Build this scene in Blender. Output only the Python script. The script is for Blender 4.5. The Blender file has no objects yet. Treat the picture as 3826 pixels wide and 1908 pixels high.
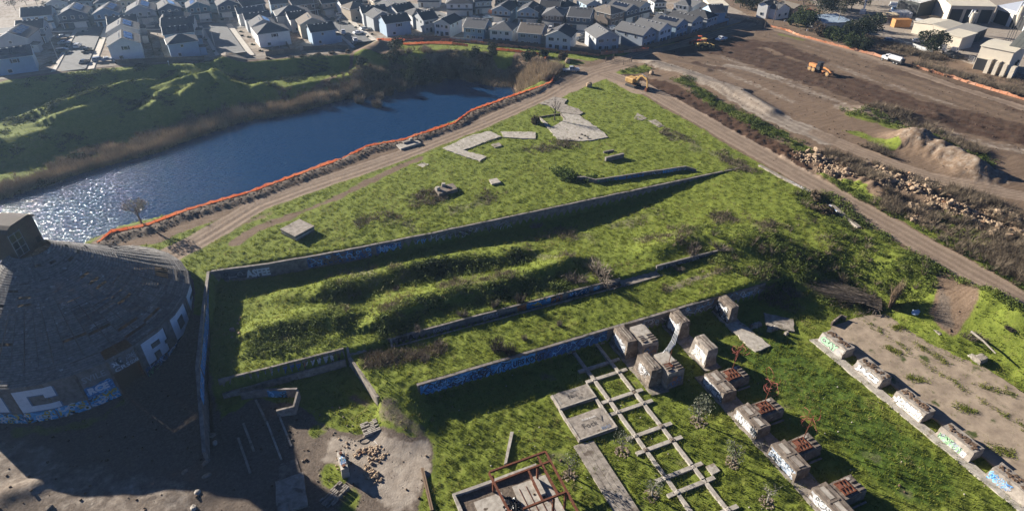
import bpy, bmesh, math, random
import numpy as np
from mathutils import Vector, Matrix
S = bpy.context.scene
C = S.collection
R = math.radians
# ---------------------------------------------------------------- camera, light, exposure
CAMH, PITCH, YAW, FPX = 74.0, R(34.0), R(22.9), 2338.0
cam_d = bpy.data.cameras.new('camera'); cam = bpy.data.objects.new('camera', cam_d); C.objects.link(cam)
cam.location = (0, 0, CAMH); cam.rotation_euler = (R(90) - PITCH, 0, -YAW)
cam_d.sensor_width = 36.0; cam_d.lens = 36.0 * FPX / 3826.0
cam_d.clip_start = 0.5; cam_d.clip_end = 6000
S.camera = cam
SUN_EL, SUN_AZ = R(18.5), R(-33.5)          # azimuth measured clockwise from +Y
W = bpy.data.worlds.new('World'); S.world = W; W.use_nodes = True
nt = W.node_tree; nt.nodes.clear()
sky = nt.nodes.new('ShaderNodeTexSky'); sky.sky_type = 'NISHITA'; sky.sun_disc = False
sky.sun_elevation = SUN_EL; sky.sun_rotation = SUN_AZ; sky.air_density = 0.30; sky.dust_density = 0.15; sky.ozone_density = 6.0
bg = nt.nodes.new('ShaderNodeBackground'); bg.inputs['Strength'].default_value = 0.05
wo = nt.nodes.new('ShaderNodeOutputWorld')
nt.links.new(sky.outputs[0], bg.inputs[0]); nt.links.new(bg.outputs[0], wo.inputs[0])
sd = bpy.data.lights.new('sun', 'SUN'); sd.energy = 5.0; sd.angle = R(0.5); sd.color = (1.0, 0.92, 0.80)
sun = bpy.data.objects.new('sun', sd); C.objects.link(sun)
SUNDIR = Vector((math.sin(SUN_AZ) * math.cos(SUN_EL), math.cos(SUN_AZ) * math.cos(SUN_EL), math.sin(SUN_EL)))
sun.rotation_euler = SUNDIR.to_track_quat('Z', 'Y').to_euler(); sun.location = (0, 0, 150)
S.view_settings.view_transform = 'Standard'; S.view_settings.look = 'None'
S.view_settings.exposure = 1.52; S.view_settings.gamma = 1.0; S.view_settings.use_curve_mapping = False
S.cycles.max_bounces = 5; S.cycles.diffuse_bounces = 2; S.cycles.glossy_bounces = 2; S.cycles.transparent_max_bounces = 6
S.cycles.volume_bounces = 0; S.cycles.caustics_reflective = False; S.cycles.caustics_refractive = False
S.cycles.use_denoising = True
rnd = random.Random(7)
# ---------------------------------------------------------------- photograph pixel -> place
FX, FY, RX, RY = math.sin(YAW), math.cos(YAW), math.cos(YAW), -math.sin(YAW)
def ray(px, py):
    r = (px - 1913.0) / FPX; u = (954.0 - py) / FPX
    f = math.cos(PITCH) + u * math.sin(PITCH); z = -math.sin(PITCH) + u * math.cos(PITCH)
    return (RX * r + FX * f, RY * r + FY * f, z)
def G(px, py, z=0.0):
    d = ray(px, py); t = (z - CAMH) / d[2]
    return (d[0] * t, d[1] * t, z)
def GX(pts, z=0.0): return [G(p[0], p[1], z)[:2] for p in pts]
def sst(x, a, b):
    t = np.clip((np.asarray(x, float) - a) / (b - a), 0, 1); return t * t * (3 - 2 * t)
# ---------------------------------------------------------------- noise and distances on numpy arrays
_rs = np.random.RandomState(3); _tab = _rs.rand(256, 256)
def vnoise(x, y):
    xi = np.floor(x).astype(int); yi = np.floor(y).astype(int); fx = x - xi; fy = y - yi
    fx = fx * fx * (3 - 2 * fx); fy = fy * fy * (3 - 2 * fy)
    a = _tab[xi & 255, yi & 255]; b = _tab[(xi + 1) & 255, yi & 255]; c = _tab[xi & 255, (yi + 1) & 255]; d = _tab[(xi + 1) & 255, (yi + 1) & 255]
    return (a * (1 - fx) + b * fx) * (1 - fy) + (c * (1 - fx) + d * fx) * fy
def fbm(x, y, s, o=3):
    v = 0; a = 0.5; n = 0
    for i in range(o):
        v = v + a * vnoise(x / s + 17.3 * i, y / s + 31.7 * i); n += a; a *= 0.55; s /= 2.03
    return v / n - 0.5
def dline(X, Y, pts):
    d = np.full(X.shape, 1e9)
    for (ax, ay), (bx, by) in zip(pts[:-1], pts[1:]):
        dx, dy = bx - ax, by - ay; L = dx * dx + dy * dy + 1e-9
        t = np.clip(((X - ax) * dx + (Y - ay) * dy) / L, 0, 1)
        d = np.minimum(d, np.hypot(X - ax - t * dx, Y - ay - t * dy))
    return d
def inside(X, Y, pts):
    r = np.zeros(X.shape, bool); n = len(pts)
    for i in range(n):
        (ax, ay), (bx, by) = pts[i], pts[(i + 1) % n]
        if ay == by: continue
        c = ((ay > Y) != (by > Y)) & (X < (bx - ax) * (Y - ay) / (by - ay) + ax)
        r ^= c
    return r
def sdist(X, Y, pts):
    d = dline(X, Y, list(pts) + [pts[0]]); return np.where(inside(X, Y, pts), -d, d)
# ---------------------------------------------------------------- lie of the land
ZW = -9.0
FENCE_POND = [G(x, y, 0)[:2] for x, y in [(365, 912), (420, 870), (540, 848), (700, 788), (960, 712), (1230, 612), (1340, 567), (1368, 550), (1500, 527), (1700, 462), (1760, 417), (1900, 367), (2060, 311), (2073, 292), (2035, 235)]]
FAR_SHORE = GX([(0, 745), (330, 640), (600, 565), (900, 455), (1100, 425), (1290, 372), (1500, 330), (1700, 285), (1850, 300), (1910, 320)], ZW)
NEAR_SHORE = [(91, 208), (78, 200), (62, 194), (52, 186), (36, 179), (26, 179), (14, 171), (-5, 163), (-21, 159), (-29, 157), (-38, 156), (-50, 147), (-66, 132), (-72, 108), (-110, 92), (-170, 88)]
POND = [(-170, 150)] + list(FAR_SHORE) + NEAR_SHORE
_fsx = np.array([-170.] + [p[0] for p in FAR_SHORE] + [130.]); _fsy = np.array([155.] + [p[1] for p in FAR_SHORE] + [215.])
RIM = [(-170, 232), (-82, 260), (-62, 265), (-40, 268), (-7, 265), (4, 265), (23, 264), (38, 261), (60, 252), (80, 244), (95, 236), (112, 226), (140, 215)]
_rx = np.array([p[0] for p in RIM], float); _ry = np.array([p[1] for p in RIM], float)
_ps = np.array([0, .12, .29, .42, .79, .93, 1.0]); _pz = np.array([0, .06, .10, .48, .52, .985, 1.0])
def zu(X, Y): return 4.2 * sst(-X, -25, 85) * sst(Y, 215, 255)
RIDGES = []   # (world polyline, height, width towards far side, width towards near side)
def ridge(px, z, h, wf, wn): RIDGES.append((GX(px, z), h, wf, wn))
ridge([(200, 425), (300, 395), (400, 368), (520, 345), (640, 312)], -2, 3.3, 8, 3.0)
ridge([(245, 470), (380, 420), (470, 385), (560, 375), (700, 345)], -4, 3.2, 7, 2.6)
ridge([(690, 372), (740, 340), (790, 308), (850, 330)], -3, 3.9, 7, 3.0)
ridge([(590, 425), (610, 395), (650, 380)], -5, 3.0, 5, 2.6)
ridge([(790, 300), (830, 255), (860, 225)], 0, 2.2, 4, 4)
ridge([(860, 375), (920, 345), (980, 325)], -4, 2.0, 4, 3)
ridge([(1340, 260), (1380, 205), (1420, 180)], -1, 2.4, 5, 4)
ridge([(1250, 1078), (1300, 1048), (1500, 995), (1700, 955), (1930, 935)], -1, 1.5, 5, 1.9)
ridge([(1440, 1195), (1520, 1140), (1620, 1108), (1850, 1062), (2000, 1015), (2120, 972)], -1, 2.0, 5, 1.9)
ridge([(990, 1215), (1060, 1190), (1140, 1175), (1260, 1180)], -1, 1.8, 5, 2.4)
ridge([(1060, 1105), (1150, 1090), (1250, 1078)], -2, 0.9, 4, 2.5)
ridge([(2440, 930), (2540, 890), (2640, 880)], -1, 1.4, 4, 3)
ridge([(2750, 905), (2850, 900), (2950, 930), (3030, 980)], -1, 1.6, 5, 3.5)
ridge([(3100, 930), (3200, 960), (3320, 1000)], -1, 1.5, 5, 4)
ridge([(3680, 1155), (3740, 1180), (3790, 1230)], -2, 1.8, 4, 4)
ridge([(3240, 420), (3330, 430), (3480, 440)], 0, 1.6, 5, 5)
ridge([(3420, 545), (3520, 580), (3640, 640)], 0, 3.6, 6, 5)
ridge([(3370, 520), (3450, 530)], 0, 2.4, 4, 4)
ridge([(3330, 700), (3450, 740), (3560, 790)], 0, 1.3, 4, 3)
ridge([(2460, 305), (2560, 330), (2640, 370)], 0, 1.0, 3, 3)
ridge([(3230, 690), (3290, 730)], 0, 1.6, 3, 3)
ridge([(2440, 245), (2600, 300), (2760, 350), (2880, 420)], 0, 1.6, 5, 3.2)
ridge([(2500, 235), (2560, 245), (2640, 262)], 0, 0.8, 2, 2)
ridge([(30, 1850), (110, 1830), (160, 1800)], -6, 1.0, 2, 2)
ridge([(640, 1840), (760, 1850)], -6, 0.5, 3, 2)
EMB = None
def T(X, Y):
    """height of the ground"""
    X = np.asarray(X, float); Y = np.asarray(Y, float)
    z = zu(X, Y)
    # terrace between the two long walls, then the low field in front of the front wall
    zt = -3.0 * (1 - sst(X, 62, 119))
    low = -6.0 * (1 - sst(X, 104, 121.0) * sst(Y, 38, 58)) 
    low = np.where(X > 110, low * (1 - sst(X, 112, 121.5)), low)
    west = -6.0 * (1 - sst(Y, 92, 118)) 
    m_front = sst(Y, 75.15, 75.45)               # 1 behind the front wall
    soft = np.where(X > 50, sst(Y, 60.0, 92.0), sst(Y, 63.0, 77.5))
    wsoft = sst(X, 86, 97) + (1 - sst(X, 12.5, 16.5)); wsoft = np.clip(wsoft, 0, 1)
    mf = m_front * (1 - wsoft) + soft * wsoft
    zmid = low * (1 - mf) + zt * mf
    trench = (sst(Y, 86.3, 86.5) * (1 - sst(Y, 87.35, 87.55))) * (sst(X, 12.8, 13.0) * (1 - sst(X, 69.9, 70.1)))
    zmid = zmid - 1.3 * trench
    mound = (sst(Y, 87.35, 87.6) * (1 - sst(X, 70, 90)) * sst(X, -16, -14)) * (1 - sst(Y, 88, 104))
    zmid = zmid + 0.9 * mound
    xw = np.interp(Y, [76.0, 79.5, 86.7], [7.75, 6.95, 5.15]); wd = 0.17 + 4.0 * sst(-Y, -77, -70)
    tw = 1 - sst(X - xw - 0.22, -wd, wd)         # ground west of the little cross wall drops to the forecourt
    zmid = np.where(Y < 88.0, zmid * (1 - tw) + np.minimum(zmid, -6.0 + 0.8 * sst(Y, 79, 86)) * tw, zmid)
    wall2 = 115.9 + 3.4 * sst(-X, -30, 16)
    m_up = np.where(X < 119, sst(Y - wall2, -0.15, 0.15), sst(Y, 96, 118))
    inner = zmid * (1 - m_up) + z * m_up
    wallx = -16.2 - 1.9 * (1 - sst(Y, 88, 120))
    mw = sst(X - wallx, -0.15, 0.15)
    zz = np.where(Y < 121, west * (1 - mw) + inner * mw, z)
    zz = np.where((Y >= 119) & (X < -16.5), west, zz)
    zz = np.where(Y > 121, z, zz)
    zz = np.where((X > 121.0) & (Y < 121), np.maximum(zz, 0.0 * X), zz)
    # quarry pond
    fy = np.interp(X, _fsx, _fsy); ry = np.interp(X, _rx, _ry)
    dp = sdist(X, Y, POND)
    s = np.clip((Y - fy) / np.maximum(ry - fy, 6.0), 0, 1.2)
    ztop = zu(X, ry)
    wob = 0.05 * fbm(X, Y, 26, 3) * 4
    zf = ZW + (ztop - ZW) * np.interp(np.clip(s + wob * np.clip(s * 3, 0, 1) * np.clip((1.05 - s) * 4, 0, 1), 0, 1), _ps, _pz)
    far = (Y > np.interp(X, [-170, -40, 20, 60, 95, 100], [122, 178, 200, 214, 224, 226])) & (X < 112)
    zn = ZW - 0.25 + np.maximum(dp, -3) * 0.98
    zfar = np.where(s >= 1.0, z, zf); zfar = np.where(dp < 0, ZW - 0.6, zfar)
    zfar = np.minimum(zfar, z) if False else zfar
    edge = sst(X, 88, 108)
    zfar = zfar * (1 - edge) + np.minimum(ZW - 0.25 + np.maximum(dp, -3) * 1.1, z) * edge
    zz = np.where(far, zfar, np.minimum(zz, np.where(dp < 26, zn, 99)))
    for pts, h, wf, wn in RIDGES:
        xs = [p[0] for p in pts]; ys = [p[1] for p in pts]
        m = (X > min(xs) - 16) & (X < max(xs) + 16) & (Y > min(ys) - 16) & (Y < max(ys) + 16)
        if not m.any(): continue
        x, y = X[m], Y[m]; d = dline(x, y, pts)
        order = np.argsort(xs); yl = np.interp(x, np.array(xs)[order], np.array(ys)[order])
        w = np.where(y > yl, wf, wn); k = h * np.exp(-(d / w) ** 2 * 1.2)
        k = k * (0.9 + 0.4 * fbm(x, y, 6, 2))
        zz = zz.copy(); zz[m] += k
    return zz
def Tz(x, y): return float(T(np.array([x]), np.array([y]))[0])
def GT(px, py, dz=0.0):
    z = 0.0
    d = ray(px, py)
    # march down the ray to the ground
    t0 = (9.0 - CAMH) / d[2]; t1 = (-9.0 - CAMH) / d[2]
    ts = np.linspace(t0, t1, 160); zz = CAMH + ts * d[2] - T(ts * d[0], ts * d[1]) - dz
    i = int(np.argmax(zz < 0)) if (zz < 0).any() else len(ts) - 1
    a, b = ts[max(i - 1, 0)], ts[i]; za, zb = zz[max(i - 1, 0)], zz[i]
    t = a + (b - a) * (za / (za - zb) if za != zb else 0)
    x, y = d[0] * t, d[1] * t
    return (x, y, CAMH + t * d[2] - dz)
# ---------------------------------------------------------------- mesh helpers
class MB:
    def __init__(s): s.v = []; s.f = []; s.m = []; s.mi = 0
    def quad(s, *p):
        n = len(s.v); s.v += [tuple(q) for q in p]; s.f.append(tuple(range(n, n + len(p)))); s.m.append(s.mi); return s
    def prism(s, poly, z0, z1, top=None, cap=True):
        n = len(s.v); k = len(poly); t = top or poly
        s.v += [(p[0], p[1], (z0[i] if isinstance(z0, (list, tuple)) else z0)) for i, p in enumerate(poly)]
        s.v += [(p[0], p[1], (z1[i] if isinstance(z1, (list, tuple)) else z1)) for i, p in enumerate(t)]
        for i in range(k):
            j = (i + 1) % k; s.f.append((n + i, n + j, n + k + j, n + k + i)); s.m.append(s.mi)
        if cap:
            s.f.append(tuple(n + k + i for i in range(k))); s.m.append(s.mi)
            s.f.append(tuple(n + i for i in reversed(range(k)))); s.m.append(s.mi)
        return s
    def box(s, cx, cy, cz, sx, sy, sz, rz=0.0, tap=1.0):
        c, q = math.cos(rz), math.sin(rz)
        def P(x, y): return (cx + c * x - q * y, cy + q * x + c * y)
        a = [P(-sx / 2, -sy / 2), P(sx / 2, -sy / 2), P(sx / 2, sy / 2), P(-sx / 2, sy / 2)]
        b = [P(-sx / 2 * tap, -sy / 2 * tap), P(sx / 2 * tap, -sy / 2 * tap), P(sx / 2 * tap, sy / 2 * tap), P(-sx / 2 * tap, sy / 2 * tap)]
        return s.prism(a, cz, cz + sz, b)
    def tube(s, pts, r, n=6, r1=None, cap=True):
        pts = [Vector(p) for p in pts]; m = len(pts); base = len(s.v); up = Vector((0.13, 0.21, 1)).normalized()
        for i, p in enumerate(pts):
            d = (pts[min(i + 1, m - 1)] - pts[max(i - 1, 0)]); d = d.normalized() if d.length > 1e-9 else Vector((0, 0, 1))
            u = d.cross(up); u = u.normalized() if u.length > 1e-4 else Vector((1, 0, 0)); w = d.cross(u)
            rr = r if r1 is None else r + (r1 - r) * i / (m - 1)
            for k in range(n):
                a = 2 * math.pi * k / n; s.v.append(tuple(p + u * (rr * math.cos(a)) + w * (rr * math.sin(a))))
        for i in range(m - 1):
            for k in range(n):
                l = (k + 1) % n; s.f.append((base + i * n + k, base + i * n + l, base + (i + 1) * n + l, base + (i + 1) * n + k)); s.m.append(s.mi)
        if cap:
            s.f.append(tuple(base + k for k in reversed(range(n)))); s.m.append(s.mi)
            s.f.append(tuple(base + (m - 1) * n + k for k in range(n))); s.m.append(s.mi)
        return s
    def cyl(s, p, r, h, n=12, axis='z', r1=None):
        x, y, z = p; e = {'z': (0, 0, h), 'x': (h, 0, 0), 'y': (0, h, 0)}[axis]
        return s.tube([(x, y, z), (x + e[0], y + e[1], z + e[2])], r, n, r1)
    def data(s, name, mats):
        me = bpy.data.meshes.new(name); me.from_pydata(s.v, [], s.f)
        for m in (mats if isinstance(mats, (list, tuple)) else [mats]): me.materials.append(m)
        if any(s.m): me.polygons.foreach_set('material_index', s.m)
        me.update(); return me
    def build(s, name, mats, parent=None, smooth=False, bevel=0.0):
        me = s.data(name, mats)
        if bevel:
            b = bmesh.new(); b.from_mesh(me); bmesh.ops.bevel(b, geom=b.edges[:], offset=bevel, segments=1, affect='EDGES'); b.to_mesh(me); b.free()
        if smooth: me.polygons.foreach_set('use_smooth', [True] * len(me.polygons))
        return link(name, me, parent)
def link(name, me, parent=None, loc=None, rz=None):
    o = bpy.data.objects.new(name, me); C.objects.link(o)
    if parent is not None: o.parent = parent
    if loc is not None: o.location = loc
    if rz is not None: o.rotation_euler = (0, 0, rz)
    return o
def tag(o, label, cat, group=None):
    o['kind'] = 'thing'
    o['label'] = label; o['category'] = cat
    if group: o['group'] = group
    return o
def thing(name, label, cat, loc=(0, 0, 0), rz=0.0, group=None):
    o = bpy.data.objects.new(name, None); C.objects.link(o); o.location = loc; o.rotation_euler = (0, 0, rz); o.empty_display_size = 0.1
    return tag(o, label, cat, group)
def kind(o, k): o['kind'] = k; return o
def dup(root, loc, rz=0.0, label=None, group=None, sc=None):
    r = root.copy(); C.objects.link(r); r.location = loc; r.rotation_euler = (0, 0, rz)
    if sc is not None: r.scale = sc if isinstance(sc, (tuple, list)) else (sc, sc, sc)
    if label: r['label'] = label
    if group: r['group'] = group
    for ch in list(root.children):
        c = ch.copy(); C.objects.link(c); c.parent = r
        for g in list(ch.children):
            d = g.copy(); C.objects.link(d); d.parent = c
    return r
# ---------------------------------------------------------------- materials
def newmat(name):
    m = bpy.data.materials.new(name); m.use_nodes = True; t = m.node_tree
    return m, t, t.nodes['Principled BSDF']
def mat(name, col, rough=0.85, var=0.25, scale=1.2, bump=0.0, metal=0.0, col2=None, spots=None, spec=0.3, obj_var=0.0):
    """colour broken up by two sizes of noise; col2 = stain colour"""
    m, t, b = newmat(name); N = t.nodes; L = t.links
    b.inputs['Roughness'].default_value = rough; b.inputs['Metallic'].default_value = metal; b.inputs['Specular IOR Level'].default_value = spec
    tc = N.new('ShaderNodeTexCoord')
    geo = N.new('ShaderNodeNewGeometry')
    n1 = N.new('ShaderNodeTexNoise'); n1.inputs['Scale'].default_value = scale; n1.inputs['Detail'].default_value = 7; n1.inputs['Roughness'].default_value = 0.65
    L.new(geo.outputs['Position'], n1.inputs['Vector'])
    cr = N.new('ShaderNodeValToRGB'); c2 = col2 or tuple(c * (1 - var) for c in col)
    cr.color_ramp.elements[0].position = 0.32; cr.color_ramp.elements[0].color = (*c2, 1)
    cr.color_ramp.elements[1].position = 0.66; cr.color_ramp.elements[1].color = (*[min(1, c * (1 + var * 0.4)) for c in col], 1)
    L.new(n1.outputs['Fac'], cr.inputs['Fac']); out = cr.outputs['Color']
    if spots:
        n2 = N.new('ShaderNodeTexNoise'); n2.inputs['Scale'].default_value = spots[1]; n2.inputs['Detail'].default_value = 4
        L.new(geo.outputs['Position'], n2.inputs['Vector'])
        r2 = N.new('ShaderNodeValToRGB'); r2.color_ramp.elements[0].position = spots[2]; r2.color_ramp.elements[1].position = spots[2] + 0.08
        L.new(n2.outputs['Fac'], r2.inputs['Fac'])
        mx = N.new('ShaderNodeMixRGB'); mx.inputs[2].default_value = (*spots[0], 1); L.new(r2.outputs['Color'], mx.inputs[0]); L.new(out, mx.inputs[1]); out = mx.outputs[0]
    if obj_var:
        oi = N.new('ShaderNodeObjectInfo'); mp = N.new('ShaderNodeMapRange'); mp.inputs[3].default_value = 1 - obj_var; mp.inputs[4].default_value = 1 + obj_var
        L.new(oi.outputs['Random'], mp.inputs[0]); mu = N.new('ShaderNodeMixRGB'); mu.blend_type = 'MULTIPLY'; mu.inputs[0].default_value = 1
        L.new(out, mu.inputs[1]); L.new(mp.outputs[0], mu.inputs[2]); out = mu.outputs[0]
    L.new(out, b.inputs['Base Color'])
    if bump:
        n3 = N.new('ShaderNodeTexNoise'); n3.inputs['Scale'].default_value = scale * 5; n3.inputs['Detail'].default_value = 5
        L.new(geo.outputs['Position'], n3.inputs['Vector'])
        bp = N.new('ShaderNodeBump'); bp.inputs['Strength'].default_value = 0.7; bp.inputs['Distance'].default_value = bump
        L.new(n3.outputs['Fac'], bp.inputs['Height']); L.new(bp.outputs[0], b.inputs['Normal'])
    return m
_mc = {}
def paint(col, rough=0.5, var=0.12, metal=0.0, scale=1.5, spec=0.4):
    k = (tuple(round(c, 3) for c in col), rough, metal)
    if k not in _mc: _mc[k] = mat('paint', col, rough, var, scale, metal=metal, spec=spec)
    return _mc[k]
CONC = mat('weathered_concrete', (0.33, 0.292, 0.250), 0.9, 0.3, 1.1, 0.04, col2=(0.165, 0.14, 0.118), spots=((0.12, 0.095, 0.075), 0.55, 0.60))
CONC_L = mat('pale_concrete', (0.42, 0.385, 0.335), 0.9, 0.25, 1.3, 0.03, col2=(0.25, 0.222, 0.19), spots=((0.22, 0.18, 0.14), 0.8, 0.62))
CONC_D = mat('dark_stained_concrete', (0.20, 0.168, 0.138), 0.92, 0.4, 1.1, 0.05, col2=(0.085, 0.062, 0.047), spots=((0.36, 0.30, 0.25), 1.3, 0.62))
CONC_W = mat('old_wall_concrete', (0.23, 0.205, 0.185), 0.9, 0.3, 1.1, 0.03, col2=(0.115, 0.10, 0.09), spots=((0.10, 0.09, 0.085), 0.7, 0.6))
RUST = mat('rusty_steel', (0.16, 0.055, 0.028), 0.75, 0.4, 3.0, 0.01, col2=(0.075, 0.028, 0.016), metal=0.2)
RUST_L = mat('red_rust', (0.20, 0.075, 0.045), 0.7, 0.3, 3.0)
STONE = mat('tan_stone', (0.35, 0.262, 0.178), 0.95, 0.3, 1.4, 0.05, col2=(0.21, 0.15, 0.10), spots=((0.36, 0.19, 0.10), 0.5, 0.62), obj_var=0.22)
STONE_G = mat('grey_stone', (0.26, 0.215, 0.17), 0.95, 0.3, 2.0, 0.05, col2=(0.13, 0.105, 0.085), obj_var=0.2)
SOIL = mat('clod_soil', (0.13, 0.085, 0.055), 1.0, 0.35, 1.4, 0.06, col2=(0.07, 0.045, 0.03), obj_var=0.25)
GALV = mat('galvanised_steel', (0.45, 0.46, 0.47), 0.4, 0.15, 3, metal=0.6)
WOODPOST = mat('weathered_wood', (0.16, 0.125, 0.095), 0.9, 0.3, 3, 0.01)
TYRE = paint((0.02, 0.02, 0.02), 0.9)
BLACK = paint((0.015, 0.015, 0.016), 0.6)
def glassmat():
    m, t, b = newmat('window_glass'); b.inputs['Base Color'].default_value = (0.022, 0.03, 0.042, 1); b.inputs['Roughness'].default_value = 0.06; b.inputs['Specular IOR Level'].default_value = 0.6
    return m
GLASS = glassmat()
WHITE = paint((0.74, 0.74, 0.73), 0.55)
# ---------------------------------------------------------------- ground sheet
def build_ground():
    v = [16.0]
    while v[-1] < 520: v.append(v[-1] + 0.10 + 0.0042 * v[-1])
    v = np.array(v); NU = 680
    u = np.linspace(-1, 1, NU)
    V_, U_ = np.meshgrid(v, u, indexing='ij'); half = V_ * 0.92 + 24
    lx = U_ * half
    X = RX * lx + FX * V_; Y = RY * lx + FY * V_
    Z = T(X, Y)
    A = np.zeros(X.shape + (4,), np.float32); B = np.zeros(X.shape + (4,), np.float32)
    nz = fbm(X, Y, 5.0, 4); nz2 = fbm(X + 50, Y, 1.6, 3); nzb = fbm(X, Y + 90, 14, 3)
    chan = {'dirt': (A, 0), 'track': (A, 1), 'dark': (A, 2), 'pale': (A, 3), 'dry': (B, 0), 'mud': (B, 1), 'tar': (B, 2), 'lush': (B, 3)}
    def put(ch, d, st, soft, wob):
        a, i = chan[ch]; k = 1 - sst(d + nz * wob + nz2 * wob * 0.4, -soft, soft)
        a[..., i] = np.maximum(a[..., i], (k * st).astype(np.float32))
    def line(ch, px, w, st=1.0, soft=0.8, z=0.0, wob=2.2, world=False):
        pts = px if world else GX(px, z)
        put(ch, dline(X, Y, pts) - w / 2, st, soft, wob)
    def poly(ch, px, st=1.0, soft=1.2, z=0.0, wob=3.0, world=False):
        pts = px if world else GX(px, z)
        put(ch, sdist(X, Y, pts), st, soft, wob)
    # bare soil by the pond, tracks and roads
    off = [(x + 1.2, y - 3.6) for x, y in FENCE_POND[:-1]]
    line('dirt', off, 9.5, 1, 1.0, wob=2.5, world=True)
    line('mud', [(x + 0.6, y - 1.8) for x, y in FENCE_POND[:-1]], 5.0, 0.85, 1.0, wob=3, world=True)
    PT = [(560, 990), (760, 890), (960, 768), (1150, 698), (1333, 638), (1500, 580), (1640, 525), (1800, 462), (1930, 405), (2040, 355), (2181, 272), (2260, 248), (2405, 196), (2555, 165), (2700, 118), (2800, 92)]
    line('track', PT, 6.5, 1, 0.9, wob=1.2)
    line('dirt', [(126.3, 30), (126.4, 165), (126.0, 190)], 9.5, 0.9, 1.0, wob=2.0, world=True)
    line('track', [(2060, 360), (2200, 300), (2280, 270), (2380, 215)], 7, 0.9, 1.2)
    line('track', [(2300, 240), (2255, 262), (2300, 300), (2380, 340)], 6, 0.8, 1.0)
    line('dirt', [(2110, 300), (2200, 262), (2330, 230)], 16, 0.75, 2)
    line('dirt', [(880, 905), (960, 855), (1221, 756), (1408, 663), (1576, 588)], 2.8, 0.85, 1.2, wob=2.5)
    line('dirt', [(700, 940), (860, 850), (1000, 800)], 3.0, 0.6, 1.2, wob=2.5)
    line('dirt', [(2110, 215), (2200, 232), (2270, 250)], 2.2, 0.8, 0.8)
    poly('dirt', [(2560, 160), (2690, 100), (2790, 70), (2880, 100), (3250, 195), (3826, 365), (3990, 420), (4100, 800), (3990, 1240), (3826, 1180), (3560, 985), (3300, 830), (3050, 680), (2866, 575), (2640, 450), (2430, 340), (2280, 262), (2380, 205)], 1, 2.0)
    poly('dirt', [(2690, 75), (2860, 40), (3000, 60), (3100, 95), (3300, 175), (3600, 240), (3990, 370), (3990, 440), (3250, 200), (2880, 105)], 0.9, 2.0)
    line('dark', [(2600, 165), (2760, 190), (2880, 232), (3130, 310), (3400, 400), (3560, 440), (3720, 480), (3900, 520)], 20, 1.0, 3, wob=7)
    line('dark', [(2520, 190), (2700, 150), (2900, 170), (3040, 230)], 11, 0.95, 3, wob=6)
    line('dark', [(3300, 260), (3500, 300), (3700, 360), (3860, 420)], 11, 0.55, 3, wob=6)
    line('dark', [(2330, 290), (2480, 330), (2640, 400), (2780, 490), (2960, 610)], 10, 0.9, 2, wob=5)
    line('dark', [(2600, 235), (2640, 250), (2700, 258)], 4, 0.7, 1, wob=3)
    line('pale', [(2400, 228), (2560, 275), (2700, 330), (2866, 425), (2990, 480), (3090, 520)], 8.5, 0.95, 1.6, wob=3)
    line('pale', [(2640, 240), (2780, 300), (2960, 380)], 5, 0.45, 1.5, wob=3)
    line('pale', [(2720, 245), (2800, 262), (2900, 290)], 5, 0.8, 1.5, wob=3)
    line('pale', [(2905, 140), (3000, 165), (3140, 220), (3300, 275), (3500, 330), (3800, 420)], 4.0, 0.35, 2.0, wob=3)
    line('track', [(3060, 500), (3200, 560), (3330, 615), (3480, 665), (3650, 700), (3870, 740)], 6.5, 0.9, 1.2, wob=2)
    line('pale', [(3420, 545), (3520, 580), (3640, 640), (3700, 660)], 12, 0.42, 3, wob=7)
    line('track', [(2880, 105), (3100, 165), (3300, 230), (3560, 320), (3860, 415)], 5.0, 0.8, 1.0, wob=2)
    for q, w in (([(2700, 215), (2900, 290), (3100, 370), (3300, 440)], 5), ([(2820, 165), (3050, 225), (3300, 310), (3600, 405)], 4), ([(2960, 130), (3300, 235), (3600, 330), (3900, 430)], 4), ([(3150, 400), (3400, 470), (3700, 540), (3900, 580)], 7)): line('pale', q, w, 0.5, 2.0, wob=5)
    # the scrub strips between the dirt road and the graded site stay partly green
    def green(px, w, st=1.0, world=False):
        pts = px if world else GX(px, 0); k = (1 - sst(dline(X, Y, pts) - w / 2 + nz * 5, -1.2, 1.2)) * st
        for i in range(4): A[..., i] *= (1 - k)
        for i in range(3): B[..., i] *= (1 - k)
    green([(2540, 300), (2660, 380), (2790, 440), (2920, 500), (3010, 560)], 3.6, 0.75)
    green([(2330, 270), (2400, 258)], 6, 0.9)
    green([(3180, 430), (3330, 470), (3480, 500), (3660, 590)], 5, 0.7)
    green([(3200, 500), (3320, 545)], 5, 0.8)
    green([(3140, 700), (3290, 775), (3450, 862), (3640, 950), (3826, 1060)], 7, 0.85)
    green([(3560, 830), (3700, 900), (3860, 980)], 8, 0.6)
    green([(3060, 660), (3140, 700)], 4, 0.7)
    green([(2920, 130), (2960, 140), (3000, 150)], 2.5, 0.6)
    poly('dirt', [(3490, 1030), (3560, 1010), (3640, 1100), (3620, 1190), (3570, 1210), (3480, 1150)], 0.95, 1.0, -2, 2)
    poly('mud', [(3490, 1070), (3560, 1150), (3570, 1200), (3500, 1160)], 0.8, 1.0, -2, 2)
    line('track', [(126.3, 10), (126.4, 120), (126.6, 165), (126.0, 185), (121, 199), (115, 207)], 7.4, 1, 0.6, wob=1.0, world=True)
    line('dirt', [(126.3, 10), (126.4, 165)], 8.6, 0.95, 0.8, wob=1.6, world=True)
    # forecourt and the ground round the round building
    poly('mud', [(-130, 30), (-17.5, 40), (-14.5, 62), (-16.5, 76), (-17.5, 92), (-18.3, 108), (-60, 125), (-130, 125)], 1, 1.2, world=True, wob=2)
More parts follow.
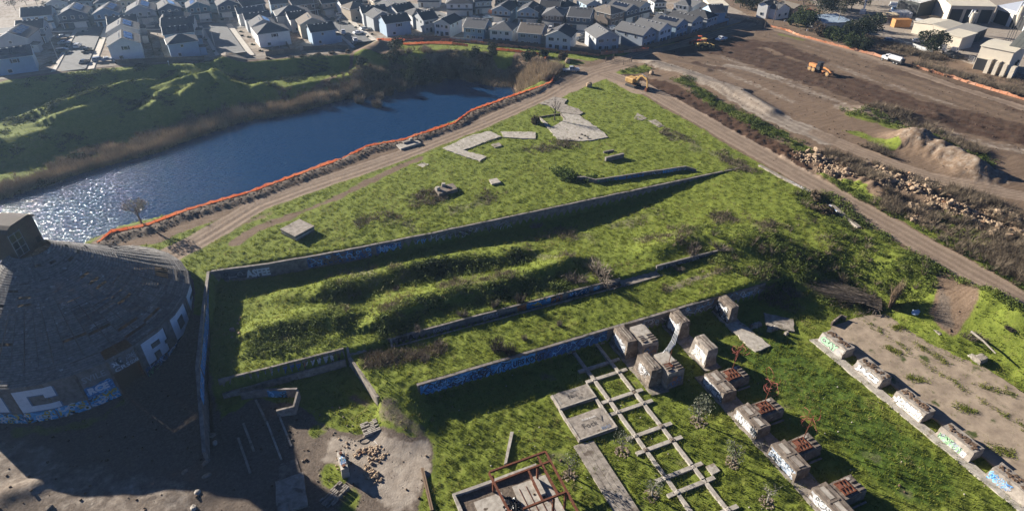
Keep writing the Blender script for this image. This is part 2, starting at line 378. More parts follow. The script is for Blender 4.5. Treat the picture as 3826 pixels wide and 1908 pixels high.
    poly('mud', GX([(960, 1500), (1120, 1530), (1225, 1590), (1330, 1625), (1400, 1600), (1450, 1605), (1590, 1640), (1625, 1720), (1600, 1800), (1570, 1908), (1540, 2100), (700, 2100), (640, 1700)], -6), 1, 0.8, world=True, wob=2.2)
    poly('pale', GX([(1230, 1620), (1330, 1640), (1400, 1615), (1585, 1655), (1620, 1730), (1560, 1900), (1470, 1930), (1290, 1800), (1200, 1720)], -6), 0.88, 1.2, world=True, wob=3)
    line('pale', GX([(0, 1690), (200, 1800), (420, 1850), (640, 1880)], -6), 9, 0.45, 2.5, world=True, wob=4)
    green(GX([(1225, 1760), (1260, 1780), (1245, 1800)], -6), 2.6, 0.9, True)
    green(GX([(1320, 1850), (1300, 1890)], -6), 4.0, 0.7, True)
    green(GX([(1180, 1605), (1205, 1612)], -6), 1.5, 0.8, True)
    green(GX([(60, 1620), (200, 1600), (380, 1560), (460, 1500)], -6), 1.4, 0.5, True)
    line('mud', GX([(1450, 1550), (1500, 1590), (1560, 1620)], -6), 3.4, 0.6, 1, world=True)
    poly('mud', [(14, 40), (14, 55), (27.3, 55), (27.3, 40)], 1, 0.5, world=True, wob=0.3)
    line('mud', GX([(1320, 1490), (1360, 1510)], -6), 2.0, 0.7, 1, world=True)
    for q in [(2060, 1700), (2260, 1560), (2300, 1500), (2440, 1640), (2500, 1720), (2600, 1820), (2560, 1750), (2100, 1600), (2200, 1880), (2360, 1880), (2700, 1330), (2790, 1440), (3160, 1580), (3230, 1690), (3370, 1840), (3450, 1900), (2960, 1530), (2330, 1420), (2040, 1400), (1990, 1900)]:
        line('mud', GX([q, (q[0] + 40, q[1] + 12)], -6), 1.2, 0.5, 1.2, world=True, wob=4)
    # dry thatch on the terraces
    for q in [[(1330, 830), (1420, 800), (1540, 840)], [(1700, 790), (1820, 740)], [(1560, 760), (1640, 740)], [(2020, 560), (2150, 520)], [(2500, 500), (2640, 560), (2800, 640)], [(2420, 870), (2560, 850)], [(2700, 800), (2860, 830)], [(2050, 840), (2200, 850)], [(2300, 800), (2420, 780)], [(1300, 980), (1400, 1000)], [(1700, 1050), (1880, 1020)], [(1450, 1120), (1500, 1090)], [(2850, 1000), (2960, 1040)], [(3100, 1010), (3260, 1060)], [(3040, 830), (3100, 900)], [(2120, 940), (2240, 960)], [(1950, 900), (2080, 930)]]:
        line('dry', q, 4.0, 0.5, 2.5, wob=9)
    line('dry', [(1400, 1345), (1560, 1330), (1640, 1300)], 3, 0.8, 1.2, z=-3, wob=3)
    line('dry', [(2500, 1080), (2700, 1020)], 2.5, 0.7, 1.2, z=-3, wob=3)
    line('lush', [(2860, 1310), (3100, 1500), (3400, 1760)], 12, 0.9, 3, z=-6)
    line('lush', [(2000, 1080), (2400, 980)], 12, 0.4, 3, z=-3)
    # quarry banks
    fy = np.interp(X, _fsx, _fsy); bank = (Y > fy) & (X < 112) & (Y > 150)
    k = (1 - sst(np.abs(Y - fy) - 7 + nz * 8, -2.5, 2.5)) * bank
    B[..., 0] = np.maximum(B[..., 0], k * 0.9)
    hi = sst(Y - np.interp(X, _rx, _ry), -3.2, 0.5) * (Y > 200) * (X < 130)
    put('dirt', np.where((Y > 200) & (X < 60), -(Y - np.interp(X, _rx, _ry) + 1.0), 99.0), 0.9, 1.5, 2)
    poly('dirt', [(1930, 230), (2010, 235), (2050, 290), (2010, 330), (1930, 320), (1890, 280)], 0.8, 1.0, -4, 3)
    line('dirt', [(1310, 245), (1340, 210), (1370, 190)], 2.2, 0.8, 0.8, -3, 2)
    line('dirt', [(1000, 390), (1120, 350), (1250, 300)], 2.5, 0.7, 1.0, -6, 2)
    poly('dirt', GX([(1470, 160), (1960, 190), (2000, 205), (1920, 175), (1440, 150)], 0), 0.2, 1, world=True)
    # houses stand on a made-up plot
    rut = lambda d, k: np.clip(0.5 + 0.5 * np.cos(d * k + nz * 2.2) + nz2 * 0.9, 0, 1)
    for pts, w, k in ((GX(PT, 0), 3.6, 3.4), ([(126.3, 10), (126.4, 165), (126.0, 185), (121, 199)], 3.0, 3.2), (GX([(3060, 500), (3200, 560), (3330, 615), (3480, 665), (3650, 700), (3870, 740)], 0), 3.4, 3.6), (GX([(2400, 228), (2560, 275), (2700, 330), (2866, 425), (2990, 480), (3090, 520)], 0), 4.5, 2.6), (GX([(2100, 305), (2200, 262), (2330, 230)], 0), 7, 2.6), (GX([(2620, 200), (2880, 250), (3130, 325), (3400, 415), (3720, 500)], 0), 18, 1.3), (GX([(2880, 130), (3100, 190), (3400, 285), (3826, 430)], 0), 16, 1.2)):
        d = dline(X, Y, pts); B[..., 2] = np.maximum(B[..., 2], ((1 - sst(d - w, -1, 1)) * rut(d, k)).astype(np.float32))
    rr_ = np.hypot(X + 40.2, Y - 114.5) < 21.0; B[..., 1] = np.where(rr_, 1, B[..., 1])
    town = [(-260, 271), (-82, 266), (-40, 273), (-6, 270), (39, 264), (60, 268), (84, 266), (113, 242), (133, 224), (160, 224), (205, 234), (232, 246), (240, 300), (160, 420), (60, 470), (-120, 520), (-300, 520)]
    st = 1 - sst(sdist(X, Y, town), -1.5, 1.0)
    A *= (1 - st[..., None]); B *= (1 - st[..., None])
    yard = fbm(X + 200, Y, 9, 3)
    A[..., 3] = np.maximum(A[..., 3], st * (0.50 + 0.5 * sst(yard, -0.1, 0.15)))
    A[..., 0] = np.maximum(A[..., 0], st * 0.75)
    # timber yard top right
    yd = GX([(2960, -60), (3085, 60), (3200, 118), (3330, 150), (3420, 168), (3560, 218), (3700, 262), (3990, 340), (4300, 300), (4300, -120)], 0)
    poly('dirt', GX([(2690, 85), (2700, -60), (4300, -60), (4300, 500), (3990, 440), (3250, 205), (2880, 108)], 0), 0.95, 2.0, world=True)
    poly('dry', GX([(3000, 110), (3250, 180), (3500, 240), (3900, 350), (3900, 300), (3500, 190), (3250, 130)], 0), 0.5, 2.0, world=True)
    sy = 1 - sst(sdist(X, Y, yd) + nz * 4, -2, 2); A[..., 3] = np.maximum(A[..., 3], sy * 0.95)
    gd = np.clip(1 - A.max(-1) * 1.15 - B[..., 1] * 1.1, 0, 1)
    gd *= (1 - st)
    gd *= sst(np.hypot(X + 40.2, Y - 114.5), 20.8, 21.6)
    gd *= sst(np.maximum(np.abs(X - 20.8) - 7.0, np.abs(Y - 47.4) - 7.8), -0.2, 0.3)
    # fine relief
    amp = 0.22 * gd + 0.10 * np.clip(A[..., 0] + B[..., 1], 0, 1) * (1 - st) + 0.25 * A[..., 2] * (1 - A[..., 1]) + 0.30 * B[..., 0]
    amp = amp * (1 - 0.8 * A[..., 1]) * (1 - st) * (1 - 0.8 * sy)
    Z = Z + amp * (fbm(X, Y, 2.2, 4) * 1.6) + gd * 0.16 * fbm(X, Y, 0.9, 2)
    wheel = np.abs(np.sin((X - 126.4) * 2.1)) * 0.0
    rub = (1 - sst(dline(X, Y, GX([(3000, 600), (3200, 660), (3400, 730), (3620, 820), (3860, 930)], 0)) - 9, -3, 3))
    Z = Z + rub * np.abs(fbm(X, Y, 3.2, 3)) * 3.0 * (1 - A[..., 1])
    pile = (1 - sst(dline(X, Y, GX([(3420, 545), (3520, 580), (3640, 640)], 0)) - 6, -3, 4)) + 0.7 * (1 - sst(dline(X, Y, GX([(2330, 300), (2640, 400), (2920, 590)], 0)) - 5, -2, 2)) * (1 - A[..., 1])
    Z = Z + pile * ((0.5 - np.abs(fbm(X, Y, 5.5, 4))) * 1.5 + np.abs(fbm(X + 9, Y, 3.0, 2)) * 2.2) - pile * 0.8
    ber = (1 - sst(dline(X, Y, [(x + 0.6, y - 2.0) for x, y in FENCE_POND[:-1]]) - 1.5, -1.0, 1.5)) * (1 - A[..., 1])
    Z = Z + ber * (0.35 + np.abs(fbm(X, Y, 2.4, 3)) * 1.2)
    trk = (1 - sst(dline(X, Y, GX(PT, 0)) - 2.2, -0.6, 0.6)); dd = dline(X, Y, GX(PT, 0))
    Z = Z - 0.10 * trk * (np.cos(dd * 2.6) > 0.55)
    till = A[..., 2] * (1 - A[..., 1]); Z = Z + till * 0.12 * np.sin((X * 0.33 + Y * 0.94) * 3.3 + nz * 6)
    nv, nu = X.shape
    co = np.stack([X, Y, Z], -1).reshape(-1, 3)
    idx = np.arange(nv * nu).reshape(nv, nu)
    q = np.stack([idx[:-1, :-1], idx[:-1, 1:], idx[1:, 1:], idx[1:, :-1]], -1).reshape(-1, 4)
    # apron out to the horizon
    border = np.concatenate([idx[0, ::20], idx[::20, -1], idx[-1, ::-20], idx[::-20, 0]])
    me = bpy.data.meshes.new('ground'); me.vertices.add(len(co)); me.vertices.foreach_set('co', co.astype(np.float32).ravel())
    me.loops.add(q.size); me.loops.foreach_set('vertex_index', q.ravel().astype(np.int32))
    me.polygons.add(len(q)); me.polygons.foreach_set('loop_start', np.arange(0, q.size, 4, dtype=np.int32)); me.polygons.foreach_set('loop_total', np.full(len(q), 4, np.int32))
    me.update(calc_edges=True); me.polygons.foreach_set('use_smooth', [True] * len(q))
    for nm, arr in (('ga', A), ('gb', B)):
        at = me.attributes.new(nm, 'FLOAT_COLOR', 'POINT'); at.data.foreach_set('color', arr.reshape(-1, 4).ravel())
    o = kind(link('ground', me), 'structure')
    return o, X, Y, Z, gd, A, B, st

def ground_material():
    m, t, b = newmat('ground_surface'); N = t.nodes; L = t.links
    b.inputs['Roughness'].default_value = 0.95; b.inputs['Specular IOR Level'].default_value = 0.15
    geo = N.new('ShaderNodeNewGeometry')
    def noise(s, d=5, r=0.6, off=None, sc=None):
        n = N.new('ShaderNodeTexNoise'); n.inputs['Scale'].default_value = s; n.inputs['Detail'].default_value = d; n.inputs['Roughness'].default_value = r
        if sc:
            mp = N.new('ShaderNodeMapping'); mp.inputs['Scale'].default_value = sc; mp.inputs['Rotation'].default_value = (0, 0, off or 0)
            L.new(geo.outputs['Position'], mp.inputs[0]); L.new(mp.outputs[0], n.inputs['Vector'])
        else: L.new(geo.outputs['Position'], n.inputs['Vector'])
        return n.outputs['Fac']
    def ramp(f, stops):
        r = N.new('ShaderNodeValToRGB'); e = r.color_ramp.elements
        while len(e) < len(stops): e.new(0.5)
        for i, (p, c) in enumerate(stops): e[i].position = p; e[i].color = (*c, 1)
        L.new(f, r.inputs[0]); return r.outputs[0]
    def mix(f, a, c):
        x = N.new('ShaderNodeMixRGB'); L.new(f, x.inputs[0]); L.new(a, x.inputs[1]); L.new(c, x.inputs[2]); return x.outputs[0]
    def rag(chan, f, k=0.7):
        # ragged edge: channel plus noise, sharpened
        a = N.new('ShaderNodeMath'); a.operation = 'MULTIPLY_ADD'; L.new(f, a.inputs[0]); a.inputs[1].default_value = k; a.inputs[2].default_value = -k * 0.5
        s = N.new('ShaderNodeMath'); s.operation = 'ADD'; L.new(chan, s.inputs[0]); L.new(a.outputs[0], s.inputs[1])
        r = N.new('ShaderNodeMapRange'); r.interpolation_type = 'SMOOTHSTEP'; r.inputs[1].default_value = 0.28; r.inputs[2].default_value = 0.72; L.new(s.outputs[0], r.inputs[0])
        g = N.new('ShaderNodeMath'); g.operation = 'MULTIPLY'; L.new(r.outputs[0], g.inputs[0])
        h = N.new('ShaderNodeMath'); h.operation = 'GREATER_THAN'; L.new(chan, h.inputs[0]); h.inputs[1].default_value = 0.02; L.new(h.outputs[0], g.inputs[1])
        return g.outputs[0]
    ca = N.new('ShaderNodeAttribute'); ca.attribute_name = 'ga'; cb = N.new('ShaderNodeAttribute'); cb.attribute_name = 'gb'
    sa = N.new('ShaderNodeSeparateColor'); L.new(ca.outputs['Color'], sa.inputs[0]); sb = N.new('ShaderNodeSeparateColor'); L.new(cb.outputs['Color'], sb.inputs[0])
    nf, nm, nl = noise(2.6, 6, .7), noise(0.7, 6, .65), noise(0.12, 4)
    streak = noise(1.0, 6, .65, R(20), (0.14, 1.7, 1))
    grass = ramp(nm, [(0.30, (0.080, 0.105, 0.016)), (0.44, (0.145, 0.180, 0.026)), (0.58, (0.190, 0.220, 0.035)), (0.74, (0.235, 0.215, 0.075))])
    grass2 = ramp(nf, [(0.35, (0.065, 0.092, 0.015)), (0.6, (0.170, 0.205, 0.034)), (0.8, (0.23, 0.205, 0.085))])
    x = N.new('ShaderNodeMixRGB'); x.inputs[0].default_value = 0.5; L.new(grass, x.inputs[1]); L.new(grass2, x.inputs[2]); col = x.outputs[0]
    lush = ramp(nf, [(0.3, (0.028, 0.055, 0.008)), (0.7, (0.105, 0.155, 0.022))])
    col = mix(rag(cb.outputs['Alpha'], nm), col, lush)
    dry = ramp(nf, [(0.3, (0.075, 0.062, 0.042)), (0.7, (0.22, 0.185, 0.135))])
    col = mix(rag(sb.outputs[0], nf, 1.1), col, dry)
    dirt = ramp(nf, [(0.25, (0.070, 0.045, 0.029)), (0.5, (0.155, 0.104, 0.068)), (0.75, (0.27, 0.195, 0.135))])
    d2 = ramp(streak, [(0.3, (0.060, 0.040, 0.027)), (0.7, (0.28, 0.205, 0.145))])
    x = N.new('ShaderNodeMixRGB'); x.inputs[0].default_value = 0.45; L.new(dirt, x.inputs[1]); L.new(d2, x.inputs[2]); dirt = x.outputs[0]
    col = mix(rag(sa.outputs[0], nm), col, dirt)
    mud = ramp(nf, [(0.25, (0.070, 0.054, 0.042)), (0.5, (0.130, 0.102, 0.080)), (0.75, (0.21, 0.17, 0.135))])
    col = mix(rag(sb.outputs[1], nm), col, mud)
    pale = ramp(nm, [(0.25, (0.20, 0.165, 0.13)), (0.5, (0.30, 0.255, 0.21)), (0.75, (0.40, 0.35, 0.29))])
    col = mix(rag(ca.outputs['Alpha'], nm, 0.9), col, pale)
    dark = ramp(nf, [(0.3, (0.024, 0.013, 0.008)), (0.55, (0.070, 0.038, 0.023)), (0.8, (0.13, 0.08, 0.052))])
    col = mix(rag(sa.outputs[2], streak, 0.75), col, dark)
    # wheel marks run along the tracks
    trk = ramp(noise(1.2, 6, .7), [(0.3, (0.21, 0.145, 0.10)), (0.7, (0.39, 0.295, 0.215))])
    tk2 = ramp(noise(3.4, 5, .7), [(0.3, (0.155, 0.112, 0.082)), (0.7, (0.355, 0.29, 0.23))])
    x = N.new('ShaderNodeMixRGB'); x.inputs[0].default_value = 0.5; L.new(trk, x.inputs[1]); L.new(tk2, x.inputs[2])
    col = mix(rag(sa.outputs[1], nm, 0.8), col, x.outputs[0])
    rk = N.new('ShaderNodeMath'); rk.operation = 'MULTIPLY'; L.new(sb.outputs[2], rk.inputs[0]); rk.inputs[1].default_value = 0.6
    col = mix(rk.outputs[0], col, ramp(nf, [(0.3, (0.052, 0.034, 0.023)), (0.7, (0.135, 0.095, 0.067))]))
    L.new(col, b.inputs['Base Color'])
    bp = N.new('ShaderNodeBump'); bp.inputs['Strength'].default_value = 0.9; bp.inputs['Distance'].default_value = 0.10
    L.new(noise(3.2, 6, .7), bp.inputs['Height']); L.new(bp.outputs[0], b.inputs['Normal'])
    return m
GROUND, gX, gY, gZ, gGD, gA, gB, gTOWN = build_ground()
GROUND.data.materials.append(ground_material())
far = MB()
far.prism([(-2500, -2500), (2500, -2500), (2500, 2500), (-2500, 2500)], -10.4, -10.0)
kind(far.build('outlying_land', mat('outlying_land_soil', (0.10, 0.10, 0.05), 1.0, 0.4, 0.02)), 'structure')
# ---------------------------------------------------------------- water
def water():
    m, t, b = newmat('pond_water'); N = t.nodes; L = t.links
    b.inputs['Base Color'].default_value = (0.008, 0.038, 0.105, 1); b.inputs['Roughness'].default_value = 0.11; b.inputs['IOR'].default_value = 1.33; b.inputs['Specular IOR Level'].default_value = 0.5
    geo = N.new('ShaderNodeNewGeometry')
    def nz(sc, d, rot):
        mp = N.new('ShaderNodeMapping'); mp.inputs['Scale'].default_value = sc; mp.inputs['Rotation'].default_value = (0, 0, rot); L.new(geo.outputs['Position'], mp.inputs[0])
        n = N.new('ShaderNodeTexNoise'); n.inputs['Scale'].default_value = 1.0; n.inputs['Detail'].default_value = d; n.inputs['Roughness'].default_value = 0.6; L.new(mp.outputs[0], n.inputs['Vector']); return n.outputs['Fac']
    a = nz((0.5, 1.3, 1), 2, R(25)); c = nz((1.3, 2.6, 1), 2, R(-10))
    s = N.new('ShaderNodeMath'); s.operation = 'MULTIPLY_ADD'; L.new(c, s.inputs[0]); s.inputs[1].default_value = 0.6; L.new(a, s.inputs[2])
    bp = N.new('ShaderNodeBump'); bp.inputs['Strength'].default_value = 1.0; bp.inputs['Distance'].default_value = 0.52
    L.new(s.outputs[0], bp.inputs['Height']); L.new(bp.outputs[0], b.inputs['Normal'])
    w = MB(); w.quad((-190, 82, ZW), (118, 82, ZW), (118, 268, ZW), (-190, 268, ZW))
    kind(w.build('pond_water', m), 'structure')
water()
# ---------------------------------------------------------------- scattered ground cover (counted by nobody)
def pick(weight, n, seed):
    """n random places on the ground sheet, weighted per vertex by weight * cell area"""
    r = np.random.RandomState(seed)
    area = np.zeros_like(gX); dv = np.gradient(np.hypot(gX[:, 0], gY[:, 0])); du = np.hypot(gX[:, 1] - gX[:, 0], gY[:, 1] - gY[:, 0])
    w = (weight * (dv * du)[:, None]).ravel(); w = np.cumsum(w); w /= w[-1]
    i = np.searchsorted(w, r.rand(n)); x = gX.ravel()[i]; y = gY.ravel()[i]; z = gZ.ravel()[i]
    step = du[np.unravel_index(i, gX.shape)[0]]
    return np.stack([x + (r.rand(n) - .5) * step, y + (r.rand(n) - .5) * step, z], -1)
def scatter(name, P, protos, size, m, seed=1, tint=None, tilt=0.25, sq=None):
    """join copies of small prototype meshes at P into one mesh with a per-copy tint"""
    r = np.random.RandomState(seed); n = len(P); which = r.randint(0, len(protos), n)
    V = []; F = []; TT = []; base = 0
    for k, (pv, pf) in enumerate(protos):
        ii = np.nonzero(which == k)[0]
        if not len(ii): continue
        pv = np.asarray(pv, float); pf = np.asarray(pf, int)
        a = r.rand(len(ii)) * 2 * np.pi; s = size(r, len(ii)) if callable(size) else np.full(len(ii), size)
        ca, sa = np.cos(a), np.sin(a)
        x = (pv[None, :, 0] * ca[:, None] - pv[None, :, 1] * sa[:, None]) * s[:, None]; y = (pv[None, :, 0] * sa[:, None] + pv[None, :, 1] * ca[:, None]) * s[:, None]
        zz = pv[None, :, 2] * s[:, None]
        tx = (r.rand(len(ii)) - .5) * 2 * tilt; ty = (r.rand(len(ii)) - .5) * 2 * tilt
        x = x + zz * tx[:, None]; y = y + zz * ty[:, None]
        v = np.stack([x + P[ii, 0][:, None], y + P[ii, 1][:, None], zz + P[ii, 2][:, None]], -1)
        V.append(v.reshape(-1, 3)); F.append((pf[None] + (base + np.arange(len(ii)) * len(pv))[:, None, None]).reshape(-1, pf.shape[1])); base += len(ii) * len(pv)
        tv = (tint[ii] if tint is not None else r.rand(len(ii))); TT.append(np.repeat(tv, len(pv)))
    V = np.concatenate(V).astype(np.float32); F = np.concatenate(F).astype(np.int32); k = F.shape[1]
    me = bpy.data.meshes.new(name); me.vertices.add(len(V)); me.vertices.foreach_set('co', V.ravel()); me.loops.add(F.size); me.loops.foreach_set('vertex_index', F.ravel())
    me.polygons.add(len(F)); me.polygons.foreach_set('loop_start', np.arange(0, F.size, k, dtype=np.int32)); me.polygons.foreach_set('loop_total', np.full(len(F), k, np.int32)); me.update(calc_edges=True)
    at = me.attributes.new('tint', 'FLOAT', 'POINT'); at.data.foreach_set('value', np.concatenate(TT).astype(np.float32)); me.materials.append(m)
    return kind(link(name, me), 'stuff')
def leafmat(name, stops, trans=0.25, obj=False):
    m, t, b = newmat(name); N = t.nodes; L = t.links; b.inputs['Roughness'].default_value = 0.8; b.inputs['Specular IOR Level'].default_value = 0.2
    if obj == 'noise':
        g = N.new('ShaderNodeNewGeometry'); a = N.new('ShaderNodeTexNoise'); a.inputs['Scale'].default_value = 1.1; a.inputs['Detail'].default_value = 5; L.new(g.outputs['Position'], a.inputs['Vector']); f = a.outputs['Fac']
    else:
        a = N.new('ShaderNodeAttribute'); a.attribute_name = 'tint'; f = a.outputs['Fac']
    r = N.new('ShaderNodeValToRGB'); e = r.color_ramp.elements
    while len(e) < len(stops): e.new(0.5)
    for i, (p, c) in enumerate(stops): e[i].position = p; e[i].color = (*c, 1)
    L.new(f, r.inputs[0]); L.new(r.outputs[0], b.inputs['Base Color'])
    tr = N.new('ShaderNodeBsdfTranslucent'); L.new(r.outputs[0], tr.inputs[0]); mx = N.new('ShaderNodeMixShader'); mx.inputs[0].default_value = trans
    o = N['Material Output']; L.new(b.outputs[0], mx.inputs[1]); L.new(tr.outputs[0], mx.inputs[2]); L.new(mx.outputs[0], o.inputs[0]); return m
def blades(n, h, w, spread, seed, lean=0.5):
    r = np.random.RandomState(seed); v = []; f = []
    for i in range(n):
        a = r.rand() * 6.283; q = r.rand() ** 0.5 * spread; x, y = q * math.cos(a), q * math.sin(a); b = a + (r.rand() - .5) * 2.5; hh = h * (0.6 + 0.6 * r.rand()); l = lean * hh * (0.3 + r.rand())
        c = r.rand() * 6.283; dx, dy = math.cos(c) * w / 2, math.sin(c) * w / 2; k = len(v)
        v += [(x - dx, y - dy, -0.04), (x + dx, y + dy, -0.04), (x + math.cos(b) * l, y + math.sin(b) * l, hh)]; f.append((k, k + 1, k + 2))
    return v, f
M_GRASS = leafmat('grass_blades', [(0.0, (0.105, 0.135, 0.018)), (0.45, (0.185, 0.215, 0.030)), (0.8, (0.235, 0.240, 0.048)), (1.0, (0.28, 0.235, 0.12))], 0.35)
M_DRY = leafmat('dry_stalks', [(0.0, (0.085, 0.066, 0.046)), (0.5, (0.16, 0.128, 0.092)), (1.0, (0.26, 0.205, 0.14))], 0.15)
M_REED = leafmat('reed_stalks', [(0.0, (0.13, 0.10, 0.065)), (0.5, (0.27, 0.20, 0.13)), (1.0, (0.42, 0.34, 0.24))], 0.2)
M_SCRUB = leafmat('scrub_leaves', [(0.0, (0.018, 0.030, 0.010)), (0.5, (0.045, 0.065, 0.018)), (1.0, (0.085, 0.10, 0.03))], 0.2)
_gn = fbm(gX, gY, 7, 4)
near = 1 / (1 + (np.hypot(gX, gY) / 120.0) ** 3)
gp = pick(gGD ** 2 * (near + 0.08), 105000, 5)
gt = np.clip(0.42 + fbm(gp[:, 0], gp[:, 1], 5, 4) * 1.5 + np.random.RandomState(4).randn(len(gp)) * 0.16, 0, 1)
scatter('grass', gp, [blades(7, 0.42, 0.13, 0.30, 1), blades(7, 0.30, 0.15, 0.36, 2), blades(6, 0.55, 0.11, 0.26, 3)], lambda r, n: 0.45 + 0.65 * r.rand(n), M_GRASS, 6, gt)
dryw = gB[..., 0] * (0.3 + near) * sst(_gn, -0.12, 0.15)
dp_ = pick(dryw, 8000, 8)
scatter('dry_thatch', dp_, [blades(9, 0.7, 0.10, 0.42, 11, 0.8), blades(9, 0.5, 0.12, 0.5, 12, 1.0)], lambda r, n: 0.5 + 0.8 * r.rand(n), M_DRY, 9)
# ---------------------------------------------------------------- graffiti on walls
class Frame:
    """flat wall frame: origin, unit along, unit up, outward normal"""
    def __init__(s, O, U, V, N=None):
        s.O, s.U, s.V = Vector(O), Vector(U).normalized(), Vector(V).normalized(); s.N = (Vector(N).normalized() if N is not None else s.U.cross(s.V).normalized())
    def __call__(s, u, v, w=0.0): return tuple(s.O + s.U * u + s.V * v + s.N * w)
_tc = {}
def text_mesh(txt, bold=0.0):
    k = (txt, bold)
    if k not in _tc:
        cu = bpy.data.curves.new('lettering', 'FONT'); cu.body = txt; cu.size = 1.0; cu.offset = bold; cu.resolution_u = 2
        o = bpy.data.objects.new('lettering', cu); C.objects.link(o); dg = bpy.context.evaluated_depsgraph_get(); me = bpy.data.meshes.new_from_object(o.evaluated_get(dg))
        vs = [tuple(v.co) for v in me.vertices]; fs = [tuple(p.vertices) for p in me.polygons]
        bpy.data.objects.remove(o); bpy.data.meshes.remove(me)
        xs = [v[0] for v in vs]; ys = [v[1] for v in vs]; x0, y0 = min(xs), min(ys); w, h = max(xs) - x0, max(ys) - y0
        _tc[k] = ([((x - x0) / w, (y - y0) / h) for x, y, _ in vs], fs)
    return _tc[k]
def lettering(fr, txt, u0, v0, w, h, col, parent, bold=0.03, off=0.012, shear=0.0, wob=0.0, name='lettering'):
    vs, fs = text_mesh(txt, bold); b = MB()
    b.v = [fr(u0 + x * w + shear * y * h, v0 + (y + wob * math.sin(x * 9)) * h, off) for x, y in vs]; b.f = list(fs); b.m = [0] * len(fs)
    return b.build(name, paint(col, 0.6, 0.15), parent)
def mural(fr, u0, u1, v0, v1, base, lines, seed, parent, n=26, off=0.006, fat=0.09):
    """painted patch with wobbling strokes over it"""
    r = random.Random(seed); b = MB(); mats = []
    L = u1 - u0; H = v1 - v0
    if base is not None:
        mats.append(paint(base, 0.65, 0.3)); k = max(4, int(L / 0.5)); top = [H * (1 - 0.16 * r.random()) for _ in range(k + 1)]; bot = [H * 0.12 * r.random() for _ in range(k + 1)]
        for i in range(k):
            a, c = u0 + L * i / k, u0 + L * (i + 1) / k
            b.quad(fr(a, v0 + bot[i], off), fr(c, v0 + bot[i + 1], off), fr(c, v0 + top[i + 1], off), fr(a, v0 + top[i], off))
    for li, col in enumerate(lines):
        mats.append(paint(col, 0.6, 0.15)); b.mi = len(mats) - 1
        for s in range(n // len(lines)):
            x, y = u0 + L * r.random(), v0 + H * (0.15 + 0.7 * r.random()); a = r.random() * 6.28; da = (r.random() - .5) * 2.4; st = H * 0.16; w = fat * (0.6 + r.random()); o = off + 0.003 * (1 + li + s % 3)
            P = []
            for q in range(7):
                P.append((x, y, a)); x += math.cos(a) * st; y += math.sin(a) * st; a += da
            for (x0, y0, a0), (x1, y1, a1) in zip(P[:-1], P[1:]):
                if not all(u0 <= q <= u1 for q in (x0, x1)) or not all(v0 <= q <= v1 for q in (y0, y1)): continue
                c0, s0, c1, s1 = -math.sin(a0) * w, math.cos(a0) * w, -math.sin(a1) * w, math.cos(a1) * w
                b.quad(fr(x0 - c0, y0 - s0, o), fr(x1 - c1, y1 - s1, o), fr(x1 + c1, y1 + s1, o), fr(x0 + c0, y0 + s0, o))
    return kind(b.build('graffiti', mats, parent), 'stuff')
BLUE1, BLUE2, SKYB, WH, BK, OR, GR, YL, GY = (0.03, 0.16, 0.42), (0.02, 0.07, 0.20), (0.20, 0.48, 0.75), (0.70, 0.70, 0.70), (0.02, 0.02, 0.022), (0.42, 0.14, 0.05), (0.20, 0.45, 0.20), (0.60, 0.42, 0.05), (0.32, 0.32, 0.33)
# ---------------------------------------------------------------- walls
def wall(name, label, pts, th, tops, bots, m=CONC_W, cat='wall', group=None, seed=0):
    """poured wall along a polyline; its left side (looking along it) carries the thickness"""
    r = random.Random(seed); P = []; Tt = []; Bb = []
    for i in range(len(pts) - 1):
        (ax, ay), (bx, by) = pts[i], pts[i + 1]; k = max(1, int(math.hypot(bx - ax, by - ay) / 2.2))
        for j in range(k + (i == len(pts) - 2)):
            t = j / k; P.append((ax + (bx - ax) * t, ay + (by - ay) * t)); Tt.append(tops[i] + (tops[i + 1] - tops[i]) * t + (r.random() - .5) * 0.09); Bb.append(bots[i] + (bots[i + 1] - bots[i]) * t)
    n = len(P); Lf = []
    for i in range(n):
        a, c = P[max(i - 1, 0)], P[min(i + 1, n - 1)]; dx, dy = c[0] - a[0], c[1] - a[1]; q = math.hypot(dx, dy); Lf.append((P[i][0] - dy / q * th, P[i][1] + dx / q * th))
    b = MB()
    for i in range(n): b.v += [(P[i][0], P[i][1], Bb[i]), (P[i][0], P[i][1], Tt[i]), (Lf[i][0], Lf[i][1], Tt[i] - 0.02 + (r.random() - .5) * 0.05), (Lf[i][0], Lf[i][1], Bb[i])]
    for i in range(n - 1):
        for k in range(4):
            l = (k + 1) % 4; b.f.append((4 * i + k, 4 * i + l, 4 * i + 4 + l, 4 * i + 4 + k)); b.m.append(0)
    b.f += [(0, 1, 2, 3), tuple(4 * (n - 1) + k for k in (3, 2, 1, 0))]; b.m += [0, 0]
    t = thing(name, label, cat, (P[0][0], P[0][1], 0), 0, group)
    for i, v in enumerate(b.v): b.v[i] = (v[0] - P[0][0], v[1] - P[0][1], v[2])
    b.build('wall_body', m, t); return t
def wfr(t, x, y, z, ux, uy): # frame in a thing's own coordinates from a world point on its face, viewer on the right-hand side of u
    return Frame((x - t.location.x, y - t.location.y, z - t.location.z), (ux, uy, 0), (0, 0, 1), (uy, -ux, 0))
w2 = wall('retaining_wall', 'long dark graffiti-covered retaining wall across the middle of the meadow', [(-16.3, 119.4), (-5, 117.6), (10, 116.5), (30, 115.9), (60, 115.8), (118, 115.7)], 0.55, [0.12, 0.14, 0.15, 0.15, 0.12, 0.05], [-3.6, -3.5, -3.4, -3.4, -3.3, -0.4], seed=1)
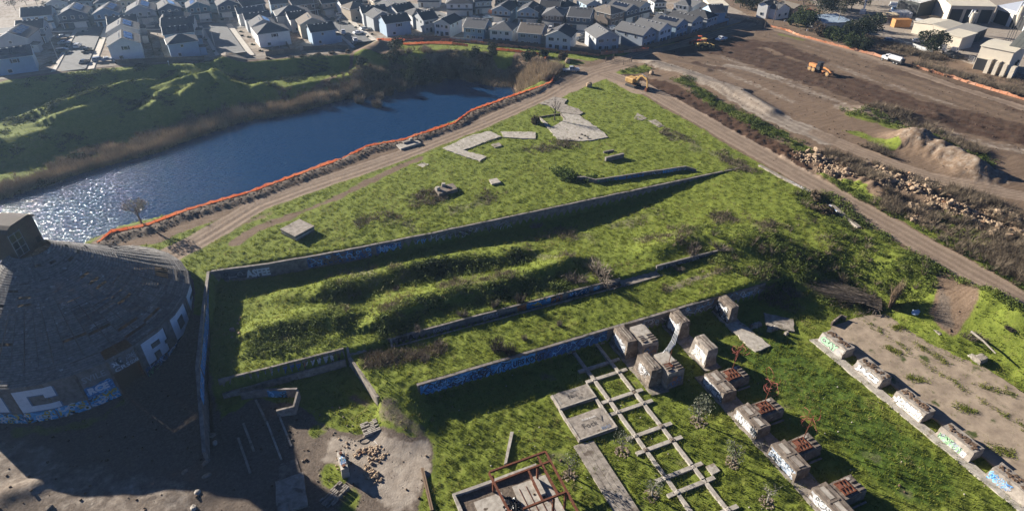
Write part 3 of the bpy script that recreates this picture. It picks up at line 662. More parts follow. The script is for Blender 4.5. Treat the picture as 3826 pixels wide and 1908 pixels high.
def w2f(x):
    y = float(np.interp(x, [-16.3, -5, 10, 30, 60, 118], [119.4, 117.6, 116.5, 115.9, 115.8, 115.7])); y2 = float(np.interp(x + 1, [-16.3, -5, 10, 30, 60, 118], [119.4, 117.6, 116.5, 115.9, 115.8, 115.7]))
    q = math.hypot(1, y2 - y); return wfr(w2, x, y - 0.03, -3.05, 1 / q, (y2 - y) / q)
mural(w2f(-14.5), 0, 5.5, 0.5, 2.8, (0.10, 0.11, 0.14), [BK, GY], 4, w2, 10)
lettering(w2f(-10), 'ASFEE', 0.2, 0.5, 4.8, 1.9, WH, w2, 0.05, 0.03)
mural(w2f(2.5), 0, 13.4, 0.4, 3.0, (0.05, 0.13, 0.32), [BK, (0.20, 0.13, 0.10), SKYB, (0.16, 0.13, 0.10)], 5, w2, 90, fat=0.10)
mural(w2f(17), 0, 5.5, 0.6, 2.9, (0.05, 0.12, 0.28), [SKYB, BK, WH], 6, w2, 36, fat=0.06)
lettering(w2f(17.6), 'AIRNA', 0, 0.9, 4.2, 1.3, SKYB, w2, 0.03, 0.03)
mural(w2f(25), 0, 24, 0.5, 2.8, None, [WH, GY, BK, (0.2, 0.25, 0.34)], 7, w2, 90, fat=0.045)
lettering(w2f(26), 'GSY', 0, 0.8, 2.2, 1.4, SKYB, w2, 0.02, 0.03); lettering(w2f(31), 'ESOVAL', 0, 0.9, 4.5, 1.1, GY, w2, 0.02, 0.03)
lettering(w2f(93), 'FASO', 0, 0.7, 2.0, 0.8, WH, w2, 0.0, 0.03)
w1 = wall('retaining_wall', 'long front retaining wall with bright blue graffiti on its left half', [(14.5, 75.15), (88.5, 75.15)], 0.55, [-2.85, -2.8], [-6.6, -6.3], seed=2)
f1 = lambda x: wfr(w1, x, 75.12, -5.9, 1, 0)
mural(f1(14.9), 0, 16.8, 0.3, 2.95, (0.05, 0.27, 0.58), [BK, BLUE2, SKYB, BK], 8, w1, 130, fat=0.07)
mural(f1(31.7), 0, 4.6, 0.3, 2.9, (0.07, 0.30, 0.58), [SKYB, BLUE1], 9, w1, 8)
lettering(f1(31.8), 'LIFIS KOOST', 0.2, 0.8, 6.2, 1.4, BK, w1, 0.03, 0.03)
mural(f1(36.6), 0, 14.5, 0.3, 2.95, (0.03, 0.10, 0.26), [BK, BLUE1, SKYB, (0.05, 0.12, 0.25)], 10, w1, 100, fat=0.06)
mural(f1(58), 0, 29.5, 0.4, 2.9, None, [WH, SKYB, GY], 11, w1, 80, fat=0.05)
w3 = wall('retaining_wall', 'narrow wall with blue paint running down beside the round building', [(-18.6, 75.2), (-18.4, 90), (-17.2, 108), (-16.3, 119.6)], 0.55, [-3.6, 0.7, 0.5, 0.15], [-6.5, -6.4, -6.2, -5.5], seed=3)
fr3 = Frame((0, 0, 0), (0, 1, 0), (0, 0, 1), (1, 0, 0))
def f3(y): x = float(np.interp(y, [75.2, 90, 108, 119.6], [-18.6, -18.4, -17.2, -16.3])); x2 = float(np.interp(y + 1, [75.2, 90, 108, 119.6], [-18.6, -18.4, -17.2, -16.3])); q = math.hypot(1, x2 - x); return Frame((x + .02 - w3.location.x, y - w3.location.y, -2.9), ((x2 - x) / q, 1 / q, 0), (0, 0, 1), (1 / q, -(x2 - x) / q, 0))
for y0, y1, c in ((91, 98, (0.09, 0.36, 0.70)), (98, 108, (0.07, 0.24, 0.52)), (108, 118.5, (0.09, 0.18, 0.40)), (84, 91, (0.11, 0.36, 0.66))):
    mural(f3(y0), 0, y1 - y0, 0.2, 2.8, c, [WH, BLUE1, GY], int(y0), w3, 30, fat=0.05)
w4 = wall('retaining_wall', 'low graffiti wall of the sunken channel under the brushy bank', [(12.5, 87.45), (40, 87.3), (61, 87.1)], 0.4, [-1.95, -1.9, -1.9], [-4.7, -4.7, -4.7], seed=4)
f4 = lambda x: wfr(w4, x, float(np.interp(x, [12.5, 40, 61], [87.42, 87.27, 87.07])), -4.2, 1, -0.006)
mural(f4(13.4), 0, 4.3, 0.6, 2.2, (0.13, 0.13, 0.14), [GY], 20, w4, 4); lettering(f4(13.9), 'TIRA', 0, 0.8, 3.5, 1.3, BK, w4, 0.07, 0.02); lettering(f4(21), 'ROONS', 0, 0.9, 3.2, 0.9, GY, w4, 0.03, 0.02)
lettering(f4(30.8), 'CFOLS', 0, 0.8, 3.2, 1.2, GY, w4, 0.04, 0.02)
mural(f4(38), 0, 1.9, 0.7, 2.2, OR, [BK], 21, w4, 4); mural(f4(40), 0, 5.2, 0.6, 2.2, (0.06, 0.28, 0.50), [SKYB, BLUE2, YL], 22, w4, 16); mural(f4(45.4), 0, 2.4, 0.6, 2.2, OR, [BK, BLUE1], 23, w4, 8); mural(f4(49), 0, 4.8, 0.7, 2.2, (0.04, 0.12, 0.25), [SKYB, WH, BK], 24, w4, 16); mural(f4(54.8), 0, 1.4, 0.9, 2.1, (0.07, 0.3, 0.5), [WH], 25, w4, 3)
w4b = wall('retaining_wall', 'short channel wall right of the concrete deck, black with pale scrawls', [(70, 87.4), (89, 87.0)], 0.4, [-1.4, -1.2], [-4.5, -3.6], seed=5)
mural(wfr(w4b, 71, 87.35, -3.9, 1, -0.02), 0, 15, 0.4, 2.2, (0.06, 0.06, 0.065), [GY, BK, GY], 26, w4b, 70, fat=0.05)
w5 = wall('retaining_wall', 'channel wall with chrome bubble letters left of the small cross wall', [(-16.1, 88.35), (4.7, 88.0)], 0.4, [-1.9, -1.9], [-6.2, -6.0], seed=6)
f5 = lambda x: wfr(w5, x, 88.33 - (x + 16.1) * 0.0168, -5.2, 1, -0.0168)
lettering(f5(-13.8), 'CROOLY SERIOUS', 0, 0.9, 6.3, 1.5, GY, w5, 0.03, 0.02); mural(f5(-9.5), 0, 3.4, 0.6, 2.6, (0.10, 0.16, 0.28), [SKYB, OR], 30, w5, 10); mural(f5(-6.0), 0, 3.8, 0.6, 2.8, (0.09, 0.07, 0.06), [BLUE1, OR], 31, w5, 8)
lettering(f5(-5.8), '7MTTE', 0, 1.0, 3.2, 1.6, (0.04, 0.12, 0.28), w5, 0.05, 0.03); mural(f5(-2.0), 0, 5.8, 0.7, 2.9, (0.14, 0.10, 0.03), [BK], 32, w5, 8); lettering(f5(-2.0), 'GOMER', 0, 1.1, 5.0, 1.6, (0.45, 0.45, 0.47), w5, 0.07, 0.03); lettering(f5(3.3), 'MLG', 0, 1.0, 1.1, 0.7, BK, w5, 0.02, 0.03)
wall('curb_wall', 'thin concrete curb along the front of the sunken channel', [(12.7, 86.1), (88.6, 85.6)], 0.3, [-2.85, -2.75], [-4.6, -4.2], CONC, 'wall', seed=7)
w6 = wall('low_wall', 'low sill wall below the chrome bubble letters', [(-16.0, 87.2), (4.6, 86.9)], 0.35, [-4.1, -3.6], [-6.5, -6.2], CONC, seed=8)
wall('end_wall', 'short concrete end wall closing the channel at its left end', [(12.9, 87.5), (12.7, 85.9)], 0.35, [-1.9, -2.6], [-4.8, -4.8], CONC, seed=9)
wall('end_wall', 'short end wall beside the chrome bubble letters with rubble next to it', [(5.2, 88.3), (5.0, 86.7)], 0.4, [-1.9, -2.9], [-6.2, -6.2], CONC, seed=10)
w7 = wall('low_wall', 'sloping low wall running from the channel down to the forecourt', [(5.1, 86.7), (6.9, 79.4), (7.7, 75.9)], 0.45, [-2.9, -3.3, -3.5], [-6.2, -6.2, -6.2], CONC, seed=11)
wall('wall_stub', 'short concrete stub at the foot of the sloping low wall', [(7.7, 75.9), (9.6, 76.8)], 0.4, [-3.5, -3.9], [-6, -5.5], CONC, seed=12)
w8 = wall('ruined_wall', 'ruined wall with a blue painted blob in the shade by the forecourt', [(-13.2, 85.9), (-9.5, 85.0), (-4.3, 82.9)], 0.4, [-3.7, -3.6, -3.5], [-6.3, -6.3, -6.3], seed=13)
mural(wfr(w8, -9.0, 84.78, -5.9, 0.93, -0.375), 0, 3.2, 0.4, 2.2, (0.05, 0.22, 0.42), [BK, SKYB], 40, w8, 10)
wall('ruined_wall', 'broken return wall leaning off the blue painted ruin', [(-4.3, 82.9), (-5.4, 80.0), (-8.0, 80.6)], 0.35, [-3.6, -4.1, -4.5], [-6.3, -6.3, -6.3], CONC, seed=14)
w9 = wall('free_standing_wall', 'angled graffiti wall on the upper meadow beside the dark bush', GX([(2143, 676), (2180, 680), (2222, 690), (2560, 640), (2600, 645)], -0.4), 0.45, [0.6, 1.15, 1.0, 1.05, 0.5], [-1.2] * 5, seed=15)
p0, p1 = GX([(2225, 690), (2555, 641)], -0.4); q = math.hypot(p1[0] - p0[0], p1[1] - p0[1]); f9 = wfr(w9, p0[0], p0[1] - 0.03, -0.5, (p1[0] - p0[0]) / q, (p1[1] - p0[1]) / q)
lettering(f9, 'SMASH', 5.0, 0.1, 8.5, 1.3, (0.10, 0.22, 0.40), w9, 0.03, 0.02); lettering(f9, 'MISFIT', 19.0, 0.2, 4.0, 1.2, SKYB, w9, 0.02, 0.02); mural(f9, 0.3, 4.4, 0.2, 1.4, (0.12, 0.14, 0.13), [GR, BK], 41, w9, 8); mural(f9, 14, 26, 0.1, 1.4, None, [WH, GY], 42, w9, 30, fat=0.05)
w10 = wall('free_standing_wall', 'short dark wall standing alone in the upper meadow', GX([(2264, 604), (2331, 590)], 0), 0.7, [1.15, 1.25], [-0.6, -0.6], seed=16)
wall('wall_stub', 'tiny concrete stub just behind the short lone wall', GX([(2257, 573), (2294, 566)], 0), 0.5, [0.45, 0.45], [-0.5, -0.5], seed=17)
w11 = wall('broken_wall', 'narrow broken wall slanting beside the dirt road, white scrawls on it', GX([(2832, 618), (2930, 672), (3022, 718)], 0.2), 0.9, [0.35, 0.45, 0.3], [-2, -2, -2], CONC, seed=18)
p0, p1 = GX([(2935, 676), (3020, 720)], 0.2); q = math.hypot(p1[0] - p0[0], p1[1] - p0[1]); mural(Frame((p0[0] - w11.location.x, p0[1] - w11.location.y, 0.46), (p1[0] - p0[0], p1[1] - p0[1], 0), (-(p1[1] - p0[1]), p1[0] - p0[0], 0), (0, 0, 1)), 0, q, 0.1, 0.85, None, [WH, WH], 44, w11, 30, fat=0.06)
def leaning_slab():
    a, c = GX([(3092, 775), (3196, 862)], -0.6); q = math.hypot(c[0] - a[0], c[1] - a[1]); ux, uy = (c[0] - a[0]) / q, (c[1] - a[1]) / q
    t = thing('fallen_slab', 'tilted concrete slab with big white letters on blue beside the dirt road', 'slab', (a[0], a[1], 0))
    nx, ny = -uy, ux; b = MB(); P = [(0, 0), (q, 0), (q, 1), (0, 1)]
    lo = lambda u, w, z: (ux * u + nx * w, uy * u + ny * w, z)
    prof = [(-0.9, -2.6), (-0.55, -0.9), (0.25, 0.35), (1.2, 0.30), (1.2, -2.6)]
    n = len(prof)
    b.v = [lo(0, *p) for p in prof] + [lo(q, *p) for p in prof]
    b.f = [tuple(range(n)), tuple(n + k for k in reversed(range(n)))] + [(k, n + k, n + (k + 1) % n, (k + 1) % n) for k in range(n)]; b.m = [0] * len(b.f)
    b.build('slab_body', CONC, t)
    d = Vector((0.8 * nx, 0.8 * ny, 1.25)).normalized(); fr = Frame((nx * -0.55 + ux * 0.2, ny * -0.55 + uy * 0.2, -0.9), (ux, uy, 0), d)
    mural(fr, 0, 5.2, 0.05, 1.4, (0.04, 0.13, 0.36), [BLUE2, SKYB], 45, t, 8); lettering(fr, 'BAG', 1.2, 0.15, 3.8, 1.15, WH, t, 0.05, 0.02); mural(fr, 5.0, 5.9, 0.1, 1.4, OR, [OR], 46, t, 2)
    # corrugated broken end
    b = MB()
    for k in range(6): b.tube([lo(q + 0.05, -0.75 + k * 0.32, -2.2 + 0.1 * k), lo(q + 0.12, -0.6 + k * 0.32, 0.1)], 0.12, 6)
    b.build('ribbed_end', CONC_D, t)
leaning_slab()
# ---------------------------------------------------------------- slabs lying in the grass
def slab(name, label, poly, z1, th, m=CONC, cat='slab', group=None, world=False, jag=0.0, seed=0):
    pts = poly if world else GX(poly, z1); r = random.Random(seed)
    if jag:
        o = []
        for i, p in enumerate(pts):
            c = pts[(i + 1) % len(pts)]; L = math.hypot(c[0] - p[0], c[1] - p[1]); k = max(1, int(L / 1.0))
            for j in range(k): o.append((p[0] + (c[0] - p[0]) * j / k + (r.random() - .5) * jag, p[1] + (c[1] - p[1]) * j / k + (r.random() - .5) * jag))
        pts = o
    a = sum(pts[i][0] * pts[(i + 1) % len(pts)][1] - pts[(i + 1) % len(pts)][0] * pts[i][1] for i in range(len(pts)))
    if a < 0: pts = pts[::-1]
    cx, cy = sum(p[0] for p in pts) / len(pts), sum(p[1] for p in pts) / len(pts)
    b = MB(); b.prism([(p[0] - cx, p[1] - cy) for p in pts], -th, 0.0); o = b.build(name, m); o.location = (cx, cy, z1); return tag(o, label, cat, group)
def tl(r, c, x, y): return ([0, 960, 1920, 2866][c] + x * .37354, [0, 480, 960, 1428][r] + y * .37354)
# the roofed chamber left of centre: body and lid
pp = [(1118.8, 818), (1174.8, 844), (1101.9, 883.4), (1045.9, 855.4)]
P4 = GX(pp, 1.35); P4 = P4[::-1]; cx, cy = sum(p[0] for p in P4) / 4, sum(p[1] for p in P4) / 4
t = thing('concrete_chamber', 'square concrete chamber with a flat lid in the left meadow', 'chamber', (cx, cy, 0)); loc4 = [(p[0] - cx, p[1] - cy) for p in P4]
MB().prism([(p[0] * .95, p[1] * .95) for p in loc4], -0.6, 1.1).build('chamber_body', CONC_D, t); MB().prism(loc4, 1.1, 1.38).build('lid', CONC, t)
b = MB()
for k in range(4):
    a, c = loc4[k], loc4[(k + 1) % 4]; b.prism([(a[0] * .962, a[1] * .962), (c[0] * .962, c[1] * .962), (c[0] * .955, c[1] * .955), (a[0] * .955, a[1] * .955)], 0.35, 0.8)
b.build('broken_band', CONC_L, t)
pp = [tl(1, 1, 1775, 590), tl(1, 1, 1960, 545), tl(1, 1, 2005, 600), tl(1, 1, 1820, 655)]
P4 = GX(pp, 0.9)[::-1]; cx, cy = sum(p[0] for p in P4) / 4, sum(p[1] for p in P4) / 4; loc4 = [(p[0] - cx, p[1] - cy) for p in P4]
t = thing('concrete_plinth', 'low concrete plinth carrying two small pedestals in the meadow', 'plinth', (cx, cy, 0)); MB().prism([(p[0] * 1.04, p[1] * 1.04) for p in loc4], -0.6, 0.5, loc4).build('plinth_body', CONC_D, t); MB().prism(loc4, 0.5, 0.9).build('plinth_top', CONC_D, t)
for i, (x, y) in enumerate((tl(1, 1, 1808, 612), tl(1, 1, 1868, 575))):
    g = G(x, y, 0.9); MB().box(g[0] - cx, g[1] - cy, 0.9, 1.0, 1.0, 0.75, 0.3 + i, 0.8).build('pedestal', CONC_L, t)
MB().tube([(-0.2, 1.4, 0.93), (0.8, -1.6, 0.93)], 0.06).build('pipe', RUST, t)
slab('concrete_block', 'small thick concrete block on its own right of the plinth', [tl(1, 1, 2320, 510), tl(1, 1, 2400, 495), tl(1, 1, 2440, 535), tl(1, 1, 2350, 555)], 0.5, 1.0, CONC_L, 'block')
slab('concrete_slab', 'flat pale slab flush with the grass near the brown track', [tl(1, 1, 1600, 365), tl(1, 1, 1660, 338), tl(1, 1, 1722, 358), tl(1, 1, 1660, 390)], 0.10, 0.5, CONC_L, jag=.2)
slab('concrete_slab', 'broken L-shaped slab reaching from the track into the meadow', [tl(1, 1, *p) for p in [(1850, 195), (1960, 152), (2100, 80), (2320, 25), (2440, 80), (2060, 215), (2290, 278), (2235, 328), (1990, 245)]], 0.26, 0.7, CONC_L, jag=.5, seed=2)
slab('concrete_slab', 'small square slab inside the crook of the L-shaped slab', [tl(1, 1, *p) for p in [(2340, 160), (2420, 140), (2450, 170), (2380, 190)]], 0.26, 0.7, CONC, jag=.2)
slab('concrete_slab', 'pale rectangular slab just right of the L-shaped slab', [(1872, 491), (2000, 493), (2001, 519), (1958, 517), (1880, 512)], 0.26, 0.7, CONC_L, jag=.35, seed=3)
slab('concrete_slab', 'upper half of the big broken slab beside the bare little tree', [(2017, 385), (2069, 362), (2118, 370), (2107, 388), (2144, 403), (2159, 405), (2181, 422), (2163, 428), (2096, 421), (2060, 398)], 0.26, 0.7, CONC, jag=.5, seed=4)
slab('concrete_slab', 'lower half of the big broken slab, wide and pale with small stones on it', [(2098, 424), (2163, 430), (2240, 482), (2274, 512), (2181, 527), (2086, 521), (2050, 480), (2108, 449)], 0.26, 0.7, CONC_L, jag=.5, seed=5)
slab('concrete_slab', 'slab strip on the left of the tree pit', [(2012, 437), (2022, 440), (2056, 470), (2056, 482), (2046, 478)], 0.26, 0.7, CONC_L, jag=.2)
wall('pit_wall', 'thin curb wall round the pit where the bare tree stands', GX([(2016, 437), (2092, 424), (2110, 446)], 0.3), 0.3, [0.35, 0.35, 0.35], [-0.8] * 3, CONC_D)
for i, (q, s) in enumerate(((tl(1, 2, 650, 100), 'left'), (tl(1, 2, 678, 68), 'far'), (tl(1, 2, 712, 80), 'middle'), (tl(1, 2, 738, 103), 'right'))):
    g = G(q[0], q[1], 0.12); o = MB().box(0, 0, 0, 0.55, 0.5, 0.5, i * .5, .8).build('concrete_lump', CONC_D); o.location = (g[0], g[1], 0.1); tag(o, f'small dark concrete lump on the pale broken slab, {s} of the four', 'rubble', 'lumps on the broken slab')
slab('concrete_slab', 'brown soil-covered slab close to the dirt road on the upper meadow', [tl(0, 2, *p) for p in [(1195, 1190), (1235, 1128), (1335, 1185), (1270, 1203)]], 0.1, 0.4, CONC, jag=.4)
slab('concrete_slab', 'second soil-covered slab lying further down beside the dirt road', [tl(0, 2, *p) for p in [(1340, 1205), (1420, 1195), (1505, 1262), (1450, 1275)]], 0.1, 0.4, CONC, jag=.4)
pp = [tl(1, 1, 1390, 165), tl(1, 1, 1590, 103), tl(1, 1, 1642, 140), tl(1, 1, 1440, 202)]; P4 = GX(pp, 0.5)[::-1]; cx, cy = sum(p[0] for p in P4) / 4, sum(p[1] for p in P4) / 4; loc4 = [(p[0] - cx, p[1] - cy) for p in P4]
t = thing('concrete_plinth', 'pale concrete plinth with a long raised sill beside the orange fence', 'plinth', (cx, cy, 0)); MB().prism(loc4, -0.6, 0.5).build('plinth_body', CONC_L, t)
a, c = G(*tl(1, 1, 1460, 150), .5), G(*tl(1, 1, 1560, 122), .5); an = math.atan2(c[1] - a[1], c[0] - a[0]); L = math.hypot(c[0] - a[0], c[1] - a[1]); MB().box((a[0] + c[0]) / 2 - cx, (a[1] + c[1]) / 2 - cy, 0.5, L, 1.0, 0.45, an, .96).build('raised_sill', CONC, t); MB().box(c[0] - cx - .6, c[1] - cy, 0.95, 0.9, 0.8, 0.35, an).build('cap_block', CONC_L, t)
slab('concrete_deck', 'flat concrete deck bridging the sunken channel', [(61, 87.6), (70, 87.9), (70, 85.7), (61, 85.5)], -2.7, 0.4, CONC, 'deck', world=True)
slab('concrete_strip', 'long narrow concrete strip in the grass above the front wall', [tl(2, 2, *p) for p in [(1685, 345), (1720, 330), (2000, 262), (2035, 265), (2030, 278), (1715, 362)]], -2.85, 0.4, CONC_L, 'slab')
slab('concrete_strip', 'weathered slab lying beside the channel rubble above the sloping low wall', [(5.3, 88.2), (7.6, 88.4), (8.4, 87.0), (5.3, 86.9)], -2.8, 0.5, CONC_L, 'slab', world=True, jag=.3)
# ---------------------------------------------------------------- foundation blocks of the old works
def foot(b, x0, x1, y0, y1, z0, z1, ins=(0.3, 0.15, 0.2, 0.2)):
    """block with battered sides: insets of the top at x0, x1, y0, y1"""
    return b.prism([(x0, y0), (x1, y0), (x1, y1), (x0, y1)], z0, z1, [(x0 + ins[0], y0 + ins[2]), (x1 - ins[1], y0 + ins[2]), (x1 - ins[1], y1 - ins[3]), (x0 + ins[0], y1 - ins[3])])
def left_face(x0, y0, y1, z0, z1, ins):  # frame on the face that looks to -x; u runs towards the camera
    d = Vector((ins, 0, z1 - z0)); return Frame((x0, y1, z0), (0, -1, 0), d)
def rough_block(w, l, h, ins, m, t, name='block_body', seed=0, x=0.0, y=0.0, z=0.0):
    """weathered block: subdivided, corners chipped"""
    b = bmesh.new(); bmesh.ops.create_cube(b, size=1.0); bmesh.ops.subdivide_edges(b, edges=b.edges[:], cuts=3, use_grid_fill=True)
    r = random.Random(seed)
    for v in b.verts:
        k = v.co.z + .5; cx = max(abs(v.co.x), 0); 
        X = (v.co.x + .5) * w; Y = (v.co.y + .5) * l
        X = ins[0] * k + X / w * (w - (ins[0] + ins[1]) * k); Y = ins[2] * k + Y / l * (l - (ins[2] + ins[3]) * k)
        e = (abs(v.co.x) > .49) + (abs(v.co.y) > .49) + (v.co.z > .49)
        j = 0.09 if e >= 2 and v.co.z > -.4 else 0.012
        v.co = (x + X + (r.random() - .5) * j * 2, y + Y + (r.random() - .5) * j * 2, z + k * h - (r.random() * j if v.co.z > .49 else 0))
    me = bpy.data.meshes.new(name); b.to_mesh(me); b.free(); me.materials.append(m); return link(name, me, t)
ZL = -6.0
def pier(x0, x1, y0, y1, h, label, seed, ins=(0.45, 0.25, 0.3, 0.3), mt=CONC_D):
    t = thing('concrete_pier', label, 'pier', (x0, y0, ZL)); rough_block(x1 - x0, y1 - y0, h, ins, mt, t, seed=seed)
    b = MB(); w, l = x1 - x0, y1 - y0
    for k in (-1, 1): b.box(w / 2 + 0.1 + k * 0.28, l / 2, h, 0.12, l - 1.2, 0.09)
    b.build('top_rib', CONC_D, t); return t, left_face(0, 0, l, 0, h, ins[0])
t, f = pier(63.9, 66.4, 70.3, 74.6, 4.0, 'tall battered pier with white bubble graffiti, backed by the front wall', 1)
mural(f, 0.4, 3.9, 0.5, 3.0, (0.35, 0.35, 0.36), [WH, BK], 50, t, 14); lettering(f, 'GUY', 0.6, 0.8, 3.0, 2.0, WH, t, 0.07, 0.03, name='lettering')
t, f = pier(75.5, 77.9, 70.3, 74.7, 4.0, 'tall battered pier with black and white swirl painting, farthest from the ladder beams', 2)
mural(f, 0.3, 4.2, 0.4, 3.3, (0.45, 0.45, 0.45), [BK, WH, BK, BK], 51, t, 34, fat=0.10); mural(f, 1.6, 2.6, 1.0, 2.0, (0.30, 0.19, 0.12), [BK], 52, t, 2, off=.03)
t, f = pier(63.8, 66.5, 62.2, 66.8, 4.0, 'leaning battered pier with peeling white paint in front of the bubble-graffiti pier', 3, mt=CONC)
mural(f, 0.3, 4.3, 0.3, 3.2, (0.58, 0.56, 0.52), [CONC_W and (0.25, 0.24, 0.23), WH], 53, t, 16)
for y0, y1, lb, sd, gcol in ((68.0, 74.8, 'double pier nearest the front wall with a pale cap beside its dark half', 4, (0.42, 0.44, 0.47)), (60.2, 66.8, 'double pier carrying the silver sculpture, next to the ladder beams', 5, (0.50, 0.50, 0.51))):
    t = thing('concrete_pier', lb, 'pier', (51.8, y0, ZL)); L = y1 - y0
    rough_block(2.5, L - 1.6, 4.0, (0.35, 0.2, 0.3, 0.3), CONC_D, t, seed=sd, y=1.6)
    rough_block(3.6, L - 1.4, 3.7, (0.1, 0.2, 0.25, 0.3), CONC, t, 'companion_block', sd + 10, x=2.6, y=0.2)
    fr = left_face(0, 1.6, L, 0, 4.0, 0.35); mural(fr, 0.6, L - 2.2, 0.8, 3.2, gcol, [WH, BK, GY], 60 + sd, t, 24, fat=0.05)
    b = MB(); b.box(4.4, L / 2 + .3, 3.68, 2.7, L - 3.0, 0.07); b.build('cement_cap', CONC_L, t)
    for k in range(4): MB().box(5.3, 0.7 + k * 0.62, 3.68, 1.2, 0.26, 0.22).build('bearing_rib', CONC_D, t)
    for k in range(4): MB().box(3.5, 1.2 + k * 0.5, 3.68, 0.9, 0.24, 0.18).build('bearing_rib', CONC_D, t)
    for k in range(2): MB().box(1.3 + k * .45 - .2, 1.6 + (L - 1.6) / 2, 4.0, 0.14, L - 3.2, 0.08).build('top_rib', CONC, t)
    fr = Frame((2.7, 0.18, 0), (1, 0, 0), (0, 0, 1)); mural(fr, 0.2, 3.0, 0.4, 3.0, (0.16, 0.13, 0.12), [OR, BLUE1], 70 + sd, t, 12, fat=0.05)
slab('foundation_strip', 'concrete strip under the two double piers', [(51.4, 60.2), (54.8, 60.0), (54.9, 75.0), (51.4, 75.0)], ZL + .18, 0.6, CONC, 'strip', world=True, jag=.25)
slab('foundation_strip', 'concrete strip under the bubble-graffiti pier and the white peeling pier', [(63.4, 61.4), (66.8, 61.2), (66.9, 75.0), (63.5, 75.0)], ZL + .18, 0.6, CONC, 'strip', world=True, jag=.25)
slab('foundation_strip', 'broken concrete strip running forward from the swirl-painted pier', [(75.1, 61.8), (78.8, 62.2), (78.5, 66.5), (78.0, 75.0), (75.2, 75.0)], ZL + .35, 0.8, CONC_L, 'strip', world=True, jag=.5)
slab('concrete_slab', 'sloping slab right of the swirl-painted pier, half in its shade', [(82.2, 66.8), (86.0, 63.5), (88.4, 66.3), (84.6, 70.3)], ZL + .3, 0.6, CONC, 'slab', world=True, jag=.3)
for k in range(7):
    o = MB().box(0, 0, 0, 1.2 - .1 * k, 0.9, 0.7, k * .8, .7).build('broken_concrete', CONC_L if k % 2 else CONC); o.location = (79.6 + 0.75 * k, 67.8 - 0.7 * k + (k % 3) * .7, ZL + .1); tag(o, 'broken concrete lump in the shade right of the swirl-painted pier', 'rubble', 'lumps right of the swirl-painted pier')
# middle row: four double blocks with rusted machine beds
MID = [(54.0, 59.6, 'first of the row, nearest the white peeling pier', (0.45, 0.45, 0.46)), (45.8, 51.4, 'second of the row, chalky script on its side', (0.36, 0.35, 0.34)), (37.4, 43.2, 'third of the row, blue and white paint along its foot', (0.30, 0.36, 0.45)), (28.8, 34.9, 'fourth of the row, at the bottom edge with white loops', (0.40, 0.40, 0.41))]
for i, (y0, y1, lb, gc) in enumerate(MID):
    L = y1 - y0; t = thing('machine_foundation', 'double machine foundation, ' + lb, 'foundation', (61.2, y0, ZL), 0, 'machine foundations in the middle row')
    rough_block(2.9, L, 2.25, (0.25, 0.1, 0.2, 0.2), CONC_D, t, seed=30 + i)
    rough_block(4.4, 3.1, 2.05, (0.0, 0.1, 0.1, 0.1), CONC_D, t, 'companion_block', 40 + i, x=3.0, y=L - 3.6)
    fr = left_face(0, 0, L, 0, 2.25, 0.25); mural(fr, 0.4, L - .3, 0.2, 2.0, gc, [WH, BK, WH], 80 + i, t, 34, fat=0.05, off=0.03)
    if i == 1: lettering(fr, 'PAIVOI', 0.8, 0.4, 3.4, 1.3, WH, t, 0.01, 0.05)
    for k in (0.75, 1.75):
        MB().box(k + .2, L * .72, 2.24, 0.10, L * .36, 0.10).build('slot_rim', CONC_D, t); MB().box(k + .2, L * .28, 2.24, 0.10, L * .36, 0.10).build('slot_rim', CONC_D, t)
    MB().box(1.45, L * .72, 2.245, .8, L * .34, 0.05).build('slot_floor', CONC_L, t); MB().box(1.45, L * .28, 2.245, .8, L * .34, 0.05).build('slot_floor', CONC_L if i % 2 else CONC, t)
    MB().box(1.45, L * .5, 2.245, 1.9, .34, 0.08).build('cross_rib', CONC_D, t)
    q = L - 3.6
    bed = MB()
    for k in range(4): bed.box(3.75 + k * .62, q + 1.6, 2.03, 0.16, 2.1, 0.22)
    for k in (0.6, 1.5, 2.6): bed.box(4.7, q + k, 2.03, 2.2, 0.16, 0.20)
    bed.build('machine_bed', RUST, t)
    MB().box(4.1, q + 2.0, 2.22, .7, .8, 0.06).build('rust_plate', RUST_L, t); MB().box(5.9, q + 2.6, 2.03, 1.3, .5, 0.08).build('cement_patch', CONC_L, t)
    for k in range(3): MB().box(6.6, q + 0.5 + k * .75, 2.03, 1.0, 0.28, 0.14).build('bearing_rib', CONC_D, t)
    MB().box(5.9, q - 0.55, 0.0, 2.6, .25, 0.25).build('sill', CONC, t)
slab('foundation_strip', 'long concrete strip under the middle row of machine foundations', [(60.7, 26), (64.6, 26), (64.6, 60.5), (60.8, 60.9)], ZL + .15, 0.6, CONC, 'strip', world=True, jag=.25)
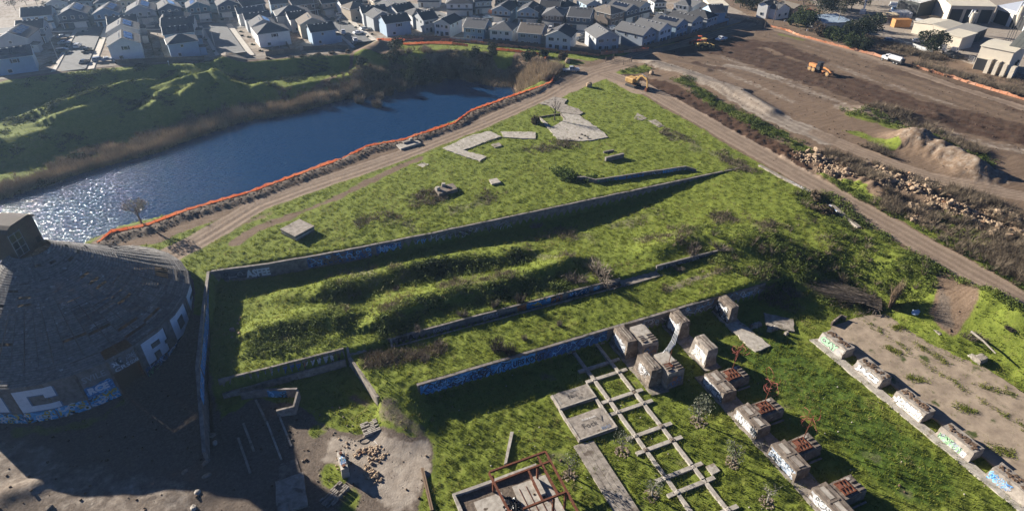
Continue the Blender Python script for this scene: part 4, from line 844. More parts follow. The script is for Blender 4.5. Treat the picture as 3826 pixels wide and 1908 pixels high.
# right row of five low blocks along the apron
RB = [(54.3, 60.0, 'first of the five, green bubble letters on its side', 'CSAY', (0.28, 0.50, 0.30)), (46.2, 51.9, 'second of the five, big white letters JACS', 'JACS', WH), (38.0, 43.7, 'third of the five, cream side with letters JOBJIM', 'JOBJIM', WH), (29.7, 35.5, 'fourth of the five, green painted panel', '', GR), (21.4, 27.2, 'fifth of the five, blue scribble on it', '', BLUE1)]
for i, (y0, y1, lb, tx, gc) in enumerate(RB):
    L = y1 - y0; t = thing('foundation_block', 'long battered block beside the apron, ' + lb, 'block', (88.2, y0, ZL), 0, 'row of blocks along the concrete apron')
    ins = (0.75, 0.15, 0.15, 0.15); rough_block(3.1, L, 2.0, ins, CONC, t, seed=50 + i)
    fr = left_face(0, 0, L, 0, 2.0, ins[0])
    if i < 3:
        mural(fr, 0.2, L - .2, 0.15, 1.95, [(0.36, 0.34, 0.31), (0.30, 0.27, 0.24), (0.58, 0.53, 0.46)][i], [GY], 90 + i, t, 8, off=0.02)
        lettering(fr, tx, 0.45, 0.42, L - (1.9 if i == 0 else 1.0), 1.35, BK, t, 0.12, 0.035); lettering(fr, tx, 0.5, 0.5, L - (2.0 if i == 0 else 1.1), 1.2, gc, t, 0.06, 0.05)
    elif i == 3:
        mural(fr, 0.5, 4.2, 0.3, 1.5, (0.25, 0.45, 0.24), [(0.5, 0.62, 0.5), (0.3, 0.26, 0.42), BK], 94, t, 40, off=0.02, fat=0.04); mural(fr, 4.25, 5.0, 0.3, 1.3, WH, [BK], 95, t, 2, off=0.02)
    else: mural(fr, 0.3, 3.6, 0.3, 1.7, None, [BLUE1, SKYB, GY], 96, t, 60, off=0.02, fat=0.06)
    b = MB(); r = random.Random(i)
    for k in range(26): b.box(1.9 + (r.random() - .5) * 1.1, 0.5 + r.random() * (L - 1), 1.97, .3 + .4 * r.random(), .3 + .5 * r.random(), 0.05 + .1 * r.random(), r.random() * 3, .7)
    kind(b.build('soil_on_top', SOIL, t), 'stuff')
slab('foundation_strip', 'narrow concrete footing along the painted side of the block row', [(87.2, 16), (88.9, 16), (88.7, 60.2), (87.0, 60.6)], ZL + .25, 0.7, CONC_L, 'strip', world=True, jag=.2)
APRON_M = mat('stained_apron', (0.34, 0.27, 0.20), 0.92, 0.3, 0.35, 0.03, col2=(0.20, 0.155, 0.115), spots=((0.055, 0.07, 0.018), 0.32, 0.615))
slab('concrete_apron', 'wide cracked concrete apron with weeds on the right edge', [(91.4, 12), (91.2, 60.3), (94.2, 61.9), (101.3, 61.9), (107.0, 60.6), (107.6, 57.5), (109.6, 52.3), (110.2, 45.5), (110.6, 35.4), (112, 12)], ZL + .35, 0.8, APRON_M, 'apron', world=True, jag=.35)
for i, (x, y, lb) in enumerate(((109.6, 51.2, 'upper of the two squat blocks on the far edge of the apron'), (109.9, 43.3, 'lower of the two squat blocks on the far edge of the apron'))):
    t = thing('concrete_block', lb, 'block', (x, y, ZL + .3)); rough_block(2.2, 1.6, 1.1, (.1, .1, .1, .1), CONC, t, seed=70 + i); rough_block(1.3, 1.0, .5, (.1, .1, .1, .1), CONC_L, t, 'cap_block', 75 + i, x=.1, y=1.5)
wall('pit_wall', 'small concrete box at the far corner of the apron', [(94.0, 62.0), (97.4, 63.0), (97.8, 62.2)], 0.3, [-4.9, -4.9, -4.9], [-6.4] * 3, CONC_D)
# weeds in the apron joints
sp = []
for q in [((95.5, 46), (97.2, 44.5)), ((100.8, 61), (101.6, 44)), ((104.4, 52), (105.0, 46)), ((98.5, 53), (99.3, 51)), ((97.2, 38), (98.5, 36)), ((101.5, 44), (103, 30)), ((105, 40), (109, 36)), ((94, 30), (96, 28)), ((104.5, 57), (106, 56))]:
    for k in range(70):
        u = rnd.random(); sp.append((q[0][0] + (q[1][0] - q[0][0]) * u + rnd.gauss(0, .45), q[0][1] + (q[1][1] - q[0][1]) * u + rnd.gauss(0, .5), ZL + .36))
scatter('apron_weeds', np.array(sp), [blades(7, 0.35, 0.12, 0.35, 31), blades(6, 0.25, 0.14, 0.4, 32)], lambda r, n: .5 + .7 * r.rand(n), M_GRASS, 41)
# ---------------------------------------------------------------- beam ladder
NODES = [(70.1, 67.3), (62.0, 59.2), (53.8, 50.8), (45.4, 42.6), (37.4, 34.6), (29.3, 26.5)]
t = thing('beam_ladder', 'long ladder of pale concrete ground beams across the front lawn', 'ground beams', (46.5, 50, ZL))
for x in (44.1, 49.05): 
    b = MB(); seg = [75.2] + [y for pr in NODES for y in pr] + [20]
    for a, c in zip(seg[:-1], seg[1:]):
        b = MB(); r = random.Random(int(a * 7 + x)); b.prism([(x - 46.5 - .3, c - 50 + .42), (x - 46.5 + .3, c - 50 + .42), (x - 46.5 + .3 + .04 * r.random(), a - 50 - .42), (x - 46.5 - .3, a - 50 - .42)], -0.3, 0.36 + .06 * r.random()); b.build('rail_beam', CONC_L, t)
for y in [75.3] + [y for pr in NODES for y in pr]:
    r = random.Random(int(y * 13)); e = [(-46.5 + 42.4 + .3 * r.random(), -46.5 + 43.75), (-46.5 + 44.5, -46.5 + 48.65), (-46.5 + 49.45, -46.5 + 50.7 + .3 * r.random())]
    if y > 75: e = e[:0] + [(-46.5 + 42.8, -46.5 + 43.75)] + e[2:]
    for a, c in e: MB().prism([(a, y - 50 - .33), (c, y - 50 - .33), (c, y - 50 + .33), (a, y - 50 + .33)], -0.3, 0.34).build('cross_beam', CONC_L, t)
    for x in (44.1, 49.05): rough_block(.86, .86, .62 if r.random() < .7 else .45, (.12, .12, .12, .12), CONC_L if r.random() < .75 else CONC_D, t, 'node_block', int(y * 3 + x), x=x - 46.5 - .43, y=y - 50 - .43, z=-0.1)
# ---------------------------------------------------------------- two written slabs and the grooved slab
def written(name, lb, x0, x1, y0, y1, z, words):
    t = thing(name, lb, 'slab', (x0, y0, ZL)); rough_block(x1 - x0, y1 - y0, z, (.05, .05, .05, .05), CONC, t, 'slab_body', int(y0))
    w, l = x1 - x0, y1 - y0; rim = MB()
    for a in ((0.12, 0, .24, l), (w - .36, 0, .24, l)): MB().prism([(a[0], .1), (a[0] + a[2], .1), (a[0] + a[2], l - .1), (a[0], l - .1)], z - .01, z + .05).build('rim', CONC_L, t)
    MB().prism([(.4, .1), (w - .4, .1), (w - .4, .32), (.4, .32)], z - .01, z + .05).build('rim', CONC_L, t)
    for tx, u, v, tw, th, c in words: lettering(Frame((0, 0, z), (1, 0, 0), (0, 1, 0), (0, 0, 1)), tx, u, v, tw, th, c, t, 0.0, 0.05)
    return t
written('written_slab', 'upper pale slab left of the ladder with the word Nini scrawled on it', 35.3, 42.5, 63.2, 66.7, .6, [('Nini', 2.6, 1.5, 1.5, .8, BK), ('zeh', 4.0, .8, .8, .6, (0.1, .1, .1)), ('COMM', 2.6, 2.7, 2.2, .35, GY), ('@ATX2', .6, .6, .3, 1.8, GY)])
written('written_slab', 'lower pale slab left of the ladder with the word Fock scrawled on it', 35.2, 42.4, 56.2, 61.1, .6, [('Fock', 1.9, 1.8, 2.6, 1.0, (0.09, .08, .07)), ('Cristo y rock', 2.4, 3.2, 2.5, .5, WH), ('V', 4.9, 2.0, 1.0, 1.3, (.12, .11, .1)), ('BIAS', 4.6, .5, 1.6, .6, (0.10, .16, .28))])
slab('pit_curb', 'thin curb closing the weedy pit between the written slabs on the left', [(35.2, 61.1), (35.55, 61.1), (35.6, 63.2), (35.25, 63.2)], ZL + .5, 1, CONC_L, 'curb', world=True); slab('pit_curb', 'chipped curb closing the weedy pit between the written slabs on the right', [(41.9, 61.1), (42.4, 61.1), (42.4, 63.2), (41.9, 63.2)], ZL + .5, 1, CONC_L, 'curb', world=True)
t = thing('grooved_slab', 'long slab with grooves running towards the lower edge, left of the ladder', 'slab', (34.1, 56.0, ZL + .2))
for k in range(4): MB().prism([(k * .86, -24), (k * .86 + .8, -24), (k * .86 + .8, -.1 - .12 * k), (k * .86, -.1)], -.5, .1).build('slab_strip', CONC, t)
MB().prism([(0.02, -24), (3.36, -24), (3.36, -.4), (0.02, -.3)], -.5, .02).build('groove_bed', CONC_D, t)
slab('concrete_pad', 'small square pad right of the ladder', [tl(3, 2, *p) for p in [(1920, 835), (2000, 802), (2062, 880), (1985, 920)]], ZL + .4, .8, CONC_L, 'pad'); 
o = slab('concrete_beam', 'single pale beam lying askew in the middle of the front lawn', [tl(3, 1, *p) for p in [(2535, 490), (2568, 490), (2500, 800), (2470, 815)]], ZL + .45, .6, CONC_L, 'beam')
# ---------------------------------------------------------------- steel frame over the square pit
t = thing('steel_structure', 'rusty red steel frame standing over a square concrete pit', 'frame', (23.5, 50, ZL))
def beam(x0, y0, x1, y1, z, w=.28, h=.34, name='beam', m=RUST):
    b = MB(); L = math.hypot(x1 - x0, y1 - y0); an = math.atan2(y1 - y0, x1 - x0); cx, cy = (x0 + x1) / 2 - 23.5, (y0 + y1) / 2 - 50
    b.box(cx, cy, z, L, w, .05, an); b.box(cx, cy, z + .05, L, .06, h - .1, an); b.box(cx, cy, z + h - .05, L, w, .05, an); return b.build(name, m, t)
zt = 3.5
beam(19.3, 54.1, 28.2, 54.2, zt); beam(19.5, 52.2, 28.1, 52.4, zt - .02); beam(19.2, 54.0, 19.8, 40, zt + .02); beam(28.3, 54.2, 28.0, 40, zt + .02); beam(21.4, 46.8, 28.1, 46.9, zt - .02); beam(26.9, 53.9, 26.8, 46.9, zt - .04); beam(24.6, 52.3, 24.4, 46.8, zt - .05)
for x, y in ((26.3, 52.6), (27.9, 46.8), (19.6, 53.4), (26.0, 46.7)): MB().box(x - 23.5, y - 50, 0, .3, .3, zt).build('column', RUST, t)
MB().box(19.6 - 23.5, 46.9 - 50, zt + .36, .5, .5, .08).build('cap_plate', RUST_L, t)
wall('pit_wall', 'rough white pit wall under the steel frame', [(13.9, 44), (13.8, 55.0), (27.2, 55.1)][::-1], .5, [-5.5, -5.5, -5.5], [-7.5] * 3, CONC_L, seed=33)
slab('pit_slab', 'pale slab in the pit, left of the black plastic', [(16.2, 40), (16.3, 52.8), (20.6, 52.8), (20.6, 40)], ZL + .05, .6, CONC_L, 'slab', world=True); slab('pit_slab', 'grooved pale slab in the pit, right of the black plastic', [(21.8, 40), (22.4, 53), (27.8, 53), (27.8, 40)], ZL + .08, .6, CONC_L, 'slab', world=True)
for k in range(4):
    o = MB().box(0, 0, 0, .07, 5.5, .07).build('rail_strip', RUST); o.location = (23.2 + k * 1.1, 49.5, ZL + .09); tag(o, 'thin rusty strip set in the grooved pit slab', 'strip', 'strips in the pit slab')
MB_ = MB(); o = MB_.box(0, 0, 0, .9, 3.2, .5).build('concrete_beam', CONC_L); o.location = (25.9, 51.4, ZL + .1); tag(o, 'short pale beam under the column inside the pit', 'beam')
r = random.Random(5); bm = bmesh.new(); bmesh.ops.create_icosphere(bm, subdivisions=4, radius=1.0)
for v in bm.verts: v.co = Vector((v.co.x * 1.2, v.co.y * 2.0, max(0, v.co.z) * .9)) * (0.75 + .5 * r.random())
me = bpy.data.meshes.new('plastic_sheet'); bm.to_mesh(me); bm.free(); me.materials.append(paint((0.012, 0.012, 0.013), 0.22, .2)); o = link('plastic_sheet', me, None, (21.2, 49.4, ZL - .1)); tag(o, 'crumpled black plastic sheet heaped in the pit', 'plastic sheet')
# ---------------------------------------------------------------- forecourt
t = thing('concrete_pylon', 'lone standing slab with letters BTD on its top in the forecourt', 'pylon', (0.15, 64.1, ZL)); rough_block(1.15, 3.6, 2.1, (.06, .06, .06, .06), CONC_L, t, 'pylon_body', 81, x=-.55, y=0)
fr = Frame((-.5, 0, 3.05), (0, 1, 0), (-1, 0, 0), (0, 0, 1)); mural(Frame((-.45, .2, 2.13), (1, 0, 0), (0, 1, 0)), 0.05, .9, .6, 2.3, WH, [SKYB], 97, t, 4)
lettering(Frame((-.4, .9, 2.18), (1, 0, 0), (0, 1, 0)), 'BTD', .05, 0, .8, .55, (0.1, .15, .3), t, .02, 0.0); lettering(Frame((-.4, 1.5, 2.18), (1, 0, 0), (0, 1, 0)), 'BTD', .05, 0, .8, .5, BK, t, .02, 0.0)
for y in (.5, 2.9): MB().cyl((0.02, y, 2.1), .24, .3, 10).build('bolt_stub', RUST, t)
COBB = []
for k in range(4):
    bm = bmesh.new(); bmesh.ops.create_icosphere(bm, subdivisions=1, radius=.5); r = random.Random(k)
    for v in bm.verts: v.co = Vector((v.co.x * (0.8 + .5 * r.random()), v.co.y * (.8 + .3 * r.random()), v.co.z * (.6 + .35 * r.random()) + .2))
    me = bpy.data.meshes.new('cobble'); bm.to_mesh(me); bm.free(); me.materials.append(STONE); COBB.append(me)
def stones(name, n, fn, s0, s1, label, group, seed, meshes=COBB, cat='stone', z=None):
    r = random.Random(seed)
    for k in range(n):
        x, y = fn(r); o = link(name, meshes[r.randrange(len(meshes))], None, (x, y, (Tz(x, y) if z is None else z) + 0.02), r.random() * 6.28); s = s0 + (s1 - s0) * r.random() ** 2; o.scale = (s, s, s); tag(o, label, cat, group)
gq = lambda a, b: G(*tl(3, 1, a, b), ZL)[:2]
def blob(c, sx, sy, an=0.0):
    ca, sa = math.cos(an), math.sin(an)
    def f(r):
        u, v = r.gauss(0, .42) * sx, r.gauss(0, .42) * sy; return c[0] + ca * u - sa * v, c[1] + sa * u + ca * v
    return f
stones('cobble', 46, blob(gq(1130, 690), 2.2, 1.1, -.1), .42, .68, 'tan cobble in the upper heap of the forecourt', 'cobbles of the upper heap', 1, z=ZL)
stones('cobble', 20, blob(gq(1200, 775), 1.9, .7, .3), .4, .64, 'tan cobble in the curved tail of the lower heap', 'cobbles of the curved tail', 2, z=ZL)
stones('cobble', 62, blob(gq(1140, 920), 1.1, 2.0, .35), .42, .68, 'tan cobble in the lower heap of the forecourt', 'cobbles of the lower heap', 3, z=ZL)
stones('cobble', 24, blob(gq(900, 760), 5.5, 4.2), .3, .52, 'loose cobble scattered round the lone standing slab', 'loose cobbles on the forecourt', 4, z=ZL)
stones('cobble', 14, blob(gq(1300, 420), 5, 2.4), .25, .5, 'loose cobble scattered near the far edge of the forecourt', 'loose cobbles at the far edge of the forecourt', 14, z=ZL)
def brick_stack(c, nx, ny, rz, lb, m, seed):
    t = thing('block_stack', lb, 'stack', (c[0], c[1], ZL), rz); r = random.Random(seed)
    me = MB().box(0, 0, 0, .62, .22, .3).data('block', m)
    for i in range(nx):
        for j in range(ny):
            for z in range(2):
                if r.random() < .82: o = link('block', me, t, ((i - nx / 2) * .68, (j - ny / 2) * .34, z * .31), (r.random() - .5) * .12)
brick_stack(gq(1155, 450), 4, 8, .1, 'neat stack of pale blocks at the top of the forecourt', CONC_L, 1); brick_stack(gq(790, 1110), 6, 6, .6, 'tumbled stack of grey blocks at the edge of the shade', CONC, 2)
def hose(pts, lb):
    P = []; w = [gq(*p) for p in pts]
    for i in range(len(w) - 1):
        p0, p1, p2, p3 = [Vector(w[max(0, min(len(w) - 1, j))]) for j in (i - 1, i, i + 1, i + 2)]
        for q in range(6):
            u = q / 6; P.append(0.5 * ((2 * p1) + (-p0 + p2) * u + (2 * p0 - 5 * p1 + 4 * p2 - p3) * u * u + (-p0 + 3 * p1 - 3 * p2 + p3) * u ** 3))
    c = P[0]; o = MB().tube([(p.x - c.x, p.y - c.y, .05) for p in P], .055, 6).build('hose', paint((0.05, .042, .035), .7)); o.location = (c.x, c.y, ZL + .03); tag(o, lb, 'hose')
hose([(1180, 520), (1230, 505), (1340, 520), (1430, 515), (1450, 535), (1400, 562), (1290, 562), (1235, 540), (1240, 508), (1280, 520), (1275, 540), (1250, 535)], 'looped black hose on the right of the forecourt')
hose([(1180, 522), (1190, 545), (1090, 555), (1030, 580), (1040, 608), (1100, 605), (1145, 570)], 'black hose loop on the left of the white pole')
for a, c, lb in (((1138, 508), (1268, 608), 'long white pole lying across the forecourt'), ((1175, 588), (1220, 640), 'short white pole lying across the forecourt')):
    A_, B_ = gq(*a), gq(*c); o = MB().tube([(0, 0, .08), (B_[0] - A_[0], B_[1] - A_[1], .08)], .08, 6).build('pole', paint((.6, .58, .54), .6)); o.location = (A_[0], A_[1], ZL + .02); tag(o, lb, 'pole')
for k in range(2):
    a, c = gq(1648 + 14 * k, 870), gq(1745 + 14 * k, 1290); o = MB().box(0, 0, 0, .26, math.hypot(c[0] - a[0], c[1] - a[1]), .3, math.atan2(c[1] - a[1], c[0] - a[0]) - math.pi / 2).build('timber_beam', paint((.20, .13, .08), .8)); o.location = ((a[0] + c[0]) / 2, (a[1] + c[1]) / 2, ZL + .15); tag(o, ('left' if k == 0 else 'right') + ' one of two long brown beams lying at the forecourt edge', 'beam')
slab('concrete_slab', 'blue-grey slab in the shade at the bottom left of the forecourt', [(-10.0, 61.6), (-5.8, 61.4), (-5.7, 67.3), (-9.7, 67.2)], ZL + .45, .8, CONC, 'slab', world=True, jag=.15)
slab('concrete_slab', 'darker lower slab just above the blue-grey slab in the shade', [(-9.2, 67.5), (-6.0, 67.6), (-6.3, 70.6), (-9.0, 70.4)], ZL + .12, .5, CONC_D, 'slab', world=True)
o = slab('concrete_block', 'chipped block at the lower left corner of the blue-grey slab', [(-10.2, 60.0), (-8.4, 59.8), (-8.3, 62.6), (-9.6, 62.9)], ZL + .9, 1.2, CONC, 'block', world=True, jag=.2)
for p, lb in ((((-8.1, 81.2), (-6.9, 73.3)), 'white stone kerb line in the shade, right of the pair'), (((-10.0, 79.9), (-8.6, 71.2)), 'white stone kerb line in the shade, left of the pair')):
    o = wall('kerb_line', lb, list(p), .3, [-5.75, -5.75], [-6.4, -6.4], CONC_L, 'kerb')
def boulder(px, z, s, lb, m=STONE, seed=0, flat=.8):
    r = random.Random(seed); bm = bmesh.new(); bmesh.ops.create_icosphere(bm, subdivisions=2, radius=.5)
    for v in bm.verts: v.co = Vector((v.co.x * s[0], v.co.y * s[1], v.co.z * s[2])) * (0.86 + .28 * r.random())
    me = bpy.data.meshes.new('boulder'); bm.to_mesh(me); bm.free(); me.materials.append(m); g = GT(*px) if z is None else G(px[0], px[1], z); o = link('boulder', me, None, (g[0], g[1], g[2] + s[2] * .32), r.random() * 3); tag(o, lb, 'boulder'); return o
for px, s, lb, m in [((790, 1631), (1.5, 1.0, .7), 'brown oval boulder at the foot of the narrow blue wall', STONE_G), ((804, 1657), (1.0, .8, .7), 'white jagged rock below the foot of the narrow blue wall', CONC_L), ((775, 1724), (2.0, .8, .5), 'long grey stone in the shade of the round building', STONE_G), ((773, 1778), (1.5, .9, .5), 'flat brown stone in the shade, below the long grey stone', STONE_G), ((740, 1845), (1.1, 1.0, .9), 'pale round boulder right on the edge of the big shadow', CONC_L), ((724, 1900), (1.1, .9, .7), 'pale boulder at the bottom edge near the big shadow', CONC_L), ((186, 1898), (1.1, 1.0, .6), 'grey boulder at the bottom left with weeds beside it', STONE_G), ((690, 1762), (1.2, .8, .25), 'flat grey disc stone in the shade of the round building', STONE_G)]:
    boulder(px, ZL, s, lb, m, seed=int(px[0]))
for px, s, lb in [((2120, 236), (2.0, 2.0, 2.2), 'big tan boulder behind the silver pickup'), ((2089, 256), (1.0, .9, 1.6), 'narrow pale boulder at the tail of the silver pickup'), ((2201, 325), (2.3, 2.1, 2.2), 'round dark boulder on the meadow tip by the track junction'), ((2434, 278), (2.0, 1.7, 1.7), 'tan boulder in the weeds above the excavator'), ((2093, 295), (1.2, 1.0, .9), 'small tan boulder inside the fence corner')]:
    boulder(px, None, s, lb, STONE, seed=int(px[0]))
stones('rock', 9, lambda r: (-14.6 + r.random() * 3.2, 99.5 + r.random() * 6), .5, 1.0, 'grey rock lying in the shaded corner of the terrace', 'rocks in the shaded terrace corner', 9, COBB)
# ---------------------------------------------------------------- rod sculptures
def coil(name, lb, x, y, z0, h, lean, col, seed):
    t = thing(name, lb, 'sculpture', (x, y, z0)); r = random.Random(seed); top = Vector((lean[0], lean[1], h))
    MB().tube([(0, 0, 0), tuple(top)], .07, 6).build('mast', RUST, t); MB().box(0, 0, 0, .8, .8, .1).build('base_plate', RUST, t)
    for k in range(7):
        a = Vector((r.gauss(0, 1), r.gauss(0, 1), r.gauss(0, .7))).normalized(); u = a.orthogonal().normalized(); w = a.cross(u); rad = .5 + 1.0 * r.random(); c = top + u * rad * .9 + Vector((0, 0, (r.random() - .6) * .8))
        MB().tube([tuple(c + (u * math.cos(q) + w * math.sin(q)) * rad * (1, .8)[k % 2]) for q in [2 * math.pi * i / 14 for i in range(14)]], .03, 4).build('wire_loop', col, t)
RED = paint((.26, .05, .035), .6)
coil('wire_sculpture', 'red wire coil on a leaning mast, topmost of the three in the middle row', 64.4, 56.8, -3.9, 5.6, (1.3, .5), RED, 1); coil('wire_sculpture', 'red wire coil on a leaning mast, middle of the three', 64.5, 48.8, -3.9, 5.6, (1.1, .5), RED, 2); coil('wire_sculpture', 'red wire coil on a leaning mast, lowest of the three', 64.5, 40.6, -3.9, 5.8, (1.4, .6), RED, 3)
t = thing('rod_sculpture', 'silver sculpture of bundled rods on a mast over the double pier', 'sculpture', (56.0, 62.7, -2.3)); MB().tube([(0, 0, 0), (.5, .3, 4.6)], .07, 6).build('mast', RUST, t); MB().box(-.3, -.4, 0, 1.3, 1.1, .15).build('base_plate', RUST, t)
for k in range(8):
    o = (k % 4 - 1.5) * .22; z = (k // 4) * .35; MB().tube([(-1.6, -.9 + o, 4.2 + z), (.3, .2 + o * 1.5, 4.5 + z), (2.6, 2.2 + o, 6.2 - z)], .045, 5).build('rod', GALV, t)
for c, s in (((-1.9, -.8, 4.6), .5), ((2.7, 2.3, 6.1), .55)):
    MB().tube([(c[0] - s, c[1], c[2] - s), (c[0] + s, c[1] + .2, c[2] - s * .6), (c[0] + s * .3, c[1], c[2] + s), (c[0] - s, c[1], c[2] - s)], .045, 5).build('frame_loop', GALV, t)
# ---------------------------------------------------------------- the round building
SCX, SCY, SR = -40.2, 114.5, 20.6
NP = 28
ad = G(508, 1448, ZL); DOOR_A = math.atan2(ad[1] - SCY, ad[0] - SCX); STEP = 2 * math.pi / NP
t = thing('round_building', 'big round building with a dark conical board roof and graffiti panels', 'building', (SCX, SCY, ZL))
ROOF_M = mat('weathered_roof_boards', (0.20, 0.185, 0.17), 0.9, 0.4, 1.6, 0.03, col2=(0.085, 0.078, 0.072), spots=((0.34, 0.35, 0.33), 1.4, 0.64), obj_var=0.35)
PANEL_M = mat('stained_panel', (0.22, 0.20, 0.185), 0.9, 0.35, 1.2, 0.02, col2=(0.11, 0.09, 0.075))
HW = 8.0
def cylp(a, r, z): return (r * math.cos(a), r * math.sin(a), z)
ca = lambda k: DOOR_A + k * STEP
for k in range(NP):
    a0, a1 = ca(k - .5), ca(k + .5); m0, m1 = a0 + .009, a1 - .009
    if k == 0:   # doorway with a lintel
        b = MB(); b.prism([cylp(m0, SR, 0)[:2], cylp(m1, SR, 0)[:2], cylp(m1, SR - .35, 0)[:2], cylp(m0, SR - .35, 0)[:2]], 5.0, HW); b.build('lintel_panel', PANEL_M, t)
        MB().prism([cylp(m0, SR - 1.2, 0)[:2], cylp(m1, SR - 1.2, 0)[:2], cylp(m1, SR - 1.3, 0)[:2], cylp(m0, SR - 1.3, 0)[:2]], 0, 5.0).build('door_leaf', paint((.10, .065, .04), .85), t)
    else:
        b = MB(); b.prism([cylp(m0, SR, 0)[:2], cylp(m1, SR, 0)[:2], cylp(m1, SR - .35, 0)[:2], cylp(m0, SR - .35, 0)[:2]], -0.6, HW); b.build('wall_panel', PANEL_M, t)
    b = MB(); b.prism([cylp(a0 - .007, SR + .05, 0)[:2], cylp(a0 + .007, SR + .05, 0)[:2], cylp(a0 + .007, SR - .4, 0)[:2], cylp(a0 - .007, SR - .4, 0)[:2]], -0.6, HW - .1); b.build('pilaster', CONC_D, t)
def pfr(k): # frame on panel k
    a0, a1 = ca(k - .5), ca(k + .5); p, q = Vector(cylp(a0, SR + .02, 0)), Vector(cylp(a1, SR + .02, 0)); return Frame(p, q - p, (0, 0, 1), Vector(((p + q).x, (p + q).y, 0)))
PW = 2 * SR * math.sin(STEP / 2)
def rect(b, fr, u0, v0, u1, v1, o): b.quad(fr(u0, v0, o), fr(u1, v0, o), fr(u1, v1, o), fr(u0, v1, o))
LW = (0.72, 0.74, 0.76)
def big_letter(rects, k0, u0, v0, cw, ch, col, shadow=None):
    """block letter out of rectangles on a 5 x 5 cell grid, wrapped over the panels"""
    for c, d, o in ((shadow, .22, .05), (col, 0, .075)):
        if c is None: continue
        b = MB()
        for x0, y0, x1, y1 in rects:
            xs = np.linspace(x0, x1, max(2, int((x1 - x0) * 2) + 1))
            for xa, xb in zip(xs[:-1], xs[1:]):
                P = []
                for xx, yy in ((xa, y0), (xb, y0), (xb, y1), (xa, y1)):
                    u = u0 + xx * cw + d; v = v0 + yy * ch - d; k = k0 + math.floor(u / PW); P.append(None); a = ca(k0 - .5) + u / PW * STEP
                    rr = SR * math.cos(STEP / 2) / math.cos(((a - ca(k0 - .5)) % STEP) - STEP / 2) + o + .03; P[-1] = cylp(a, rr, v)
                b.quad(*P)
        b.build('lettering', paint(c, .6, .15), t)
LET = {'F': [(0, 0, 1.5, 5), (1.5, 3.6, 4.4, 5), (1.5, 1.7, 3.4, 2.8)], 'R': [(0, 0, 1.5, 5), (1.5, 3.7, 4.5, 5), (3.1, 2.4, 4.5, 3.7), (1.5, 1.6, 3.9, 2.6), (2.6, 0, 4.2, 1.6)], 'O': [(0, 0, 1.5, 5), (3.4, 0, 4.9, 5), (1.5, 3.7, 3.4, 5), (1.5, 0, 3.4, 1.3)], 'C': [(0, 0, 1.5, 5), (1.5, 3.6, 5, 5), (1.5, 0, 5, 1.3), (3.6, 2.7, 5, 3.6)], 'D': [(0, 0, 1.5, 5), (3.2, .6, 4.7, 4.4), (1.5, 3.7, 3.2, 5), (1.5, 0, 3.2, 1.3)]}
# right of the doorway R, O, F; left of it C and D (u runs counter-clockwise = to the right seen from outside)
big_letter(LET['R'], 1, 1.0, 2.9, 1.05, .95, LW, BK); big_letter(LET['O'], 2, 3.1, 3.0, 1.0, .95, LW, BK); big_letter(LET['F'], 4, .6, 3.0, 1.0, .95, LW, BK)
big_letter(LET['C'], -3, .2, 2.6, 1.12, .92, LW, (.13, .20, .30)); big_letter(LET['D'], -5, 2.2, 2.4, 1.12, .92, LW, (.13, .20, .30))
for k in (1, 2, 3, 4, 5, 6): mural(pfr(k), .1, PW - .1, .3, 2.9, [(0.06, .12, .22), (.04, .16, .36), (.05, .20, .42), (.05, .17, .36), (.12, .14, .2), (.1, .1, .12)][k - 1], [WH, BK, SKYB], 100 + k, t, 26, off=.05, fat=.07)
mural(pfr(1), .2, 2.6, .3, 2.2, (.14, .14, .13), [BK, GR, BK], 111, t, 22, off=.09, fat=.06)
for k in (-1, -2, -3, -4, -5, -6, -7): mural(pfr(k), .1, PW - .1, .2, 2.5, (.05, .28, .50), [(.09, .42, .68), BK, (.14, .48, .74), YL, WH], 120 + k, t, 46, off=.05, fat=.13)
mural(pfr(-1), .2, PW - .3, 2.3, 4.8, (.04, .20, .42), [SKYB], 130, t, 6, off=.07); lettering(pfr(-1), 'RCE', .6, 3.0, 3.0, 1.4, LW, t, .06, .12); lettering(pfr(-1), 'SVILE', .5, 5.6, 3.4, 1.2, (.34, .35, .36), t, .01, .1)
lettering(pfr(0), 'CRS', .6, 5.15, 2.4, .8, LW, t, .01, .1); lettering(pfr(0), 'GOAR', 3.1, 5.2, 1.4, .7, LW, t, .01, .1); mural(pfr(0), .3, 2.2, 6.0, 7.7, (.20, .21, .22), [LW, BK], 131, t, 10, off=.06, fat=.1); mural(pfr(0), 2.6, 4.4, 6.0, 7.6, None, [(.33, .34, .35)], 132, t, 12, off=.06, fat=.05)
# roof boards: sectors of boards laid along the eave direction
ROWS = 52; RE, RT, ZE, ZT = SR + .10, 3.0, HW - .02, HW + 12.0
def board(k, i, lift=0.0, s0=.012, s1=.012):
    f0, f1 = i / ROWS, (i + 1) / ROWS - .0035; r0, r1 = RE + (RT - RE) * f0, RE + (RT - RE) * f1; z0, z1 = ZE + (ZT - ZE) * f0 ** 1.08, ZE + (ZT - ZE) * f1 ** 1.08
    a0, a1 = ca(k - .5) + s0 * 20 / (r0 + 18) * .25, ca(k + .5) - s1 * 20 / (r0 + 18) * .25
    up = .03 + lift; d = .04
    P = [cylp(a0, r0, z0 + up), cylp(a1, r0, z0 + up), cylp(a1, r1, z1 + up * .7), cylp(a0, r1, z1 + up * .7)]; P = [(p[0] - 1.7 * f, p[1] + 2.1 * f, p[2]) for p, f in zip(P, (f0, f0, f1, f1))]; Q = [(p[0], p[1], p[2] - d) for p in P]; return P + Q
BF = [(0, 1, 2, 3), (7, 6, 5, 4), (0, 4, 5, 1), (1, 5, 6, 2), (2, 6, 7, 3), (3, 7, 4, 0)]
rr = random.Random(12); rest = MB(); single = 0
